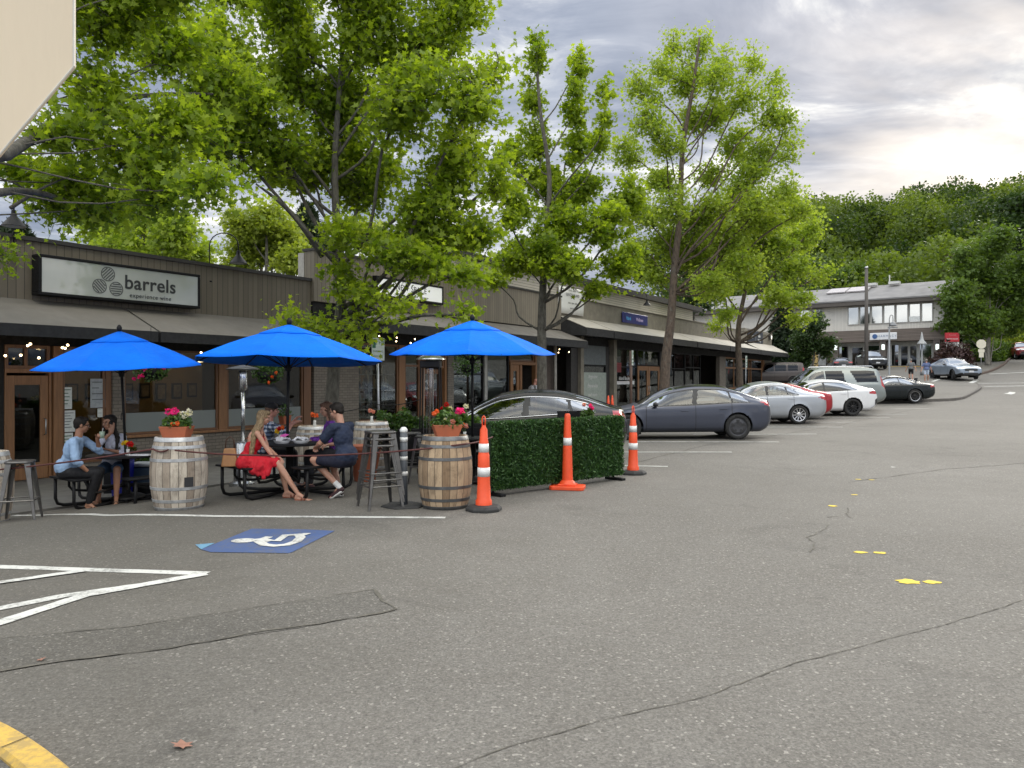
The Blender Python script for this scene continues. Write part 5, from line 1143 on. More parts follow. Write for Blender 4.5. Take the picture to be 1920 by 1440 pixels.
    for x in (Lc*.5-S['seatx'], Lc*.5-S['seatx']-.85):
        for y in (-.36, .36): it.obox((x, y, zf_+.22), (.24, 0, 0), (0, .24, 0), (0, 0, .10)); it.obox((x-.26, y, zf_+.48), (.06, 0, .0), (0, .23, 0), (-.08, 0, .30)); it.obox((x-.36, y, zf_+.84), (.04, 0, .0), (0, .12, 0), (-.02, 0, .08))
    it.box(Lc*.5-S['wind'][0]-.42, Lc*.5-S['wind'][0]-.18, -wm*.78, wm*.78, .5, be.max()-.06)
    it.build('seats', M_SEAT, root, bevel=.02)
    # mirrors and handles
    for sg in (1, -1):
        d = S['mirror']; s = int(np.argmin(abs(ds-d))); r5 = [i for i, q in enumerate(tags_) if q[0] == 5][1]; y = V[r5, s, 1]; z = V[r5, s, 2]
        mb = MB(); mb.sph((X[s], sg*(y+.12), z+.05), (.07, .11, .065), 12, 8); mb.obox((X[s], sg*(y+.01), z+.0), (.03, 0, 0), (0, .05, 0), (0, 0, .015)); mb.build('wing_mirror', S.get('mirrormat', S['paint']), root, True)
        for d in S['handles']:
            s = int(np.argmin(abs(ds-d))); hz = S.get('handlez', be[s]-.12); col = [r for r in range(nR) if tags_[r][0] in (2, 3, 4)]; r = min(col, key=lambda q: abs(V[q, s, 2]-hz))
            MB().obox((X[s], sg*(V[r, s, 1]+.012), V[r, s, 2]), (.10, 0, 0), (0, .012, 0), (0, 0, .013)).build('door_handle', S.get('handlemat', S['paint']), root, bevel=.006)
    for (nm, fn) in S.get('extra', []): fn(root, S, ds, V, X, tags_)
    return root
con = lambda v: (lambda f: v)
def slant(a, b_): return lambda f: a+(b_-a)*f
def plate_rear(root, S, ds, V, X, tags_): MB().box(-S['L']/2-.012, -S['L']/2+.01, -.17, .17, .62, .74).build('number_plate', M_PLATE, root)
SED = dict(L=4.69, axles=(.84, 3.715), rw=.335, step=.03, top=[(0, .60), (.10, .70), (.5, .80), (.85, .87), (1.06, .92), (1.6, 1.18), (2.1, 1.36), (2.75, 1.44), (3.2, 1.43), (3.75, 1.315), (4.2, 1.16), (4.45, 1.075), (4.60, 1.045), (4.66, .98), (4.69, .80)],
    belt=[(0, .52), (.5, .68), (1.25, .86), (2.5, .90), (4.0, .97), (4.5, .95), (4.69, .72)], bot=[(0, .28), (.25, .19), (4.3, .20), (4.60, .33), (4.69, .42)],
    plan=[(0, .50), (.06, .68), (.2, .80), (.5, .88), (1.1, .925), (3.6, .925), (4.2, .88), (4.5, .80), (4.63, .68), (4.69, .52)], roofw=[(0, .5), (1.0, .66), (2.0, .58), (3.3, .56), (4.2, .60), (4.69, .45)],
    side=[(slant(1.30, 1.45), slant(2.50, 2.60), None), (slant(2.62, 2.73), slant(3.56, 3.48), None), (slant(3.62, 3.54), slant(4.05, 3.82), None)], trim=1, wind=(1.14, 2.08), rear=(3.55, 4.38), seams=(1.30, 2.60, 3.55), seatx=2.35, mirror=1.52, handles=(2.32, 3.32), mirrormat=M_PLAST,
    lights=[('tail', lambda d, z, k, f: d > 4.32 and .84+.04 < z < 1.0 and k in (3, 4, 5, 6) and z > .985-(d-4.32)*.5+.0), ('head', lambda d, z, k, f: .08 < d < .62 and .60 < z < .72 and z < .60+(d+.05)*.3)],
    rim=(M_RIMD, 5, 'disc'), glassroof=1)
def mod(S, **kw): q = dict(S); q.update(kw); return q
GC = 'cars parked nose in along the shop row'
HX = PI-R(1.5)
P_GREY = paint('car_paint_blue_grey', (.055, .062, .088), .5, .3)
def place(S, u_rw, d, label, **kw):
    """u_rw: image column of the near rear wheel; d: depth of the near side"""
    half = max(q[1] for q in S['plan'])
    xr = (u_rw-CU)/FPX*d; xc = xr-(S['axles'][1]-S['L']/2); yc = d+half-.12
    h1 = H(xr, yc); h0 = H(xc-S['L']*.3, yc); slope = (h1-h0)/(xr-xc+S['L']*.3)
    zc = h1-(xr-xc)*slope
    return car(label, S, (xc, yc, zc), kw.pop('rz', HX), pitch=-math.atan(slope)*-1 if 0 else math.atan(slope), group=kw.pop('group', GC), **kw)
BLK = mod(SED, paint=paint('car_paint_black', (.006, .006, .007), .0, .2, .2), chrome=1, L=4.97, axles=(.95, 3.91), top=[(0, .60), (.10, .70), (.5, .80), (1.1, .88), (1.5, .94), (2.0, 1.20), (2.45, 1.38), (3.0, 1.445), (3.5, 1.42), (4.05, 1.31), (4.45, 1.18), (4.75, 1.08), (4.88, 1.05), (4.94, .98), (4.97, .80)],
    belt=[(0, .52), (.5, .68), (1.4, .86), (2.5, .90), (4.2, .97), (4.8, .95), (4.97, .72)], bot=[(0, .28), (.25, .19), (4.5, .20), (4.88, .33), (4.97, .42)], plan=[(0, .50), (.06, .70), (.2, .84), (.5, .92), (1.1, .97), (3.9, .97), (4.5, .92), (4.8, .84), (4.92, .72), (4.97, .56)],
    roofw=[(0, .5), (1.4, .70), (2.4, .60), (3.6, .58), (4.5, .62), (4.97, .45)], side=[(slant(1.72, 1.85), slant(2.85, 2.92), None), (slant(2.98, 3.05), slant(3.82, 3.75), None), (slant(3.9, 3.82), slant(4.35, 4.1), None)], wind=(1.58, 2.4), rear=(3.95, 4.7), seams=(1.6, 2.93, 3.85), seatx=2.6, mirror=1.95, handles=(2.65, 3.6),
    lights=[('tail', lambda d, z, k, f: d > 4.66 and .86 < z < 1.01 and k in (3, 4, 5)), ('head', lambda d, z, k, f: .08 < d < .62 and .60 < z < .72)], rw=.35, rim=(M_RIMS, 10, 'spoke'))
place(BLK, 1083, 15.4, 'black sedan with chrome window trim behind the artificial hedge panel', rz=PI-R(3))
place(mod(SED, paint=P_GREY, rw=.34), 1383, 20.4, 'blue grey sedan with dark disc wheels beside the striped cone', rz=PI-R(1.0))
CLA = mod(SED, L=4.64, axles=(.90, 3.60), paint=paint('car_paint_silver', (.40, .42, .45), .7, .3), chrome=1, glassroof=0, rim=(M_RIMS, 5, 'double'), rw=.325, seams=(1.45, 2.52, 3.42),
    top=[(0, .62), (.10, .74), (.5, .86), (1.1, .94), (1.35, .98), (1.85, 1.25), (2.25, 1.39), (2.7, 1.44), (3.1, 1.41), (3.55, 1.29), (3.98, 1.12), (4.3, 1.05), (4.52, 1.02), (4.60, .95), (4.64, .75)], rear=(3.45, 4.0), side=[(slant(1.62, 1.75), slant(2.47, 2.52), None), (slant(2.56, 2.62), slant(3.22, 3.18), None), (slant(3.26, 3.22), slant(3.60, 3.45), None)],
    plan=[(0, .50), (.06, .68), (.2, .78), (.5, .85), (1.1, .89), (3.6, .89), (4.2, .85), (4.5, .76), (4.6, .66), (4.64, .5)], mirrormat=None or paint('car_paint_silver_m', (.40, .42, .45), .7, .3), belt=[(0, .55), (.5, .75), (1.3, .92), (2.5, .95), (4.0, .98), (4.5, .93), (4.64, .72)],
    bot=[(0, .28), (.25, .19), (4.2, .20), (4.52, .30), (4.64, .40)], lights=[('tail', lambda d, z, k, f: d > 4.18 and .80 < z < .93 and k in (3, 4) and z > .93-(d-4.18)*.35), ('head', lambda d, z, k, f: .08 < d < .62 and .64 < z < .76)])
place(CLA, 1497, 26.2, 'silver sedan with bright five spoke wheels behind the blue grey sedan', rz=PI-R(.5))
RED = mod(CLA, paint=paint('car_paint_red', (.33, .012, .02), .3, .25), chrome=0, rim=(M_RIMS, 7, 'spoke'), top=[(d_, z_ if z_ < .98 else .98+(z_-.98)*.80) for d_, z_ in CLA['top']])
place(RED, 1513, 28.6, 'red car almost hidden between the silver sedan and the white one')
WHT = mod(CLA, L=4.78, axles=(.85, 3.70), paint=paint('car_paint_white', (.68, .69, .70), .0, .25), glass=M_CGLASSD, chrome=0, rim=(M_RIMB, 5, 'double'), rw=.345,
    top=[(0, .66), (.10, .78), (.5, .88), (1.1, .95), (1.35, .99), (1.85, 1.25), (2.25, 1.39), (2.7, 1.44), (3.2, 1.42), (3.75, 1.31), (4.25, 1.16), (4.55, 1.10), (4.68, 1.07), (4.74, 1.0), (4.78, .8)], rear=(3.6, 4.5), side=[(slant(1.62, 1.75), slant(2.55, 2.6), None), (slant(2.62, 2.68), slant(3.9, 3.6), None)],
    plan=[(0, .52), (.06, .70), (.2, .80), (.5, .87), (1.1, .925), (3.8, .925), (4.3, .90), (4.6, .82), (4.74, .70), (4.78, .55)], belt=[(0, .55), (.5, .75), (1.3, .93), (2.5, .96), (4.2, 1.02), (4.6, .98), (4.78, .75)], bot=[(0, .28), (.25, .19), (4.3, .20), (4.62, .32), (4.78, .42)],
    lights=[('tail', lambda d, z, k, f: d > 4.34 and .86 < z < .98 and k in (3, 4)), ('head', lambda d, z, k, f: .08 < d < .62 and .64 < z < .76), ('plast', lambda d, z, k, f: d > 4.60 and z < .72-(4.78-d)*.5+.0 and k in (2, 3))], seams=(1.45, 2.60, 3.50), mirrormat=M_PLAST)
place(WHT, 1598, 30.6, 'white fastback with black wheels and red tail lights')
SUV = dict(L=5.35, axles=(.95, 4.05), rw=.40, step=.05, top=[(0, .80), (.08, 1.0), (.5, 1.12), (1.1, 1.18), (1.45, 1.22), (2.0, 1.62), (2.35, 1.84), (2.8, 1.90), (4.4, 1.90), (4.95, 1.84), (5.15, 1.60), (5.28, 1.15), (5.35, .8)],
    belt=[(0, .75), (.5, .98), (1.4, 1.14), (3.0, 1.17), (4.9, 1.20), (5.2, 1.05), (5.35, .72)], bot=[(0, .4), (.3, .30), (4.8, .32), (5.2, .42), (5.35, .5)],
    plan=[(0, .62), (.06, .80), (.2, .9), (.5, .97), (1.1, 1.01), (4.4, 1.01), (4.9, .97), (5.15, .93), (5.28, .88), (5.35, .78)], roofw=[(0, .6), (1.4, .8), (2.3, .74), (4.8, .74), (5.35, .7)],
    side=[(slant(1.75, 2.05), slant(2.62, 2.66), None), (slant(2.70, 2.72), slant(3.55, 3.45), None), (slant(4.05, 3.75), slant(4.95, 4.82), None)], wind=(1.52, 2.28), rear=(4.98, 5.22), seams=(1.55, 2.65, 3.62), seatx=2.6, mirror=1.95, handles=(2.4, 3.35),
    lights=[('tail', lambda d, z, k, f: d > 5.08 and .92 < z < 1.5 and k in (4, 5)), ('head', lambda d, z, k, f: .06 < d < .5 and .82 < z < .98)], glass=M_CGLASSD, rim=(M_RIMS, 6, 'spoke'), paint=paint('car_paint_grey_green', (.25, .275, .268), .6, .3),
    sideglass=[M_CGLASS, M_CGLASSD, M_CGLASSD], mirrormat=M_CHROME)
def rails(root, S, ds, V, X, tags_):
    zt = max(q[1] for q in S['top'])
    for sg in (1, -1):
        mb = MB(); x1 = S['L']/2-S['wind'][1]-.15; x0 = S['L']/2-S['rear'][0]+.1; y = sg*.66; mb.tube([(x1, y, zt-.02), (x1-.12, y, zt+.045), (x0+.12, y, zt+.045), (x0, y, zt-.02)], .018, 6); mb.build('roof_rail', M_CHROME, root, True)
SUVG = mod(SUV, extra=[('rails', rails)])
place(SUVG, 1608, 33.6, 'grey green full size sport utility vehicle with roof rails behind the white car', cat='suv')
CPE = mod(SED, L=4.95, axles=(.95, 3.80), rw=.355, step=.045, paint=paint('car_paint_dark_green_black', (.008, .011, .012), .0, .2, .2), chrome=0, glassroof=0, rim=(M_RIMB, 10, 'spoke', M_RIMS),
    top=[(0, .60), (.10, .70), (.6, .82), (1.3, .92), (1.75, .97), (2.2, 1.22), (2.6, 1.36), (3.0, 1.39), (3.4, 1.34), (3.95, 1.16), (4.4, 1.02), (4.75, .97), (4.88, .92), (4.95, .70)], wind=(1.85, 2.5), rear=(3.4, 4.15), side=[(slant(2.02, 2.15), slant(3.05, 3.05), None), (slant(3.08, 3.08), slant(3.72, 3.55), None)],
    belt=[(0, .55), (.6, .72), (1.6, .89), (3, .93), (4.4, .93), (4.8, .88), (4.95, .66)], plan=[(0, .52), (.06, .70), (.2, .84), (.5, .92), (1.1, .95), (3.9, .96), (4.4, .94), (4.75, .86), (4.9, .72), (4.95, .56)], bot=[(0, .28), (.25, .18), (4.4, .20), (4.8, .32), (4.95, .42)], roofw=[(0, .5), (1.6, .68), (2.5, .58), (3.6, .56), (4.5, .62), (4.95, .45)],
    lights=[('tail', lambda d, z, k, f: d > 4.56 and .80 < z < .93 and k in (3, 4, 5)), ('head', lambda d, z, k, f: .08 < d < .62 and .60 < z < .72)], seams=(1.75, 3.12), handles=(2.95,), mirror=2.15, seatx=2.9, trim=1)
place(CPE, 1715, 38.8, 'black coupe with polished rim edges at the end of the parked row')
# brown boxy van by the corner of the shops
VAN = mod(SUV, L=4.75, axles=(.85, 3.85), paint=paint('car_paint_brown', (.060, .048, .045), .4, .35), rim=(M_RIMD, 5, 'spoke'), top=[(0, .8), (.08, 1.0), (.5, 1.12), (1.0, 1.18), (1.2, 1.22), (1.6, 1.66), (1.85, 1.88), (2.3, 1.93), (4.3, 1.93), (4.55, 1.86), (4.66, 1.5), (4.72, 1.1), (4.75, .8)],
    belt=[(0, .75), (.5, .98), (1.2, 1.14), (3.0, 1.17), (4.4, 1.20), (4.65, 1.05), (4.75, .72)], bot=[(0, .4), (.3, .28), (4.3, .30), (4.65, .38), (4.75, .45)], plan=[(0, .62), (.06, .8), (.2, .86), (.5, .90), (1.1, .91), (4.0, .91), (4.5, .90), (4.66, .86), (4.75, .78)], roofw=[(0, .6), (1.2, .75), (1.9, .72), (4.4, .72), (4.75, .7)],
    side=[(slant(1.4, 1.65), slant(2.28, 2.3), None), (slant(2.42, 2.42), slant(3.25, 3.25), None), (slant(3.42, 3.42), slant(4.15, 4.12), None)], wind=(1.28, 1.8), rear=(4.56, 4.69), seams=(1.25, 2.35, 3.33), seatx=2.2, mirror=1.6, handles=(2.2,), lights=[('tail', lambda d, z, k, f: d > 4.5 and .95 < z < 1.5 and k in (4, 5)), ('head', lambda d, z, k, f: .06 < d < .5 and .82 < z < .98)], glass=M_CGLASSD, clad=.18, sideglass=[M_CGLASSD]*3, mirrormat=M_PLAST)
g = GD(1450, 63); car('boxy dark brown van parked beyond the wood framed end windows', VAN, g, PI-R(12), cat='van')
def grille(zlo, zhi, hw, mat=M_PLAST, plate=1, low=1):
    def fn(root, S, ds, V, X, tags_):
        x = S['L']/2; m = MB(); m.box(x-.09, x+.012, -hw, hw, zlo, zhi); m.build('grille', mat, root, bevel=.02)
        if low: MB().box(x-.10, x+.02, -hw*1.15, hw*1.15, S['bot'][0][1]-.02, S['bot'][0][1]+.14).build('lower_intake', M_PLAST, root, bevel=.03)
        if plate: MB().box(x+.022, x+.03, -.17, .17, zlo-.10, zlo+.03).build('number_plate', M_PLATE, root)
    return fn
XOV = mod(SUV, L=4.71, axles=(.86, 3.84), rw=.365, paint=paint('car_paint_pale_blue_grey', (.27, .32, .39), .5, .3), rim=(M_RIMD, 5, 'double'), top=[(0, .82), (.08, .92), (.5, 1.02), (1.1, 1.09), (1.4, 1.12), (1.95, 1.45), (2.3, 1.59), (2.7, 1.62), (3.2, 1.59), (3.9, 1.40), (4.4, 1.22), (4.62, 1.12), (4.71, .85)],
    belt=[(0, .72), (.5, .90), (1.3, 1.02), (3.0, 1.06), (4.2, 1.12), (4.6, 1.0), (4.71, .75)], bot=[(0, .34), (.3, .24), (4.3, .25), (4.6, .38), (4.71, .48)], plan=[(0, .60), (.05, .76), (.18, .86), (.5, .92), (1.1, .94), (4.0, .94), (4.4, .90), (4.62, .80), (4.71, .62)], roofw=[(0, .55), (1.3, .74), (2.2, .62), (3.4, .60), (4.3, .66), (4.71, .55)],
    side=[(slant(1.62, 1.85), slant(2.5, 2.56), None), (slant(2.58, 2.64), slant(3.6, 3.45), None)], wind=(1.46, 2.24), rear=(3.5, 4.4), seams=(1.45, 2.55, 3.5), seatx=2.4, mirror=1.8, handles=(2.3, 3.2), lights=[('head', lambda d, z, k, f: d < .42 and .76 < z < .90 and k >= 3), ('tail', lambda d, z, k, f: d > 4.4 and .9 < z < 1.08 and k in (3, 4))], glass=M_CGLASS, sideglass=[M_CGLASSD]*2, mirrormat=M_PLAST, clad=.14,
    extra=[('g', grille(.60, .76, .46, M_PLAST))], steer=-.3)
g = GD(1806, 57.5); car('pale blue grey crossover facing the camera near the crossing', XOV, (g.x, g.y+1.2, H(g.x, g.y+1.2)), R(-92), 'car', 'car', pitch=-.05*0)
DSV = mod(SUV, L=4.7, axles=(.85, 3.7), paint=paint('car_paint_black_suv', (.010, .012, .018), .3, .25), rw=.37, plan=[(0, .62), (.06, .82), (.2, .9), (.5, .95), (1.1, .97), (4.0, .97), (4.5, .92), (4.7, .75)], top=[(0, .85), (.08, 1.02), (.5, 1.12), (1.1, 1.17), (1.3, 1.2), (1.8, 1.55), (2.1, 1.72), (2.6, 1.78), (4.0, 1.76), (4.4, 1.6), (4.62, 1.15), (4.7, .85)], belt=[(0, .78), (.5, .98), (1.3, 1.1), (3.0, 1.13), (4.3, 1.15), (4.6, 1.0), (4.7, .75)], bot=[(0, .4), (.3, .3), (4.3, .3), (4.6, .4), (4.7, .5)], roofw=[(0, .6), (1.3, .78), (2.1, .68), (4.2, .68), (4.7, .6)],
    side=[(slant(1.5, 1.75), slant(2.4, 2.42), None), (slant(2.5, 2.5), slant(3.9, 3.7), None)], wind=(1.38, 2.05), rear=(4.42, 4.6), seams=(1.4, 2.45, 3.4), mirror=1.6, handles=(2.2,), lights=[('head', lambda d, z, k, f: d < .40 and .88 < z < 1.0 and k >= 3), ('tail', lambda d, z, k, f: d > 4.35 and .9 < z < 1.2 and k in (3, 4))], sideglass=[M_CGLASSD]*2, extra=[('g', grille(.62, .9, .5)), ('r', rails)], mirrormat=M_PLAST, wglass=M_CGLASSD)
g = GD(1633, 74.5); car('black sport utility vehicle facing out behind the utility pole', DSV, g, R(-100), 'parked_car', 'suv')
DSD = mod(SED, paint=paint('car_paint_charcoal', (.022, .022, .024), .3, .3), step=.06, extra=[('p', plate_rear)], rim=(M_RIMD, 5, 'disc'))
g = GD(1574, 73); car('dark charcoal sedan seen from behind in front of the far building', DSD, g, R(76), 'parked_car', 'car')
OLD = mod(DSV, paint=paint('car_paint_maroon', (.20, .012, .018), .2, .35), extra=[('g', grille(.55, .72, .55))], glass=M_CGLASS, step=.06)
g = GD(1916, 82); car('maroon car parked facing downhill on the climbing road at the right edge', OLD, g, R(-112), 'parked_car', 'car')
# ---------------- patio furniture ----------------
def gset(u, v=None, d=None):
    p = G(u, v) if d is None else GD(u, d); return p
# umbrellas
m, t, b, out = newmat('umbrella_fabric_blue'); p = t.n('ShaderNodeTexCoord').outputs['Object']
t.i(b, 'Base Color', t.ramp(t.noise(p, 2.5, 5), [(.3, (.002, .135, .74)), (.7, (.003, .18, .90))])); b.inputs['Roughness'].default_value = .75; b.inputs['Specular IOR Level'].default_value = .15
bump(t, b, t.math('ADD', t.noise(p, 5, 4, .6, .6), t.math('MULTIPLY', t.noise(p, 300, 2), .08)), .6, .035); M_UMB = m
def make_umbrella():
    r = thing('patio_umbrella', 'x', 'umbrella', (0, 0, 0), 0, 'blue market umbrellas over the picnic tables')
    Rr, z0, z1 = 1.33, 2.03, 2.54; mb = MB(); n = 8; NR = 8; NA = 6
    def pt(f, a, lift=0):
        k = a/(2*PI)*n; fr = k-math.floor(k); cor = math.cos(PI/n)/math.cos((fr-.5)*2*PI/n)
        sag = .018*math.sin(PI*fr)*f; return (Rr*f*cor*math.cos(a), Rr*f*cor*math.sin(a), z0+(z1-z0)*(1-f)**1.0*1.0+.04*math.sin(PI*f)-sag+lift)
    def skin(f0, f1, lift0, lift1, NRr):
        vs = []; fs = []; na = n*NA
        for i in range(NRr+1):
            f = f0+(f1-f0)*i/NRr
            for k in range(na): vs.append(pt(f, 2*PI*k/na, lift0+(lift1-lift0)*i/NRr))
        fs = [(i*na+k, i*na+(k+1) % na, (i+1)*na+(k+1) % na, (i+1)*na+k) for i in range(NRr) for k in range(na)]
        return vs, fs
    mb.add(*skin(.24, 1, 0, 0, NR)); o = mb.build('canopy', M_UMB, r, True); s = o.modifiers.new('s', 'SOLIDIFY'); s.thickness = .006
    o.data.set_sharp_from_angle(angle=R(14))
    v = MB(); v.add(*skin(.005, .34, .035, .012, 4)); vo = v.build('vent_cap', M_UMB, o, True); s = vo.modifiers.new('s', 'SOLIDIFY'); s.thickness = .006; vo.data.set_sharp_from_angle(angle=R(14))
    for k in range(8):
        a = 2*PI*k/n; sm_ = MB(); sm_.tube([pt(.34, a, .003), pt(.66, a, .003), pt(.995, a, .003)], .005, 5); sm_.build('seam', M_UMB, o, True); q = MB(); q.tube([pt(.03, a, -.03), pt(.5, a, -.022), pt(.985, a, -.018)], .009, 6); rb = q.build('rib', M_BLACK, r)
        MB().tube([(.03*math.cos(a), .03*math.sin(a), 1.93), pt(.52, a, -.03)], .007, 6).build('strut', M_BLACK, rb)
    MB().tube([(0, 0, .06), (0, 0, z1+.03)], .021, 12).build('pole', M_BLACK, r, True); MB().lathe([(.04, 1.88), (.045, 1.93), (.04, 1.98)], 12).build('hub', M_BLACK, r); MB().lathe([(.012, z1+.02), (.035, z1+.05), (.042, z1+.09), (.02, z1+.13), (.0, z1+.14)], 12).build('finial', M_BLACK, r, True)
    MB().tube([(.0, -.03, 1.33), (.0, -.06, 1.33), (.0, -.09, 1.28), (0, -.09, 1.22)], .008, 6).build('crank', M_BLACK, r)
    MB().lathe([(.26, 0), (.27, .03), (.2, .06), (.05, .09), (.035, .3), (.0, .3)], 20).build('base', M_BLACK, r, True)
    return r
um = make_umbrella(); SPOT = [(240, 11.9, 3.4, -1.2, -.06), (537, 11.3, -2.2, .3, -.10), (886, 12.35, 1.6, 0, .02)]
UL = ['blue umbrella at the left, over the couple at the picnic table', 'blue umbrella in the middle whose dark underside shows, left of the street sign', 'blue umbrella at the right, beside the black sedan']
for k, ((u, d, tx, ty, dz_), lb) in enumerate(zip(SPOT, UL)):
    g = GD(u, d); o = um if k == 0 else copy_tree(um); o['label'] = lb; o.location = (g.x, g.y, max(g.z, -.12)+dz_); o.rotation_euler = (R(tx), R(ty), 0); o.scale = ((.92, .92, 1), (1.04, 1.04, 1), (1, 1, 1))[k]
# picnic tables
def make_table():
    r = thing('picnic_table', 'x', 'picnic table', (0, 0, 0), 0, 'round black picnic tables with attached benches')
    MB().lathe([(.54, .712), (.555, .72), (.555, .735), (.54, .742), (.0, .742)], 40).build('tabletop', M_BLACK, r, auto=40)
    MB().lathe([(.09, .02), (.07, .06), (.055, .1), (.055, .66), (.16, .71)], 16).build('pedestal', M_BLACK, r, True)
    for k in range(4):
        a = PI/4+k*PI/2; M = Matrix.Rotation(a, 4, 'Z')
        def tr_(P): return [tuple(M @ Vector(p)) for p in P]
        mb = MB(); mb.box(.66, .94, -.41, .41, .435, .465); mb.v = tr_(mb.v); mb.build('bench_seat', M_BLACK, r, bevel=.012)
        for s_ in (-1, 1):
            mb = MB(); y = .30*s_; mb.tube(tr_([(.89, y, .43), (.89, y, .14), (.86, y, .06), (.78, y*.98, .03), (.5, y*.7, .03), (.12, y*.25, .05)]), .024, 8)
            mb.tube(tr_([(.70, y, .43), (.70, y, .30), (.66, y*.95, .24), (.5, y*.6, .22), (.06, y*.1, .26)]), .02, 8); mb.build('leg', M_BLACK, r, True)
    return r
tb = make_table(); TSP = [(236, 11.9, R(8)), (543, 11.3, R(4)), (886, 12.35, R(10))]
TL = ['black picnic table where the couple sits under the left umbrella', 'black picnic table with white food baskets under the middle umbrella', 'black picnic table mostly hidden behind the right hand barrel and the hedge panel']
TG = []
for k, ((u, d, a), lb) in enumerate(zip(TSP, TL)):
    g = GD(u, d); o = tb if k == 0 else copy_tree(tb); o['label'] = lb; o.location = g; o.rotation_euler = (0, 0, a); TG.append(o)
# barrels
def stavemat(name, c0, c1, n=22):
    m, t, b, out = newmat(name); p = t.n('ShaderNodeTexCoord').outputs['Object']; x, y, z = t.sep(p)
    a = t.math('MULTIPLY', t.math('ADD', t.math('DIVIDE', t.math('ARCTAN2', y, x), 2*PI), .5), float(n)); fr = t.math('FRACT', a)
    wn = t.n('ShaderNodeTexWhiteNoise', noise_dimensions='1D'); t.i(wn, 'W', t.math('FLOOR', a))
    g = t.math('LESS_THAN', t.math('ABSOLUTE', t.math('SUBTRACT', fr, .5)), .47)
    gr = t.noise(t.vmath('MULTIPLY', p, (1, 1, .12)), 55, 6, .7); f = t.math('ADD', t.math('MULTIPLY', wn.outputs[0], .6), t.math('MULTIPLY', gr, .5))
    c = t.ramp(f, [(.2, c0), (.75, c1)]); st_ = t.ramp(t.noise(t.vmath('MULTIPLY', p, (1, 1, .5)), 6, 7, .75, .5), [(.48, 0.0), (.68, .6)]); c = t.mix(st_, c, tuple(k*.35 for k in c0))
    t.i(b, 'Base Color', t.mix(g, (.03, .022, .016), c)); b.inputs['Roughness'].default_value = .85; bump(t, b, t.math('ADD', gr, g), .5, .006); return m
M_ST1 = stavemat('barrel_oak_bleached', (.24, .19, .145), (.52, .46, .38)); M_ST2 = stavemat('barrel_oak_tan', (.20, .13, .075), (.46, .34, .22))
M_HOOP1 = pm('hoop_galvanised', (.42, .43, .44), .5, .5, var=.3, scale=9, dirt=.4); M_HOOP2 = pm('hoop_dark', (.14, .145, .15), .5, .6, var=.3, scale=9, dirt=.4)
HB = .93
def brad(z): q = (z/HB-.5)*2; return .352-.066*q*q
def make_barrel(sm, hm, sc_=1):
    r = thing('wine_barrel', 'x', 'barrel', (0, 0, 0), 0, 'oak wine barrels round the patio')
    zz_ = np.linspace(0, HB, 19); MB().lathe([(brad(z), z) for z in zz_]+[(brad(HB)-.025, HB), (brad(HB)-.03, HB-.025), (0, HB-.025)], 44).build('staves', sm, r, auto=50)
    for (za, zb2) in ((.0, .045), (.105, .145), (.265, .305), (.625, .665), (.785, .825), (.875, .93)):
        MB().lathe([(brad(za)+.001, za), (brad(za)+.005, za+.002), (brad(zb2)+.005, zb2-.002), (brad(zb2)+.001, zb2)], 44, caps=False).build('hoop', hm, r, auto=50)
    return r
ba = make_barrel(M_ST1, M_HOOP1); bb = make_barrel(M_ST2, M_HOOP2)
ba.location = GD(336, 10.0); ba['label'] = 'pale weathered barrel holding a pot of pink and white flowers, in front of the couple'; ba.rotation_euler = (0, 0, 1.1)
bb.location = GD(835, 10.0); bb['label'] = 'tan barrel with dark hoops and a flower pot, left of the striped cone'; bb.rotation_euler = (0, 0, .4)
o = MB().obox((0, 0, 0), (.055, 0, 0), (0, .004, 0), (0, 0, .06)).build('dark_plate', pm('dark_label', (.02, .02, .022), .5), ba); a_ = R(-48)-1.1; o.location = (.352*math.cos(a_), .352*math.sin(a_), .37); o.rotation_euler = (0, 0, a_+PI/2)
bl = copy_tree(ba, 'pale barrel cut off by the left edge of the picture', GD(-33, 10.0), 2.0)
for (u, d, lb) in ((590, 14.0, 'barrel behind the man in the plaid shirt, carrying a small orange flower'), (697, 14.0, 'barrel behind the stacked stools, carrying a small pink flower')): copy_tree(ba if u < 600 else ba, lb, GD(u, d), 3.0+u)
for ch in list(bpy.data.objects):
    if ch.name.startswith('dark_plate.'): bpy.data.objects.remove(ch)
BT = {u: GD(u, d)+Vector((0, 0, HB-.02)) for u, d in ((336, 10.0), (835, 10.0), (590, 14.0), (697, 14.0))}
# rope
M_ROPE = pm('rope_maroon', (.075, .02, .018), .8, bmp=.4, bscale=200)
def rope(name, label, pts, sag, r=.011, mat=M_ROPE):
    mb = MB(); P = []
    for a, c in zip(pts[:-1], pts[1:]):
        a, c = Vector(a), Vector(c)
        for k in range(13): f = k/12; q = a.lerp(c, f); q.z -= sag*4*f*(1-f); P.append(q)
    o = Vector(P[0]); mb.tube([p-o for p in P], r, 7); ob = mb.build(name, mat, None, True); ob.location = o; return tag(ob, label, 'rope')
b0, b1, b2 = GD(-33, 10), GD(336, 10), GD(835, 10)
def off(p, dx, dy, z): return (p.x+dx, p.y+dy, p.z+z)
rope('rope', 'dark red rope strung along the front of the barrels', [off(b0, 0, -.36, .70), off(b1, -.2, -.30, .79), off(b1, .02, -.36, .79)], .03)
rope('rope', 'dark red rope hanging between the two big barrels in front of the diners', [off(b1, .1, -.36, .78), off(b1, 1.15, -.20, .70), off(b2, -1.1, -.25, .71), off(b2, .28, -.30, .84), (-.27, 10.62, .86)], .015)
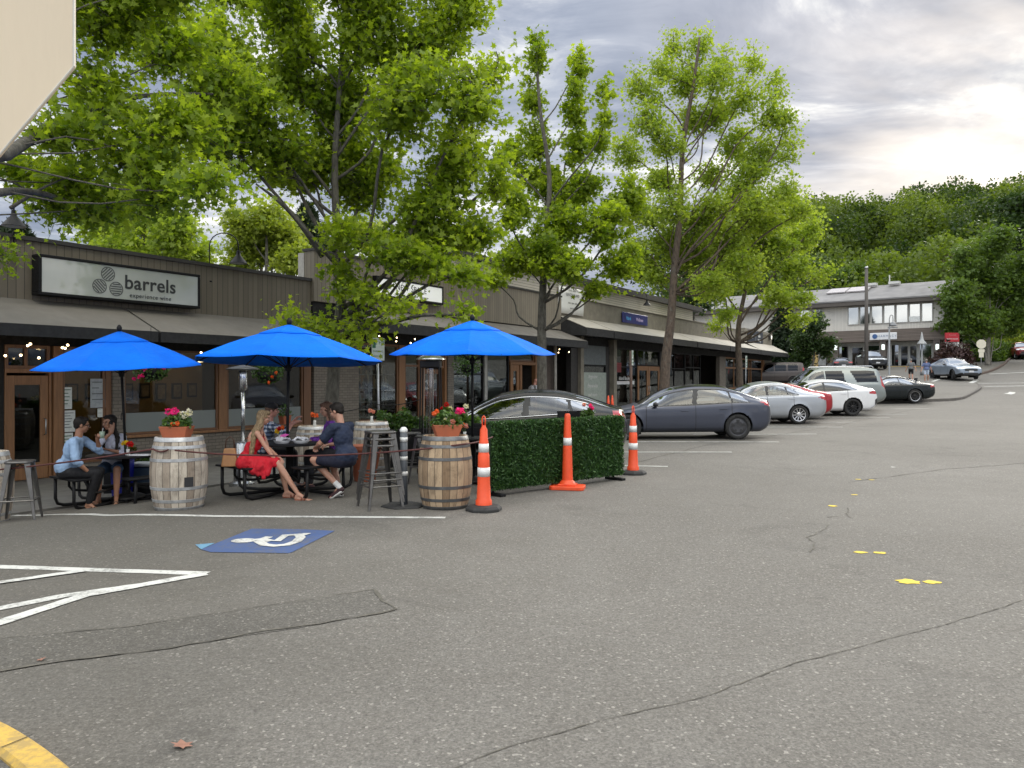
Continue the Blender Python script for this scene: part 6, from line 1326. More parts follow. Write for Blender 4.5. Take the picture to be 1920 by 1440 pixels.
rope('rope', 'thin dark rope strung behind the diners to the heater', [GD(600, 14)+Vector((0, 0, 1.18)), GD(700, 14.3)+Vector((0, 0, 1.25)), GD(790, 14.3)+Vector((0, 0, 1.3))], .06, .008, M_BLACK)
# stools
M_GUN = pm('gunmetal', (.14, .135, .13), .38, .75, var=.3, scale=5, dirt=.4)
def make_stool():
    r = thing('bar_stool', 'x', 'stool', (0, 0, 0), 0, 'metal bar stools'); h = .76
    MB().prism([(x*.155, y*.155) for x, y in [(-1, -.7), (-.7, -1), (.7, -1), (1, -.7), (1, .7), (.7, 1), (-.7, 1), (-1, .7)]], h-.03, h, 'z').build('seat', M_GUN, r, bevel=.012)
    for sx in (-1, 1):
        for sy in (-1, 1):
            mb = MB(); t0, t1 = Vector((sx*.135, sy*.135, h-.03)), Vector((sx*.215, sy*.215, 0)); vs = []
            for q, w_ in ((t0, .062), (t1, .022)):
                for (ax_, ay_) in ((-w_*sx, 0), (0, 0), (0, -w_*sy)): vs += [(q.x+ax_, q.y+ay_, q.z), (q.x+ax_-sx*.006*(ax_ == 0 or 1), q.y+ay_-sy*.006, q.z)]
            mb.add(vs, [(0, 2, 8, 6), (2, 4, 10, 8), (1, 7, 9, 3), (3, 9, 11, 5), (0, 6, 7, 1), (4, 5, 11, 10), (0, 1, 3, 2), (2, 3, 5, 4), (6, 8, 9, 7), (8, 10, 11, 9)]); mb.build('leg', M_GUN, r)
    zz_ = .27; q = .135+(.215-.135)*(1-zz_/h); mb = MB()
    for k, (x0, y0, x1, y1) in enumerate(((-q, -q, q, -q), (q, -q, q, q), (q, q, -q, q), (-q, q, -q, -q))): mb.tube([(x0, y0, zz_), (x1, y1, zz_)], .010, 6)
    mb.build('footrest', M_GUN, r); mb = MB()
    for k in range(4):
        a = PI/4+k*PI/2; mb.tube([(.0, 0, h-.05), (.13*math.cos(a)*1.3, .13*math.sin(a)*1.3, h-.14)], .008, 5)
    mb.build('brace', M_GUN, r); return r
st0 = make_stool(); st0.location = GD(38, 9.75); st0.rotation_euler = (0, 0, .35); st0['label'] = 'dark metal bar stool standing alone at the left in front of the wooden door'
for k in range(3):
    g = GD(713, 9.95); q_ = copy_tree(st0, ['lowest metal stool of the stack left of the striped post', 'second metal stool in the stack left of the striped post', 'topmost metal stool of the stack left of the striped post'][k], (g.x, g.y, g.z+.085*k), .5+.03*k); q_.scale = (1.12, 1.12, 1.08)
copy_tree(st0, 'dark metal stool behind the right hand barrel, near the heater', GD(772, 13.0), .2); copy_tree(st0, 'dark metal stool partly hidden between the stack and the right hand barrel', GD(800, 12.2), .9)
# cones and post
M_OR = pm('cone_orange', (.80, .085, .022), .5, var=.07, dirt=.25, scale=5); M_REFL = pm('reflective_white', (.66, .67, .66), .35, var=.08, scale=30); M_RUB = pm('base_rubber', (.03, .03, .03), .8, bmp=.3)
def make_tall_cone():
    r = thing('traffic_cone', 'x', 'traffic cone', (0, 0, 0), 0, 'tall striped traffic cones with black bases')
    MB().lathe([(.235, 0), (.235, .035), (.20, .065), (.11, .075)], 8, a0=.2).build('base', M_RUB, r, bevel=.008)
    pr = [(.105, .07), (.102, .13), (.088, .15), (.083, .30), (.080, .31), (.078, .43)]
    MB().lathe(pr, 24).build('cone_body', M_OR, r, auto=40)
    MB().lathe([(.079, .431), (.079, .545)], 24).build('reflective_band', M_REFL, r, True); MB().lathe([(.074, .546), (.072, .70), (.067, .71), (.065, .735)], 24).build('cone_body', M_OR, r, auto=40)
    MB().lathe([(.066, .736), (.064, .845)], 24).build('reflective_band', M_REFL, r, True); MB().lathe([(.060, .846), (.057, .88), (.052, .89), (.046, 1.02), (.026, 1.06), (.024, 1.075)], 24).build('cone_body', M_OR, r, auto=40)
    hb = MB(); hb.tube([(-.018, 0, 1.07), (-.020, 0, 1.14), (-.012, 0, 1.18), (0, 0, 1.193), (.012, 0, 1.18), (.020, 0, 1.14), (.018, 0, 1.07)], .009, 8); hb.build('handle', M_OR, r, True); return r
tc_ = make_tall_cone(); tc_.location = G(907, 957); tc_['label'] = 'orange cone with two white bands on a black base, right of the tan barrel'
copy_tree(tc_, 'orange cone with two white bands beside the blue grey sedan', G(1187, 889), .5)
r = thing('traffic_cone', 'orange cone with one white band on an orange base before the hedge', 'traffic cone', G(1064, 917), R(-12))
bm = MB(); bm.prism([(x, y) for x, y in [(-.26, -.14), (-.22, -.18), (.22, -.18), (.26, -.14), (.26, .14), (.22, .18), (-.22, .18), (-.26, .14)]], 0, .06, 'z'); bm.prism([(-.14, -.12), (.14, -.12), (.14, .12), (-.14, .12)], .06, .085, 'z'); bm.build('base', M_OR, r, bevel=.015)
MB().lathe([(.125, .085), (.105, .12), (.082, .14), (.066, .66)], 24).build('cone_body', M_OR, r, auto=40); MB().lathe([(.0665, .661), (.062, .775)], 24).build('reflective_band', M_REFL, r, True); MB().lathe([(.061, .776), (.046, 1.08), (.042, 1.12), (.03, 1.14), (.022, 1.135)], 24, caps=False).build('cone_top', M_OR, r, auto=40)
MB().lathe([(.02, 1.05), (.03, 1.12)], 12).build('top_recess', pm('orange_dark', (.25, .03, .01), .7), r)
for (u, lb) in ((1140.5, 'small orange cone by the pilaster, left one of a pair'), (1148, 'small orange cone by the pilaster, right one of a pair')):
    r = thing('traffic_cone', lb, 'traffic cone', GD(u, 33+(u-1140)*.08), 0, 'far orange cones by the pilaster'); MB().box(-.18, .18, -.18, .18, 0, .04).build('base', M_RUB, r); MB().lathe([(.13, .04), (.03, .96), (.0, .97)], 16).build('cone_body', M_OR, r, True)
r = thing('delineator_post', 'grey post with white bands on a flat black base beside the stacked stools', 'post', GD(757, 10.05)); M_PG = pm('post_grey', (.085, .095, .11), .6)
MB().lathe([(.30, 0), (.30, .012), (.27, .025)], 6, a0=.3).build('base', M_RUB, r); MB().lathe([(.052, .02), (.05, .5), (.048, .96)], 18).build('tube', M_PG, r, True)
for za, zb2 in ((.40, .455), (.60, .65), (.84, .90), (.97, .985)): MB().lathe([(.0515, za), (.0513, zb2)], 18).build('reflective_band', M_REFL, r, True)
MB().lathe([(.046, .961), (.052, .972), (.052, 1.0), (.03, 1.03), (.0, 1.035)], 16).build('cap', M_REFL, r, True)
# hedge panel
A0, A1 = Vector((-.31, 10.85)), Vector((1.80, 12.75)); ln = (A1-A0).length; ang = math.atan2(A1.y-A0.y, A1.x-A0.x)
hr = thing('hedge_panel', 'artificial green hedge screen standing between the cones', 'hedge screen', (A0.x, A0.y, 0), ang)
MB().box(0, ln, -.02, .06, .12, 1.02).build('backing', pm('hedge_backing', (.012, .03, .010), .9), hr)
rg = np.random.default_rng(5); n = 46000; fx = rg.random(n)*ln; fz = .09+rg.random(n)*.96; side = rg.random(n) < .72
Yh = np.where(side, -.03-np.abs(rg.normal(size=n))*.022, .07+np.abs(rg.normal(size=n))*.02); top = rg.random(n) < .06; fz = np.where(top, 1.02+rg.random(n)*.03, fz); Yh = np.where(top, rg.random(n)*.1-.03, Yh)
Vh, Fh = leaves(np.stack([fx, Yh, fz], 1), .028+.022*rg.random(n), QUAD*np.array([.6, 1.6]), .15, rg)
Vh[:, 2] = np.maximum(Vh[:, 2], .02); np_mesh('artificial_leaves', Vh, Fh, leafmat('hedge_leaf', (.014, .044, .012), (.080, .175, .046), .2), np.repeat(rg.random(n)**1.6, 4), hr)
for x in (.12, ln*.52, ln-.1):
    m_ = MB(); m_.box(x-.05, x+.05, -.15, .22, .0, .04); m_.tube([(x, .07, .02), (x, .07, .9)], .018, 6); m_.build('foot', M_BLACK, hr, bevel=.008)
# heaters
g = GD(455.5, 13.6); r = thing('patio_heater', 'slim stainless patio heater beside the window behind the woman in red', 'patio heater', g); hh = ray(0, 690, 13.6).z-g.z
M_STEEL = pm('stainless', (.55, .56, .57), .25, .95, var=.1)
MB().lathe([(.24, 0), (.24, .05), (.16, .08), (.16, .72), (.15, .75), (.035, .78)], 20).build('base', M_STEEL, r, auto=40); MB().lathe([(.034, .78), (.034, hh-.40)], 12).build('post', M_STEEL, r, True); MB().lathe([(.05, hh-.40), (.075, hh-.36), (.075, hh-.08), (.06, hh-.05)], 16).build('burner', M_STEEL, r, auto=40); MB().lathe([(.30, hh-.03), (.26, hh-.0), (.05, hh+.05), (.0, hh+.055)], 24).build('reflector_hood', pm('hood_dark', (.10, .10, .10), .4, .8), r, True)
g = GD(808, 14.6); r = thing('patio_heater', 'tall black framed patio heater with a pale domed hood behind the right hand barrel', 'patio heater', g); hh = ray(0, 674, 14.6).z-g.z
MB().lathe([(.285, hh-.0), (.27, hh+.02), (.16, hh+.075), (.06, hh+.10), (.0, hh+.11)], 16).build('reflector_hood', M_STEEL, r, auto=30)
for sx in (-1, 1):
    for sy in (-1, 1): MB().tube([(sx*.20, sy*.20, .05), (sx*.17, sy*.17, hh-.12)], .016, 6).build('frame_post', M_BLACK, r)
MB().box(-.24, .24, -.24, .24, 0, .62).build('gas_cabinet', M_BLACK, r, bevel=.02); MB().box(-.19, .19, -.19, .19, hh-.16, hh-.02).build('burner_box', M_BLACK, r, bevel=.02); MB().lathe([(.06, .64), (.06, hh-.17)], 14, caps=False).build('glass_tube', glassmat('heater_glass', (.7, .6, .55), .15), r, True)
mg = MB()
for sx in (-.12, -.06, 0, .06, .12): mg.tube([(sx, -.175, .66), (sx*.9, -.165, hh-.18)], .004, 4)
mg.build('front_grille', M_METAL, r)
# flowers
LMF = leafmat('flower_leaf', (.035, .08, .02), (.11, .19, .05), .35)
def flmat(name, col): return leafmat(name, tuple(c*.75 for c in col), col, .35)
FP, FW_, FO, FR, FY, FK = flmat('petal_pink', (.80, .03, .30)), flmat('petal_white', (.75, .72, .72)), flmat('petal_orange', (.75, .16, .04)), flmat('petal_red', (.62, .01, .01)), flmat('petal_yellow', (.8, .6, .04)), flmat('petal_pale_pink', (.70, .32, .30))
M_TERRA = pm('terracotta', (.36, .105, .05), .8, var=.15, scale=4, bmp=.2)
def blossom_pts(rg, c, r, n): u = rg.normal(size=(n, 3)); u /= np.linalg.norm(u, axis=1, keepdims=True); return np.array(c)+u*r*(.6+.4*rg.random((n, 1)))
def flowers(root, c, r, nleaf, blooms, seed, ls=.06):
    rg = np.random.default_rng(seed); u = rg.normal(size=(nleaf, 3)); u /= np.linalg.norm(u, axis=1, keepdims=True); u[:, 2] = np.abs(u[:, 2])*1.0
    P = np.array(c)+u*np.array(r)*rg.random((nleaf, 1))**.4; V, F = leaves(P, ls*(.6+.7*rg.random(nleaf)), OVAL*np.array([1.3, 1]), .3, rg); np_mesh('foliage', V, F, LMF, np.repeat(rg.random(nleaf), 6), root)
    mb = MB()
    for k in range(8): a = rg.random()*6.28; mb.tube([(c[0], c[1], c[2]-.02), (c[0]+r[0]*.6*math.cos(a), c[1]+r[1]*.6*math.sin(a), c[2]+r[2]*.8)], .003, 4)
    mb.build('stem', pm('stem_green', (.08, .13, .04), .7), root)
    for (mat, bc, br) in blooms:
        V, F = leaves(blossom_pts(rg, bc, br, 46), .032*(.7+.5*rg.random(46)), OVAL*np.array([1.5, 1]), .2, rg); np_mesh('blossom', V, F, mat, np.repeat(rg.random(46), 6), root)
def flower_pot(label, loc, w0, w1, dpt, h, blooms, seed, rz=0, fol=(.2, .13, .18), n=420, group=None, mat=None):
    r = thing('flower_pot', label, 'flower pot', loc, rz, group); mb = MB()
    v = [(-w0/2, -dpt*.4, 0), (w0/2, -dpt*.4, 0), (w0/2, dpt*.4, 0), (-w0/2, dpt*.4, 0), (-w1/2, -dpt/2, h), (w1/2, -dpt/2, h), (w1/2, dpt/2, h), (-w1/2, dpt/2, h)]
    e = .018; v += [(-w1/2+e, -dpt/2+e, h), (w1/2-e, -dpt/2+e, h), (w1/2-e, dpt/2-e, h), (-w1/2+e, dpt/2-e, h)]; v += [(x, y, h-.03) for x, y, z in v[8:12]]
    mb.add(v, [(3, 2, 1, 0), (0, 1, 5, 4), (1, 2, 6, 5), (2, 3, 7, 6), (3, 0, 4, 7), (4, 5, 9, 8), (5, 6, 10, 9), (6, 7, 11, 10), (7, 4, 8, 11), (8, 9, 13, 12), (9, 10, 14, 13), (10, 11, 15, 14), (11, 8, 12, 15)])
    mb.add([(x, y, h-.029) for x, y, z in v[8:12]], [(0, 1, 2, 3)], 1)
    mb.build('pot', [mat or M_TERRA, pm('potting_soil', (.02, .014, .01), .95)], r, bevel=.006); flowers(r, (0, 0, h-.02), fol, n, blooms, seed); return r
flower_pot('terracotta trough of pink and white flowers on the pale barrel', BT[336]-Vector((.03, 0, 0)), .28, .37, .26, .15, [(FP, (-.09, -.04, .34), .05), (FP, (-.01, -.05, .35), .055), (FP, (-.05, .03, .33), .05), (FW_, (.10, -.03, .30), .06), (FW_, (.16, .0, .33), .05), (FW_, (.06, .0, .26), .04), (FO, (.06, -.12, .19), .03), (FO, (.0, -.12, .18), .025)], 3, fol=(.20, .15, .20), group='terracotta flower troughs on barrels')
flower_pot('terracotta trough of mixed flowers with one bright pink bloom on the tan barrel', BT[835]+Vector((.02, -.02, 0)), .27, .38, .26, .16, [(FP, (.15, -.04, .34), .05), (FP, (.19, -.02, .33), .045), (FO, (-.17, -.02, .30), .03), (FO, (-.13, .02, .33), .03), (FW_, (-.03, -.08, .22), .03), (FK, (.06, -.10, .20), .03), (FW_, (.05, .03, .29), .03)], 4, rz=.25, fol=(.22, .15, .20), group='terracotta flower troughs on barrels')
def vase(label, loc, blooms, seed, h=.10, mat=None, group='small flower vases'):
    r = thing('flower_vase', label, 'vase', loc, 0, group); MB().lathe([(.03, 0), (.035, .02), (.022, h*.65), (.026, h)], 14).build('vase_body', mat or pm('vase_white', (.55, .56, .54), .3), r, True)
    rg = np.random.default_rng(seed); mb = MB()
    for k, (m_, dx_, dz_, br) in enumerate(blooms):
        mb.tube([(0, 0, h*.5), (dx_, 0, h+dz_)], .003, 4); V, F = leaves(blossom_pts(rg, (dx_, 0, h+dz_), br, 50), .03*(.7+.5*rg.random(50)), OVAL*np.array([1.5, 1]), .2, rg); np_mesh('blossom', V, F, m_, np.repeat(rg.random(50), 6), r)
    mb.build('stem', pm('stem_green', (.08, .13, .04), .7), r); return r
def tt(k, dx_, dy, z=.744): o = TG[k].location; return (o.x+dx_, o.y+dy, o.z+z)
vase('small white vase of yellow and red flowers on the couple table', tt(0, .17, -.28), [(FY, -.06, .09, .035), (FR, .02, .08, .045), (FY, -.02, .10, .03), (FR, .05, .07, .035)], 7)
vase('small vase of red and yellow flowers beside the umbrella pole on the middle table', tt(1, -.16, .08), [(FR, -.02, .09, .035), (FY, -.05, .05, .035), (FO, .03, .10, .03)], 8)
vase('white vase with one orange flower on the barrel behind the plaid shirt', BT[590], [(FO, -.03, .10, .045), (FO, .03, .09, .04)], 9, .12)
vase('white vase with a pale pink flower on the barrel behind the stools', BT[697], [(FK, -.03, .10, .04), (FK, .03, .08, .035)], 10, .12)
vase('white vase of salmon flowers on the hidden table beside the cone', tt(2, -.10, -.42), [(FK, .02, .09, .04), (FY, -.06, .08, .03), (FO, -.02, .11, .03)], 11)
# food on the middle table
M_CRUMP = pm('white_wrapper', (.66, .67, .70), .6, var=.1, scale=20, bmp=.9, bscale=22, bdist=.03)
for k, (dx_, dy, lb) in enumerate(((-.02, -.30, 'oval food basket with crumpled white paper and a pink napkin'), (.24, -.26, 'food basket with crumpled white paper at the hands of the man in navy'))):
    r = thing('food_basket', lb, 'food basket', tt(1, dx_, dy), .2*k, 'food baskets on the middle table'); MB().lathe([(.09, 0), (.125, .05), (.118, .05), (.085, .008)], 24, caps=False).build('basket', pm('basket_grey', (.35, .36, .38), .6), r, True)
    rg = random.Random(k+3); c = MB(); nn = 22
    vs = [(.0, 0, .085)]+[((.055+.06*j)*math.cos(i*2*PI/nn)*(1+rg.uniform(-.15, .2)), (.055+.06*j)*math.sin(i*2*PI/nn)*(1+rg.uniform(-.15, .2)), .075-.02*j+rg.uniform(-.02, .03)) for j in range(2) for i in range(nn)]
    c.add(vs, [(0, 1+i, 1+(i+1) % nn) for i in range(nn)]+[(1+i, 1+nn+i, 1+nn+(i+1) % nn, 1+(i+1) % nn) for i in range(nn)]); c.build('paper', M_CRUMP, r)
    if k == 0: MB().add([(-.02, -.03, .09), (.06, -.05, .10), (.10, .0, .13), (.04, .03, .14), (-.03, .01, .12)], [(0, 1, 2), (0, 2, 3), (0, 3, 4)]).build('pink_napkin', pm('napkin_pink', (.75, .12, .45), .7), r)
r = thing('plate', 'flat white plate on the left side of the middle table', 'plate', tt(1, -.40, -.22)); MB().lathe([(.06, 0), (.11, .012), (.10, .012), (.055, .004)], 24).build('dish', pm('plate_white', (.65, .66, .68), .3), r, True)
r = thing('serving_tray', 'white oblong tray on the couple table beside the vase', 'tray', tt(0, .36, -.26)); MB().box(-.15, .15, -.08, .08, 0, .02).build('tray_body', pm('plate_white', (.65, .66, .68), .3), r, bevel=.008)
r = thing('dark_cup', 'dark cup standing at the far end of the couple table', 'cup', tt(0, -.12, .1)); MB().lathe([(.03, 0), (.038, .10), (.034, .10), (.028, .01)], 14).build('cup_body', pm('cup_brown', (.09, .05, .03), .4), r, True)
# planters, baskets, bin, signs
def planter(label, u, d, w, dp, h, shr, mat, n, seed, blooms=(), ls=.07):
    g = GD(u, d); r = thing('planter', label, 'planter', g, .3); MB().box(-w/2, w/2, -dp/2, dp/2, 0, h).build('box', M_BLACK, r, bevel=.015)
    rg = np.random.default_rng(seed); c = rg.normal(size=(n, 3)); c /= np.linalg.norm(c, axis=1, keepdims=True); c[:, 2] = abs(c[:, 2]); c = c*np.array([w*.5, dp*.65, shr])*rg.random((n, 1))**.4*(1+.2*np.sin(c[:, :1]*9)); c[:, 2] += h-.02
    V, F = leaves(c, ls*(.6+.7*rg.random(n)), OVAL*np.array([1.3, 1]), .3, rg); np_mesh('foliage', V, F, mat, np.repeat(rg.random(n), 6), r)
    for (m_, bc, br) in blooms: V, F = leaves(blossom_pts(rg, bc, br, 40), .04*(.7+.5*rg.random(40)), OVAL*np.array([1.5, 1]), .2, rg); np_mesh('blossom', V, F, m_, np.repeat(rg.random(40), 6), r)
    return r
LM_S = leafmat('shrub_leaf', (.02, .055, .012), (.07, .13, .03), .3); LM_O = leafmat('shrub_olive', (.05, .05, .012), (.14, .13, .03), .3)
planter('long black planter box with green shrubs in front of the shelves window', 748, 15.2, 1.25, .4, .75, .38, LM_S, 1700, 31); planter('black planter with broad pale leaves and white flowers behind the right table', 864, 14.2, .7, .4, .85, .22, LMF, 500, 32, [(FW_, (-.2, 0, 1.12), .05), (FW_, (.1, 0, 1.16), .05), (FW_, (.0, 0, 1.05), .04)], .10)
planter('shrub with olive leaves beside the dark haired woman', 228, 13.4, .5, .4, .5, .52, LM_O, 700, 33); planter('low green shrub between the couple table and the pale barrel', 276, 13.6, .9, .4, .45, .30, LM_S, 700, 34)
planter('low dark planter with a mounded shrub right of the third umbrella pole', 905, 17.5, 1.1, .4, .6, .40, LM_O, 700, 35)
g = GD(838, 13.4); r = thing('potted_geranium', 'terracotta pot of red geraniums on a black stand behind the right hand barrel', 'flower pot', g); MB().tube([(0, 0, 0), (0, 0, .80)], .02, 8).build('stand', M_BLACK, r); MB().lathe([(.07, .80), (.11, 1.0), (.115, 1.04), (.1, 1.04)], 18).build('pot', M_TERRA, r, auto=40); flowers(r, (0, 0, 1.03), (.14, .12, .14), 160, [(FR, (0, -.03, 1.22), .045), (FR, (-.09, 0, 1.15), .03)], 36)
g = GD(684, 12.6); r = thing('large_pot', 'big terracotta pot partly hidden behind the man in navy and the stools', 'flower pot', g); MB().lathe([(.17, 0), (.26, .50), (.28, .52), (.28, .58), (.24, .58)], 24).build('pot', M_TERRA, r, auto=40); MB().lathe([(.23, .55), (.0, .56)], 24).build('soil', pm('potting_soil', (.02, .014, .01), .95), r)
s_, z_ = FW(534, 776, -15.35); x_, y_ = xy(s_, -15.35); flower_pot('terracotta pot with trailing leaves on the window ledge behind the plaid shirt', (x_, y_, .52), .2, .28, .2, .22, [], 37, RZ, (.25, .15, .34), 150)
def hanging_basket(label, u, v, d, blooms, seed, n=700, rad=.30):
    c = ray(u, v, d); r = thing('hanging_basket', label, 'hanging basket', c, 0, 'hanging flower baskets under the awnings'); MB().lathe([(.05, -.22), (.16, -.16), (.2, 0), (.19, 0)], 16, caps=False).build('basket', M_BLACK, r, True)
    m_ = MB(); zt_ = 2.62-c.z
    for k in range(3): a = k*2.1; m_.tube([(.19*math.cos(a), .19*math.sin(a), 0), (0, 0, zt_*.6)], .004, 4)
    m_.tube([(0, 0, zt_*.6), (0, 0, zt_)], .004, 4); m_.build('chain', M_BLACK, r); rg = np.random.default_rng(seed); q = rg.normal(size=(n, 3)); q /= np.linalg.norm(q, axis=1, keepdims=True); q = q*np.array([rad, rad, rad*.8])*rg.random((n, 1))**.4
    V, F = leaves(q, .055*(.6+.7*rg.random(n)), OVAL*np.array([1.3, 1]), .1, rg); np_mesh('foliage', V, F, LM_S, np.repeat(rg.random(n), 6), r)
    for (m_, bc, br) in blooms: V, F = leaves(blossom_pts(rg, bc, br, 26), .04*(.7+.5*rg.random(26)), OVAL*np.array([1.5, 1]), .2, rg); np_mesh('blossom', V, F, m_, np.repeat(rg.random(26), 6), r)
hanging_basket('hanging basket of magenta flowers below the left umbrella', 283, 690, 14.2, [(FP, (.02, -.28, -.02), .04), (FP, (-.1, -.25, -.16), .035), (FP, (-.02, -.28, -.14), .035), (FP, (.18, -.2, .02), .035), (FP, (.28, -.1, .0), .035), (FP, (-.26, -.1, -.2), .03)], 41, rad=.33)
hanging_basket('dark hanging basket with a few orange flowers beside the slim heater', 502, 697, 14.4, [(FO, (.15, -.22, -.1), .025), (FO, (.22, -.2, -.02), .022), (FO, (.1, -.25, -.2), .02)], 42, rad=.30)
hanging_basket('dark hanging basket behind the right umbrella pole', 876, 684, 20.5, [], 43, rad=.4)
g = GD(229, 12.6); r = thing('recycling_bin', 'deep blue bin standing under the couple table', 'bin', g); MB().lathe([(.16, 0), (.20, .62), (.21, .64)], 4, a0=PI/4).build('body', pm('bin_blue', (.006, .012, .25), .5), r, bevel=.02); MB().box(-.155, .155, -.155, .155, .645, .70).build('lid', pm('bin_blue', (.006, .012, .25), .5), r, bevel=.015)
g = GD(278, 12.9); r = thing('cooler_box', 'small grey blue cooler box behind the couple table', 'cooler', g); MB().box(-.25, .25, -.16, .16, .22, .50).build('body', pm('cooler_blue', (.05, .09, .14), .5), r, bevel=.03); MB().box(-.26, .26, -.17, .17, .51, .57).build('lid', pm('cooler_white', (.40, .42, .42), .5), r, bevel=.02); MB().box(-.24, .24, -.15, .15, 0, .21).build('stand', M_BLACK, r)
def street_sign(label, u, d, v0, v1, wid, rz, postmat, lean=0, pr=.028, group='parking signs on posts'):
    g = GD(u, d); r = thing('parking_sign', label, 'sign', g, rz, group); z0_, z1_ = ray(0, v1, d).z-g.z, ray(0, v0, d).z-g.z
    MB().tube([(0, 0, -.1), (lean, 0, z1_-.02)], pr, 8).build('post', postmat, r, True); MB().box(lean-wid/2, lean+wid/2, -pr-.012, -pr-.006, z0_, z1_).build('sign_plate', pm('sign_pale_green', (.62, .68, .62), .5), r)
    h = z1_-z0_; m_ = MB(); mm = pm('sign_green', (.02, .14, .07), .5)
    m_.box(lean-wid*.45, lean-wid*.2, -pr-.015, -pr-.0125, z0_+h*.55, z1_-h*.05); m_.build('green_band', mm, r)
    text('2 HR', 'lettering', mm, h*.24, (lean+wid*.13, -pr-.014, z0_+h*.78), (R(90), 0, 0), r, .001); text('PARKING', 'lettering', mm, h*.13, (lean, -pr-.014, z0_+h*.40), (R(90), 0, 0), r, .001); text('8AM-6PM', 'lettering', mm, h*.12, (lean, -pr-.014, z0_+h*.18), (R(90), 0, 0), r, .001); return r
street_sign('green and white parking sign on a galvanised post between two umbrellas', 712, 17.2, 634, 676, .34, R(45), M_METAL, -.07)
street_sign('narrow looking parking sign on a brown post in front of the third shop', 1183, 30, 657, 685, .30, R(70), pm('brown_post', (.10, .06, .045), .7), 0, .055)
street_sign('small parking sign on a grey post in front of the last shop windows', 1398, 46, 667, 689, .32, R(60), M_METAL, .06)
# black metal chairs near the third table
def chair(label, loc, rz):
    r = thing('patio_chair', label, 'chair', loc, rz, 'black metal patio chairs'); MB().box(-.21, .21, -.21, .21, .43, .455).build('seat', M_BLACK, r, bevel=.01)
    for sx in (-1, 1): MB().tube([(sx*.19, -.19, .43), (sx*.2, -.21, 0)], .013, 6).build('leg', M_BLACK, r); MB().tube([(sx*.2, .24, 0), (sx*.19, .2, .44), (sx*.19, .25, .86)], .013, 6).build('leg', M_BLACK, r)
    m_ = MB(); m_.box(-.19, .19, .235, .26, .70, .86); m_.box(-.19, .19, .215, .23, .52, .60); m_.build('backrest', M_BLACK, r); return r
c0 = chair('black metal chair behind the third table near the geranium', GD(856, 13.7), .3); copy_tree(c0, 'black metal chair facing away beside the right umbrella pole', GD(902, 12.9), 2.7)
bk = thing('black_board', 'black board with a small notch standing behind the hedge panel', 'board', GD(1075, 13.6), .35); MB().prism([(-.30, .10), (.36, .10), (.36, 1.10), (-.30, 1.10), (-.30, .92), (-.25, .92), (-.25, 1.0), (-.16, 1.0), (-.16, .92), (-.30, .90)][:4], -.02, .02, 'y').build('panel', M_BLACK, bk); MB().box(-.30, .36, -.15, .15, 0, .09).build('foot', M_BLACK, bk)
flower_pot('pot with magenta flowers just behind the hedge panel top', GD(1103, 13.4)+Vector((0, 0, .86)), .16, .22, .18, .14, [(FP, (.03, -.06, .34), .035), (FP, (.06, -.04, .30), .03), (FK, (-.08, -.05, .36), .03)], 51, fol=(.15, .1, .20), n=200)
ps = thing('plant_stand', 'slim black stand carrying the magenta flower pot behind the hedge', 'stand', GD(1103, 13.4)); MB().tube([(0, 0, 0), (0, 0, .85)], .02, 8).build('post', M_BLACK, ps); MB().lathe([(.12, 0), (.12, .02), (.03, .04)], 12).build('foot', M_BLACK, ps); MB().lathe([(.02, .83), (.10, .84), (.10, .857)], 12).build('top_plate', M_BLACK, ps)
# shelves with pottery inside the second shop
def sp(u, v, y): s_, z_ = FW(u, v, TF-y); x, yy = xy(s_, TF-y); return Vector((x, yy, z_))
sh0 = sp(671, 790, .6); w_ = (sp(742, 790, .6)-sh0).length; sh = thing('display_shelf', 'white open shelf rack inside the window of the second shop', 'shelf', sh0, RZ)
zs_ = [sp(690, v, .6).z-sh0.z for v in (783, 769, 755, 729, 703)]; m_ = MB()
for x in (.0, w_*.28, w_*.5, w_*.66, w_*.98): m_.box(x, x+.03, 0, .03, -.55, zs_[-1]); m_.box(x, x+.03, .38, .41, -.55, zs_[-1])
m_.build('upright', M_WHITEP, sh)
for z in zs_: MB().box(-.02, w_+.02, -.01, .42, z, z+.03).build('shelf_board', M_WHITEP, sh)
rg = random.Random(4); pots = [pm('pot_dark', (.03, .03, .032), .4), pm('pot_glass', (.35, .40, .38), .2), pm('pot_grey', (.20, .20, .19), .5), pm('pot_white', (.6, .6, .56), .4)]
vp = None; GP_ = 'small pots and jars on the white display shelf'
protos = {}
for z in zs_:
    for k in range(9):
        x = w_*(.05+.105*k)+rg.uniform(-.02, .02); mi = rg.randrange(4); sh_ = rg.randrange(3)
        if (mi, sh_) not in protos:
            h = (.12, .2, .28)[sh_]; q = MB().lathe([(.04, 0), (.06, h*.3), (.05, h*.6), (.025, h*.8), (.032, h)], 12).mesh('pot', pots[mi], True); protos[(mi, sh_)] = q
        o = bpy.data.objects.new('small_pot', protos[(mi, sh_)]); C.objects.link(o); o.location = sh0+Matrix.Rotation(RZ, 3, 'Z') @ Vector((x, .2, z+.031)); tag(o, 'small pot or jar on the white display shelf in the window', 'pot', GP_)
# fallen leaves
for (u, v, lb, s_) in ((341, 1402, 'dry brown leaf lying on the asphalt near the yellow kerb', .075), (78, 1239, 'small pale dry leaf on the patched asphalt strip', .04), (276, 977, 'tiny pale scrap on the ground in front of the pale barrel', .03)):
    g = G(u, v); o = MB().add([(s_*x, s_*y, s_*(.15*abs(x)+.1*y*y)+.004) for x, y in MAPLE*1.3], [tuple(range(12))]).build('fallen_leaf', pm('dry_leaf', (.26, .13, .09), .8, scale=30), None); o.location = g+Vector((0, 0, .006)); o.rotation_euler = (0, .2, u*.37); tag(o, lb, 'leaf')
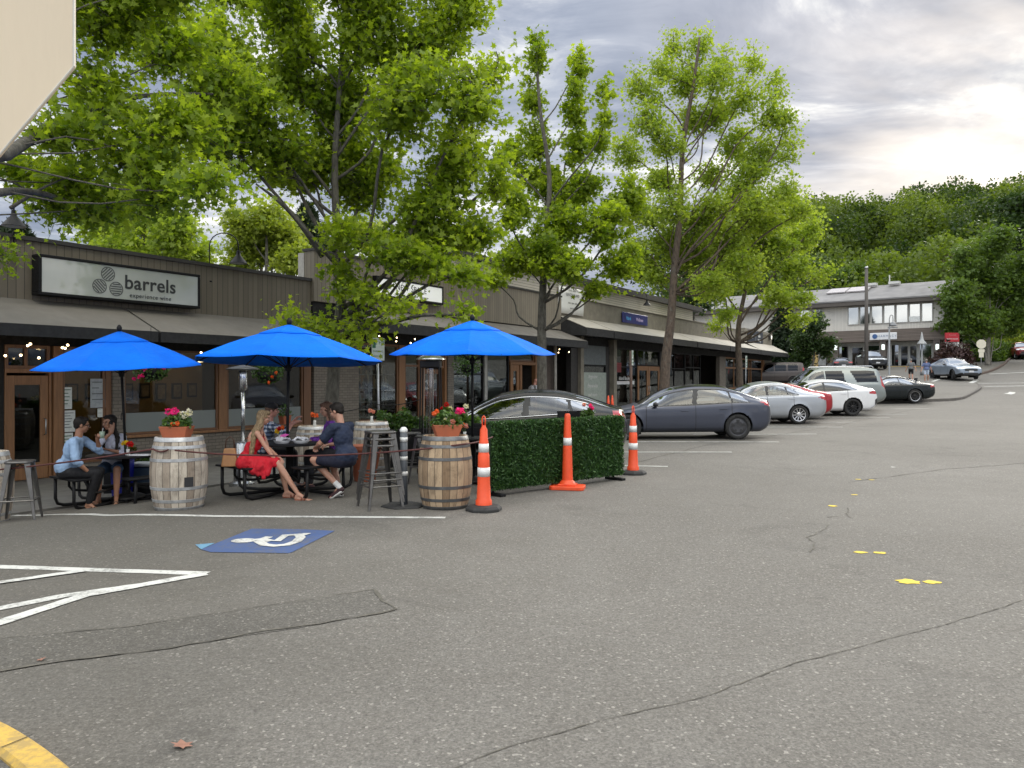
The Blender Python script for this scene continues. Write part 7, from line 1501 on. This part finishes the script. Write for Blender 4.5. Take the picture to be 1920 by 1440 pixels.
# ---------------- people ----------------
WRINK = bpy.data.textures.new('cloth_folds', 'CLOUDS'); WRINK.noise_scale = .07; WRINK.noise_depth = 2
HAIRT = bpy.data.textures.new('hair_waves', 'CLOUDS'); HAIRT.noise_scale = .035; HAIRT.noise_depth = 2
def caps(mb, a, b, ra, rb, n=14, m=4):
    a, b = Vector(a), Vector(b); ax = b-a; L = ax.length
    if L < 1e-5: return
    ax /= L; P = []; Rr = []
    for i in range(m+1): th = PI/2*(1-i/m)*.999; P.append(a-ax*ra*math.sin(th)); Rr.append(ra*math.cos(th))
    for i in range(m+1): th = PI/2*i/m*.999; P.append(b+ax*rb*math.sin(th)); Rr.append(rb*math.cos(th))
    mb.tube(P, [max(r, 1e-3) for r in Rr], n)
def ell(mb, c, r, M=None, n=16, m=10):
    k = len(mb.v); mb.sph((0, 0, 0), r, n, m); c = Vector(c)
    for i in range(k, len(mb.v)):
        v = Vector(mb.v[i]); v = (M @ v) if M else v; mb.v[i] = tuple(v+c)
def fuse(mb, name, mat, parent, voxel=.008, smooth=3, disp=0, tex=None):
    me = bpy.data.meshes.new(name+'_tmp'); me.from_pydata(mb.v, [], mb.f); o = bpy.data.objects.new('tmp', me); C.objects.link(o)
    r = o.modifiers.new('r', 'REMESH'); r.mode = 'VOXEL'; r.voxel_size = voxel; r.use_smooth_shade = True
    s = o.modifiers.new('s', 'SMOOTH'); s.iterations = smooth; s.factor = .5
    if disp: d = o.modifiers.new('d', 'DISPLACE'); d.texture = tex or WRINK; d.strength = disp; d.mid_level = .5
    dg = bpy.context.evaluated_depsgraph_get(); m2 = bpy.data.meshes.new_from_object(o.evaluated_get(dg)); bpy.data.objects.remove(o); bpy.data.meshes.remove(me)
    m2.name = name; m2.materials.clear(); m2.materials.append(mat); q = bpy.data.objects.new(name, m2); C.objects.link(q); q.parent = parent; return q
def skinmat(name, col):
    m, t, b, out = newmat(name); p = t.n('ShaderNodeTexCoord').outputs['Object']; t.i(b, 'Base Color', t.ramp(t.noise(p, 12, 4), [(.3, tuple(c*.85 for c in col)), (.7, col)]))
    b.inputs['Roughness'].default_value = .5; b.inputs['Subsurface Weight'].default_value = .15; b.inputs['Subsurface Radius'].default_value = (.02, .008, .004); return m
def clothmat(name, col, var=.12): return pm(name, col, .9, var=var, scale=7, bmp=.2, bscale=180, bdist=.002)
def hairmat(name, c0, c1):
    m, t, b, out = newmat(name); p = t.n('ShaderNodeTexCoord').outputs['Object']; n = t.noise(t.vmath('MULTIPLY', p, (1, 1, .10)), 110, 4, .6)
    t.i(b, 'Base Color', t.ramp(t.math('ADD', t.math('MULTIPLY', n, .7), t.math('MULTIPLY', t.noise(p, 9, 3), .3)), [(.35, c0), (.65, c1)])); b.inputs['Roughness'].default_value = .62; b.inputs['Specular IOR Level'].default_value = .25; bump(t, b, n, .6, .004); return m
SK1, SK2, SK3 = skinmat('skin_light', (.50, .27, .19)), skinmat('skin_tan', (.36, .18, .11)), skinmat('skin_pink', (.52, .25, .19))
def ik(S, W_, l1, l2, hint):
    S, W_ = Vector(S), Vector(W_); d = W_-S; L = d.length
    if L > (l1+l2)*.999: W_ = S+d.normalized()*(l1+l2)*.999; d = W_-S; L = d.length
    u = d/L; a = (l1*l1-l2*l2+L*L)/(2*L); h = math.sqrt(max(0, l1*l1-a*a)); hv = Vector(hint); hv = (hv-u*hv.dot(u)).normalized(); return S+u*a+hv*h, W_
def person(label, loc, rz, P, group=None, sc_=1.0):
    r = thing('person', label, 'person', loc, rz, group); fem = P.get('fem', 0); k_ = sc_
    body, hp = MB(), P['hp']; lean = P.get('lean', .1); sl = P.get('side', 0)
    pel = Vector((0, 0, hp)); ch = pel+Vector((sl*.5, lean*.55, .27*k_)); nb = pel+Vector((sl, lean, .49*k_*math.cos(lean*.8))); tw = P.get('twist', 0)
    sw = (.155 if fem else .185)*k_; ct, s_t = math.cos(tw), math.sin(tw)
    shL, shR = nb+Vector((-sw*ct, -sw*s_t, -.045)), nb+Vector((sw*ct, sw*s_t, -.045))
    g = 1.0 if not fem else .88; wv = P.get('heavy', 1.0)
    def torso(mb, e):
        ell(mb, pel+Vector((0, 0, .02)), (.155*k_*wv+e, .115*k_*wv+e, .11*k_+e)); ell(mb, pel+(ch-pel)*.5, (.125*g*k_*wv+e, .095*k_*wv+e, .15*k_+e)); ell(mb, ch+Vector((0, 0, .03)), (.150*g*k_*wv+e, .105*k_*wv+e, .17*k_+e), Matrix.Rotation(tw, 3, 'Z'))
        caps(mb, shL*.92+nb*.08-Vector((0, 0, .0)), shR*.92+nb*.08, .052*g*k_+e, .052*g*k_+e); caps(mb, ch, nb-Vector((0, 0, .05)), .10*g+e, .07*g+e)
        if fem:
            for s in (-1, 1): ell(mb, ch+Vector((s*.065*ct, .085, .045)), (.055+e, .05+e, .055+e))
    torso(body, -.008)
    # head
    hy, hpch, hr = P.get('yaw', 0), P.get('pitch', 0), P.get('roll', 0); HM = (Matrix.Rotation(hy, 3, 'Z') @ Matrix.Rotation(hpch, 3, 'X') @ Matrix.Rotation(hr, 3, 'Y'))
    hd = nb+Vector((0, .015, .075*k_))+HM @ Vector((0, .02, .115))*k_; caps(body, nb-Vector((0, 0, .04)), hd-HM @ Vector((0, .02, .05)), .055*g, .052*g)
    def hp_(x, y, z): return hd+(HM @ Vector((x, y, z)))*k_
    ell(body, hp_(0, -.012, .025), (.074*k_, .092*k_, .088*k_), HM); ell(body, hp_(0, .022, -.035), (.056*k_, .064*k_, .072*k_), HM); ell(body, hp_(0, .050, -.082), (.028*k_, .026*k_, .024*k_), HM)
    caps(body, hp_(0, .088, .012), hp_(0, .106, -.026), .008, .012); ell(body, hp_(0, .075, .028), (.045*k_, .018*k_, .010*k_), HM)
    ell(body, hp_(0, .086, -.056), (.020, .010, .007), HM)
    for s in (-1, 1): ell(body, hp_(s*.076, -.012, -.008), (.012, .020, .031), HM); ell(body, hp_(s*.038, .062, -.018), (.022, .016, .018), HM)
    # arms and hands
    l1, l2 = .285*k_*(.95 if fem else 1), .25*k_*(.95 if fem else 1); arms = []
    for s, sh, wk, hk in ((-1, shL, 'wl', 'hl'), (1, shR, 'wr', 'hr')):
        el, wr = ik(sh, P[wk], l1, l2, P.get(hk, (s*.5, -.4, -.8))); ar = .046*g*k_*P.get('arm', 1)
        caps(body, sh, el, ar, ar*.80); caps(body, el, el.lerp(wr, .35), ar*.82, ar*.80); caps(body, el.lerp(wr, .3), wr, ar*.78, .024*g); arms.append((sh, el, wr, ar))
        fd = (wr-el).normalized(); pd = Vector(P.get('palm'+wk[1], (0, 0, -1))); pd = (pd-fd*pd.dot(fd)).normalized(); sd_ = fd.cross(pd)*s
        if P.get('hdir'+wk[1]): fd = (fd*.4+Vector(P['hdir'+wk[1]])).normalized(); pd = (pd-fd*pd.dot(fd)).normalized(); sd_ = fd.cross(pd)*s
        cu_ = P.get('curl'+wk[1], .5)
        for o_ in (-.024, -.008, .008, .024): caps(body, wr+sd_*o_*.6, wr+fd*.085+sd_*o_, .016, .0125, 8, 3)
        for fi, (o_, fl) in enumerate(((-.028, .062), (-.0095, .076), (.0095, .080), (.028, .070))):
            p0 = wr+fd*.085+sd_*o_; cc = cu_*(1+.15*fi); d1 = (fd*math.cos(cc*.7)+pd*math.sin(cc*.7)); p1 = p0+d1*fl*.5; d2 = (fd*math.cos(cc*1.7)+pd*math.sin(cc*1.7)); p2 = p1+d2*fl*.5
            caps(body, p0, p1, .0095, .0088, 8, 3); caps(body, p1, p2, .0088, .0078, 8, 3)
        t0 = wr+fd*.03+sd_*.022; td = (fd*.6+sd_*.6+pd*.35).normalized(); t1 = t0+td*.04; caps(body, t0, t1, .014, .011, 8, 3); caps(body, t1, t1+(fd*.8+sd_*.1+pd*.4).normalized()*.032, .011, .0085, 8, 3)
    # legs
    legs = []
    for s, kk, ak, fk in ((-1, 'kl', 'al', 'fl'), (1, 'kr', 'ar', 'fr')):
        hip = pel+Vector((s*.085*k_, .01, -.02)); kn, an = Vector(P[kk]), Vector(P[ak]); fo = Vector(P.get(fk, (s*.15, 1, -.15))).normalized()
        caps(body, hip, kn, .083*k_*P.get('thigh', 1), .052*k_); caps(body, kn, kn.lerp(an, .35), .053*k_, .052*k_*(1 if not fem else .95)); caps(body, kn.lerp(an, .3), an, .052*k_*(1 if not fem else .95), .033*k_)
        heel = an+Vector((0, 0, -.055))-fo*.035; ball = an+Vector((0, 0, -.062))+fo*.12; toe = ball+fo*.055-Vector((0, 0, .004))
        caps(body, an, heel, .034, .026, 10); caps(body, an, ball, .034, .022, 10); caps(body, heel, ball, .026, .024, 10); 
        sdv = fo.cross(Vector((0, 0, 1))).normalized()
        for q in range(5): o_ = (-.032+.016*q); ln = (.062 if (q == (0 if s > 0 else 4)) else .048-.004*abs(q-2)); caps(body, ball+sdv*o_*.8, ball+sdv*o_+fo*ln-Vector((0, 0, .006)), .011, .009, 8, 3)
        legs.append((hip, kn, an, heel, ball, toe, fo, sdv))
    fuse(body, 'body', P['skin'], r, .0072, 2)
    for s in (-1, 1):
        o = MB(); ell(o, hp_(s*.033, .0835, -.006), (.013, .006, .0075), HM, 10, 6); o.build('eye', pm('eye_white', (.35, .30, .28), .3), r, True); o = MB(); ell(o, hp_(s*.033, .0885, -.006), (.006, .003, .0062), HM, 8, 6); o.build('iris', pm('iris_dark', (.02, .012, .008), .2), r, True)
        o = MB(); caps(o, hp_(s*.018, .089, .018), hp_(s*.050, .078, .022), .0035, .003, 6, 2); o.build('eyebrow', P['hair'][1], r, True)
    o = MB(); caps(o, hp_(-.02, .090, -.056), hp_(.02, .090, -.056), .0045, .0045, 6, 2); o.build('mouth', pm('lips', (.30, .09, .07), .5), r, True)
    # clothes
    tp = P['top']; kind, mat = tp[0], tp[1]; mb = MB(); torso(mb, .012 if kind != 'dress' else .006); sl_ = {'short': .62, 'long': 1.0, 'rolled': 1.0, 'none': 0, 'dress': 0}[kind]
    if kind != 'dress':
        for (sh, el, wr, ar) in arms:
            if kind == 'short': caps(mb, sh, sh.lerp(el, .66), ar+.018, ar+.022)
            else: caps(mb, sh, el, ar+.018, ar+.012); caps(mb, el, el.lerp(wr, .25 if kind == 'rolled' else .9), ar+.012, ar+.006)
        if tp[2:] and tp[2] == 'loose': ell(mb, pel+Vector((0, -.01, .06)), (.17*k_*wv, .135*k_*wv, .15))
        fuse(mb, 'shirt', mat, r, .011, 2, .030)
    else:
        mb = MB(); ell(mb, pel+Vector((0, 0, .02)), (.165*k_, .125*k_, .12)); ell(mb, pel+(ch-pel)*.5, (.12*k_, .10*k_, .15)); ell(mb, ch+Vector((0, .012, -.01)), (.142*k_, .112*k_, .11))
        for s in (-1, 1): ell(mb, ch+Vector((s*.062, .087, .035)), (.062, .055, .06))
        fuse(mb, 'dress_top', mat, r, .010, 2, .008); mb = MB()
        (h1, k1, a1), (h2, k2, a2) = legs[0][:3], legs[1][:3]
        for w_ in np.linspace(0, 1, 6):
            ha, ka = h1.lerp(h2, w_), k1.lerp(k2, w_); caps(mb, ha+Vector((0, 0, .01)), ha.lerp(ka, .93), .098, .066)
        for (f0, dz, rr) in ((.25, -.11, .05), (.45, -.14, .04), (.62, -.19, .034), (.74, -.15, .03), (.5, -.06, .06)):
            q = h2.lerp(k2, f0)+Vector((.05, 0, 0)); caps(mb, q, q+Vector((.05, 0, dz)), .06, rr)
        caps(mb, h1.lerp(h2, .5)+Vector((-.14, -.02, 0)), h1.lerp(h2, .5)+Vector((.14, -.02, 0)), .105, .105); fuse(mb, 'skirt', mat, r, .011, 2, .036)
        st_ = MB()
        for s in (-1, 1): st_.tube([ch+Vector((s*.075, .12, .07)), nb+Vector((s*.085, .03, -.005)), nb+Vector((s*.08, -.05, -.06)), ch+Vector((s*.05, -.10, .06))], .007, 6)
        st_.build('shoulder_strap', pm('strap_brown', (.20, .07, .04), .6), r, True)
    bk, bmt = P['bottom']
    if bk:
        f = {'shorts': .72, 'jean_shorts': .8, 'pants': 1}[bk]; mb = MB(); ell(mb, pel+Vector((0, 0, -.01)), (.165*k_*wv, .125*k_*wv, .11))
        for (hip, kn, an, *_) in legs:
            if f < 1: caps(mb, hip, hip.lerp(kn, f), .098*k_, .078*k_)
            else: caps(mb, hip, kn, .095*k_, .066*k_); caps(mb, kn, kn.lerp(an, .92), .066*k_, .048*k_)
        fuse(mb, {'shorts': 'shorts', 'jean_shorts': 'shorts', 'pants': 'trousers'}[bk], bmt, r, .011, 2, .012)
    sh_, smt = P['shoes'][:2]
    for (hip, kn, an, heel, ball, toe, fo, sdv) in legs:
        mb = MB()
        if sh_ == 'sneaker':
            caps(mb, heel+Vector((0, 0, .012)), ball, .037, .038, 12); caps(mb, ball, toe, .038, .030, 12); caps(mb, an-Vector((0, 0, .02)), heel.lerp(ball, .4), .040, .036, 12); q = fuse(mb, 'shoe', smt, r, .007, 2)
            mb = MB(); 
            for o_ in (-.018, .018): caps(mb, heel+sdv*o_-Vector((0, 0, .022)), toe+sdv*o_*.8-Vector((0, 0, .018)), .02, .018, 10, 3)
            fuse(mb, 'shoe_sole', P['shoes'][2], r, .006, 1)
            if len(P['shoes']) > 3: mb = MB(); caps(mb, an, an.lerp(kn, .18), .040, .040, 12); fuse(mb, 'sock', P['shoes'][3], r, .008, 1)
        else:
            mb = MB()
            for o_ in (-.02, 0, .02): caps(mb, heel+sdv*o_-Vector((0, 0, .028)), toe+sdv*o_-Vector((0, 0, .026)), .016, .014, 8, 2)
            fuse(mb, 'sandal_sole', smt, r, .006, 1); m2 = MB()
            for ff in (.35, .62): c_ = heel.lerp(ball, ff+.25); m2.tube([c_+sdv*.045-Vector((0, 0, .02)), c_+sdv*.03+Vector((0, 0, .022)), c_+Vector((0, 0, .034)), c_-sdv*.03+Vector((0, 0, .022)), c_-sdv*.045-Vector((0, 0, .02))], .009, 6)
            m2.build('sandal_strap', smt, r, True)
    # hair
    hk, hm = P['hair']
    if hk != 'bald':
        mb = MB(); ell(mb, hp_(0, -.026, .034), (.086*k_, .094*k_, .090*k_), HM, 20, 14); ell(mb, hp_(0, .030, .085), (.062, .05, .034), HM)
        ell(mb, hp_(0, -.062, -.01), (.068, .045, .062), HM)
        if hk == 'short':
            for s in (-1, 1): ell(mb, hp_(s*.066, -.02, .018), (.018, .05, .04), HM)
            fuse(mb, 'hair', hm, r, .0075, 2, .010, HAIRT)
        else:
            ln = P.get('hairlen', .36); back = Vector((0, -1, 0))
            for s in np.linspace(-1, 1, 7):
                q0 = hp_(s*.070, -.045+.02*abs(s), .0); q1 = hp_(s*.085, -.06+.045*abs(s), -.13); q2 = nb+Vector((s*.11, -.095+.05*abs(s), -.08)); q3 = nb+Vector((s*.10+P.get('hairdx', 0), -.125+.04*abs(s), -.08-ln*.55)); q4 = q3+Vector((0, .0, -ln*.35))
                for a_, b_, r0, r1 in ((q0, q1, .032, .034), (q1, q2, .034, .038), (q2, q3, .038, .034), (q3, q4, .034, .018)): caps(mb, a_, b_, r0, r1, 10, 3)
            if P.get('hairfront'):
                for s in (-1, 1): caps(mb, hp_(s*.075, .03, .0), nb+Vector((s*.10, .06, -.05)), .025, .035, 10, 3); caps(mb, nb+Vector((s*.10, .06, -.05)), nb+Vector((s*.09, .10, -.22)), .035, .02, 10, 3)
            fuse(mb, 'hair', hm, r, .009, 2, .020, HAIRT)
    if P.get('cap'):
        mb = MB(); ell(mb, hp_(0, -.015, .065), (.088, .100, .068), HM, 20, 12); n0 = len(mb.v); c = fuse(mb, 'cap', P['cap'], r, .008, 1); mb = MB(); mb.obox(hp_(0, .115, .052), HM @ Vector((.065, 0, 0)), HM @ Vector((0, .055, -.008)), HM @ Vector((0, 0, .006))); mb.build('cap_brim', P['cap'], r, bevel=.005)
    if P.get('glasses'):
        mb = MB(); mb.tube([hp_(-.078, .0, .004), hp_(-.066, .085, .004)], .004, 5); mb.tube([hp_(.078, .0, .004), hp_(.066, .085, .004)], .004, 5)
        for s in (-1, 1): ell(mb, hp_(s*.036, .097, -.004), (.029, .006, .020), HM)
        mb.build('sunglasses', pm('lens_black', (.01, .01, .01), .15), r, True)
    return r
HBK, HBL, HBR = hairmat('hair_black', (.006, .005, .004), (.022, .017, .014)), hairmat('hair_blonde', (.085, .055, .03), (.36, .26, .15)), hairmat('hair_brown', (.05, .028, .018), (.16, .09, .06))
M_SNK = pm('sneaker_dark', (.045, .018, .022), .7); M_SOLE = pm('sole_white', (.6, .6, .58), .6); M_SOCK = pm('sock_white', (.66, .66, .66), .9); M_SAND = pm('sandal_leather', (.20, .05, .025), .6)
def plaidmat(name):
    m, t, b, out = newmat(name); p = t.n('ShaderNodeTexCoord').outputs['Object']; x, y, z = t.sep(p)
    fx = t.math('LESS_THAN', t.math('FRACT', t.math('DIVIDE', t.math('ADD', x, t.math('MULTIPLY', y, .6)), .06)), .45); fz = t.math('LESS_THAN', t.math('FRACT', t.math('DIVIDE', z, .06)), .45)
    s = t.math('MULTIPLY', t.math('ADD', fx, fz), .5); t.i(b, 'Base Color', t.ramp(s, [(0, (.52, .55, .60)), (.5, (.13, .17, .26)), (1, (.03, .04, .07))])); b.inputs['Roughness'].default_value = .9; return m
# woman in red on the near left bench, facing right
DN = 'people seated at the middle table'
T2 = TG[1].location; T1 = TG[0].location
def seatpos(T, a, rad, dz=0): x, y = T.x+rad*math.cos(a), T.y+rad*math.sin(a); return Vector((x, y, T.z+dz))
p = Vector((-3.66, 10.62, T2.z))
person('woman in a red dress with long wavy blonde hair, sitting and facing right', p, R(-84), dict(fem=1, hp=.545, lean=.17, skin=SK1, yaw=R(14), pitch=R(-14), wl=(-.02, .40, .60), wr=(.13, .42, .54), hr=(.6, -.2, -.8), hl=(-.5, -.2, -.8), curll=.3, curlr=.35,
    kl=(-.08, .42, .53), kr=(.15, .44, .52), al=(-.10, .52, .085), ar=(.14, .72, .085), fl=(-.15, 1, -.1), fr=(.25, 1, -.05), top=('dress', clothmat('dress_red', (.46, .006, .018), .2)), bottom=(None, None), shoes=('sandal', M_SAND), hair=('long', HBL), hairlen=.42, thigh=1), sc_=.88)
person('man in a navy t-shirt and shorts sitting with his back turned on the right bench', Vector((-2.30, 10.66, T2.z)), R(58), dict(hp=.555, lean=.09, twist=.1, skin=SK1, yaw=R(12), pitch=R(-22), wl=(-.10, .46, .72), wr=(.12, .44, .73), hl=(-.9, -.3, -.6), hr=(.8, -.2, -.8), curll=.9, curlr=.9,
    kl=(-.20, .42, .54), kr=(.16, .44, .53), al=(-.02, .10, .16), ar=(.10, .22, .10), fl=(-.2, .9, -.5), fr=(.1, 1, -.15), top=('short', clothmat('tshirt_navy', (.016, .025, .055)), 'loose'), bottom=('shorts', clothmat('shorts_dark_navy', (.008, .010, .026))), shoes=('sneaker', M_SNK, M_SOLE, M_SOCK), hair=('short', HBK), arm=1.1, heavy=1.05))
person('man in a plaid shirt and black cap sitting behind the middle table', Vector((-3.80, 11.78, T2.z)), R(-72), dict(hp=.555, lean=.08, skin=SK3, yaw=R(0), pitch=R(-4), wl=(-.02, .45, 1.02), wr=(.08, .42, .98), hr=(.6, .2, -.9), hl=(-.3, -.1, -.9), hdirr=(-.3, 1, .25), curlr=.2, palmr=(0, 0, -1), kl=(-.12, .42, .54), kr=(.12, .44, .53), al=(-.12, .44, .09), ar=(.12, .46, .09), top=('rolled', plaidmat('plaid_blue_white'), 'loose'), bottom=('pants', clothmat('trousers_dark', (.02, .02, .025))), shoes=('sneaker', pm('sneaker_grey', (.35, .35, .36), .7), M_SOLE), hair=('short', HBR), cap=pm('cap_black', (.012, .012, .014), .9), heavy=1.12), sc_=.93)
o = bpy.data.objects[-1] if False else None
person('person in a purple patterned top, mostly hidden behind the man in navy', Vector((-2.66, 11.80, T2.z)), R(112), dict(fem=1, hp=.555, lean=.12, skin=SK1, yaw=R(0), pitch=R(-15), wl=(-.12, .40, .74), wr=(.12, .40, .74), kl=(-.12, .42, .54), kr=(.12, .44, .53), al=(-.12, .44, .09), ar=(.12, .46, .09), top=('long', pm('blouse_purple', (.16, .035, .30), .85, var=.7, scale=28), 'loose'), bottom=('pants', clothmat('trousers_dark', (.02, .02, .025))), shoes=('sneaker', M_SNK, M_SOLE), hair=('long', HBR), hairlen=.25, heavy=1.15), sc_=.97)
# the couple
person('man in a light blue shirt and black trousers holding a drink', Vector((-6.50, 11.22, T1.z)), R(-80), dict(hp=.555, lean=.16, skin=SK2, yaw=R(22), pitch=R(-8), wl=(-.06, .40, 1.02), wr=(.16, .36, .55), hl=(-.6, .1, -.9), hr=(.8, -.1, -.8), hdirl=(.2, .6, .5), curll=1.0, kl=(-.12, .42, .54), kr=(.14, .46, .53), al=(-.12, .30, .09), ar=(.12, .34, .09), fl=(-.1, 1, -.3), top=('rolled', clothmat('shirt_light_blue', (.26, .38, .56)), 'loose'), bottom=('pants', clothmat('trousers_black', (.008, .008, .010))), shoes=('sandal', pm('sandal_dark', (.05, .03, .02), .6)), hair=('short', HBK), glasses=1, heavy=1.05))
person('woman with long dark hair and a white blouse raising her hand to her face', Vector((-6.24, 12.05, T1.z)), R(195), dict(fem=1, hp=.555, lean=.12, skin=SK2, yaw=R(-42), pitch=R(-6), wl=(.0, .30, .82), wr=(-.03, .26, 1.08), hr=(.9, .3, -.8), hl=(-.7, 0, -.8), hdirr=(.15, .05, 1), curlr=.2, palmr=(0, -1, 0), kl=(-.14, .42, .53), kr=(.10, .44, .52), al=(-.14, .46, .10), ar=(.10, .48, .10), top=('rolled', clothmat('blouse_white', (.50, .51, .60)), 'loose'), bottom=('jean_shorts', clothmat('denim_blue', (.05, .10, .19))), shoes=('sandal', pm('sandal_dark', (.05, .03, .02), .6)), hair=('long', HBK), hairlen=.34, hairfront=1), sc_=1.0)
# drink in the man's hand and the bag
gl = thing('drinking_glass', 'pale cup held up by the man in the light blue shirt', 'cup', Vector((-6.02, 11.30, T1.z+1.03)), 0); MB().lathe([(.028, 0), (.036, .10), (.032, .10), (.026, .01)], 14).build('cup_body', pm('cup_green', (.28, .36, .28), .3), gl, True); MB().tube([(0, 0, .06), (.015, 0, .15)], .004, 5).build('straw', M_WHITEP, gl)
bg_ = thing('handbag', 'tan leather bag standing on the bench behind the woman in red', 'bag', Vector((-3.87, 10.56, T2.z+.467)), R(10)); m_ = MB(); vs = [(-.11, -.06, 0), (.11, -.06, 0), (.11, .06, 0), (-.11, .06, 0), (-.075, -.035, .25), (.075, -.035, .25), (.075, .035, .25), (-.075, .035, .25)]; m_.add(vs, [(3, 2, 1, 0), (0, 1, 5, 4), (1, 2, 6, 5), (2, 3, 7, 6), (3, 0, 4, 7), (4, 5, 6, 7)]); m_.build('bag_body', pm('leather_tan', (.34, .17, .07), .55, bmp=.3), bg_, bevel=.015)
MB().tube([(-.06, 0, .24), (-.05, 0, .36), (0, 0, .41), (.05, 0, .36), (.06, 0, .24)], .008, 6).build('handle', pm('leather_dark', (.06, .025, .012), .5), bg_, True)
# bald man in the doorway of the second shop
s_, _ = FW(992, 720, -15.35); x_, y_ = xy(s_, -15.35)
person('bald man in a pale shirt bending forward in the wooden doorway', Vector((x_, y_, H(x_, y_)+.05)), R(-60), dict(hp=.93, lean=.22, skin=SK3, pitch=R(-35), wl=(-.2, .35, .95), wr=(.2, .38, .98), kl=(-.1, .06, .50), kr=(.1, .06, .50), al=(-.1, -.02, .09), ar=(.12, .0, .09), top=('short', clothmat('shirt_pale_grey', (.42, .42, .45)), 'loose'), bottom=('pants', clothmat('trousers_tan', (.16, .13, .10))), shoes=('sneaker', M_SNK, M_SOLE), hair=('bald', HBR), heavy=1.15))
# two walkers in the distance
for (u, v, lb, topc, botc, step_, hv) in ((1708, 715, 'far walker in a grey shirt and black shorts seen from behind', (.14, .145, .15), (.008, .008, .009), 1, 1.12), (1737, 717, 'far walker in a blue shirt and pale shorts beside the other walker', (.10, .13, .25), (.38, .44, .54), -1, 1.1)):
    g = G(u, v); q = step_
    person(lb, g, R(-28), dict(hp=.93, lean=.04, skin=SK1, yaw=0, wl=(-.34, .10*q, .85), wr=(.34, -.08*q, .85), kl=(-.1, .10*q, .50), kr=(.1, -.02*q, .50), al=(-.1, .10*q+.02, .09), ar=(.1, -.22*q+.05, .11), top=('short', clothmat('shirt_walk_%d' % u, topc), 'loose'), bottom=('shorts', clothmat('shorts_walk_%d' % u, botc)), shoes=('sneaker', pm('sneaker_white', (.55, .55, .55), .7), M_SOLE), hair=('short', hairmat('hair_grey_%d' % u, (.12, .11, .10), (.3, .28, .26))), heavy=hv), 'two walkers crossing towards the far building')
# lamps that are lit inside the shops
def indoor_lamp(label, shop, x, y, z, e):
    loc = at(shop, x, y, z); r = thing('ceiling_lamp', label, 'lamp', loc, 0, 'lit ceiling lamps inside the shops'); MB().lathe([(.02, .06), (.09, .02), (.10, 0), (.0, -.005)], 16).build('shade', pm('lamp_lit', (.9, .8, .6), .5, emis=(1, .75, .42, 6)), r, True); MB().tube([(0, 0, .05), (0, 0, .3)], .006, 5).build('cord', M_BLACK, r)
    l = bpy.data.lights.new('indoor_light', 'POINT'); l.energy = e; l.color = (1, .70, .38); l.shadow_soft_size = .12; o = bpy.data.objects.new('indoor_light', l); C.objects.link(o); o.parent = r; o.location = (0, 0, -.14)
indoor_lamp('lit ceiling lamp inside the wine bar left of the window post', A, A.X(300), 3.2, 2.45, 12); indoor_lamp('lit ceiling lamp inside the wine bar right of the window post', A, A.X(520), 3.2, 2.45, 11)
indoor_lamp('lit ceiling lamp above the white display shelf', B_, B_.X(705), 1.9, 2.6, 15); indoor_lamp('lit ceiling lamp behind the door of the second shop', B_, B_.X(800), 2.4, 2.6, 9)
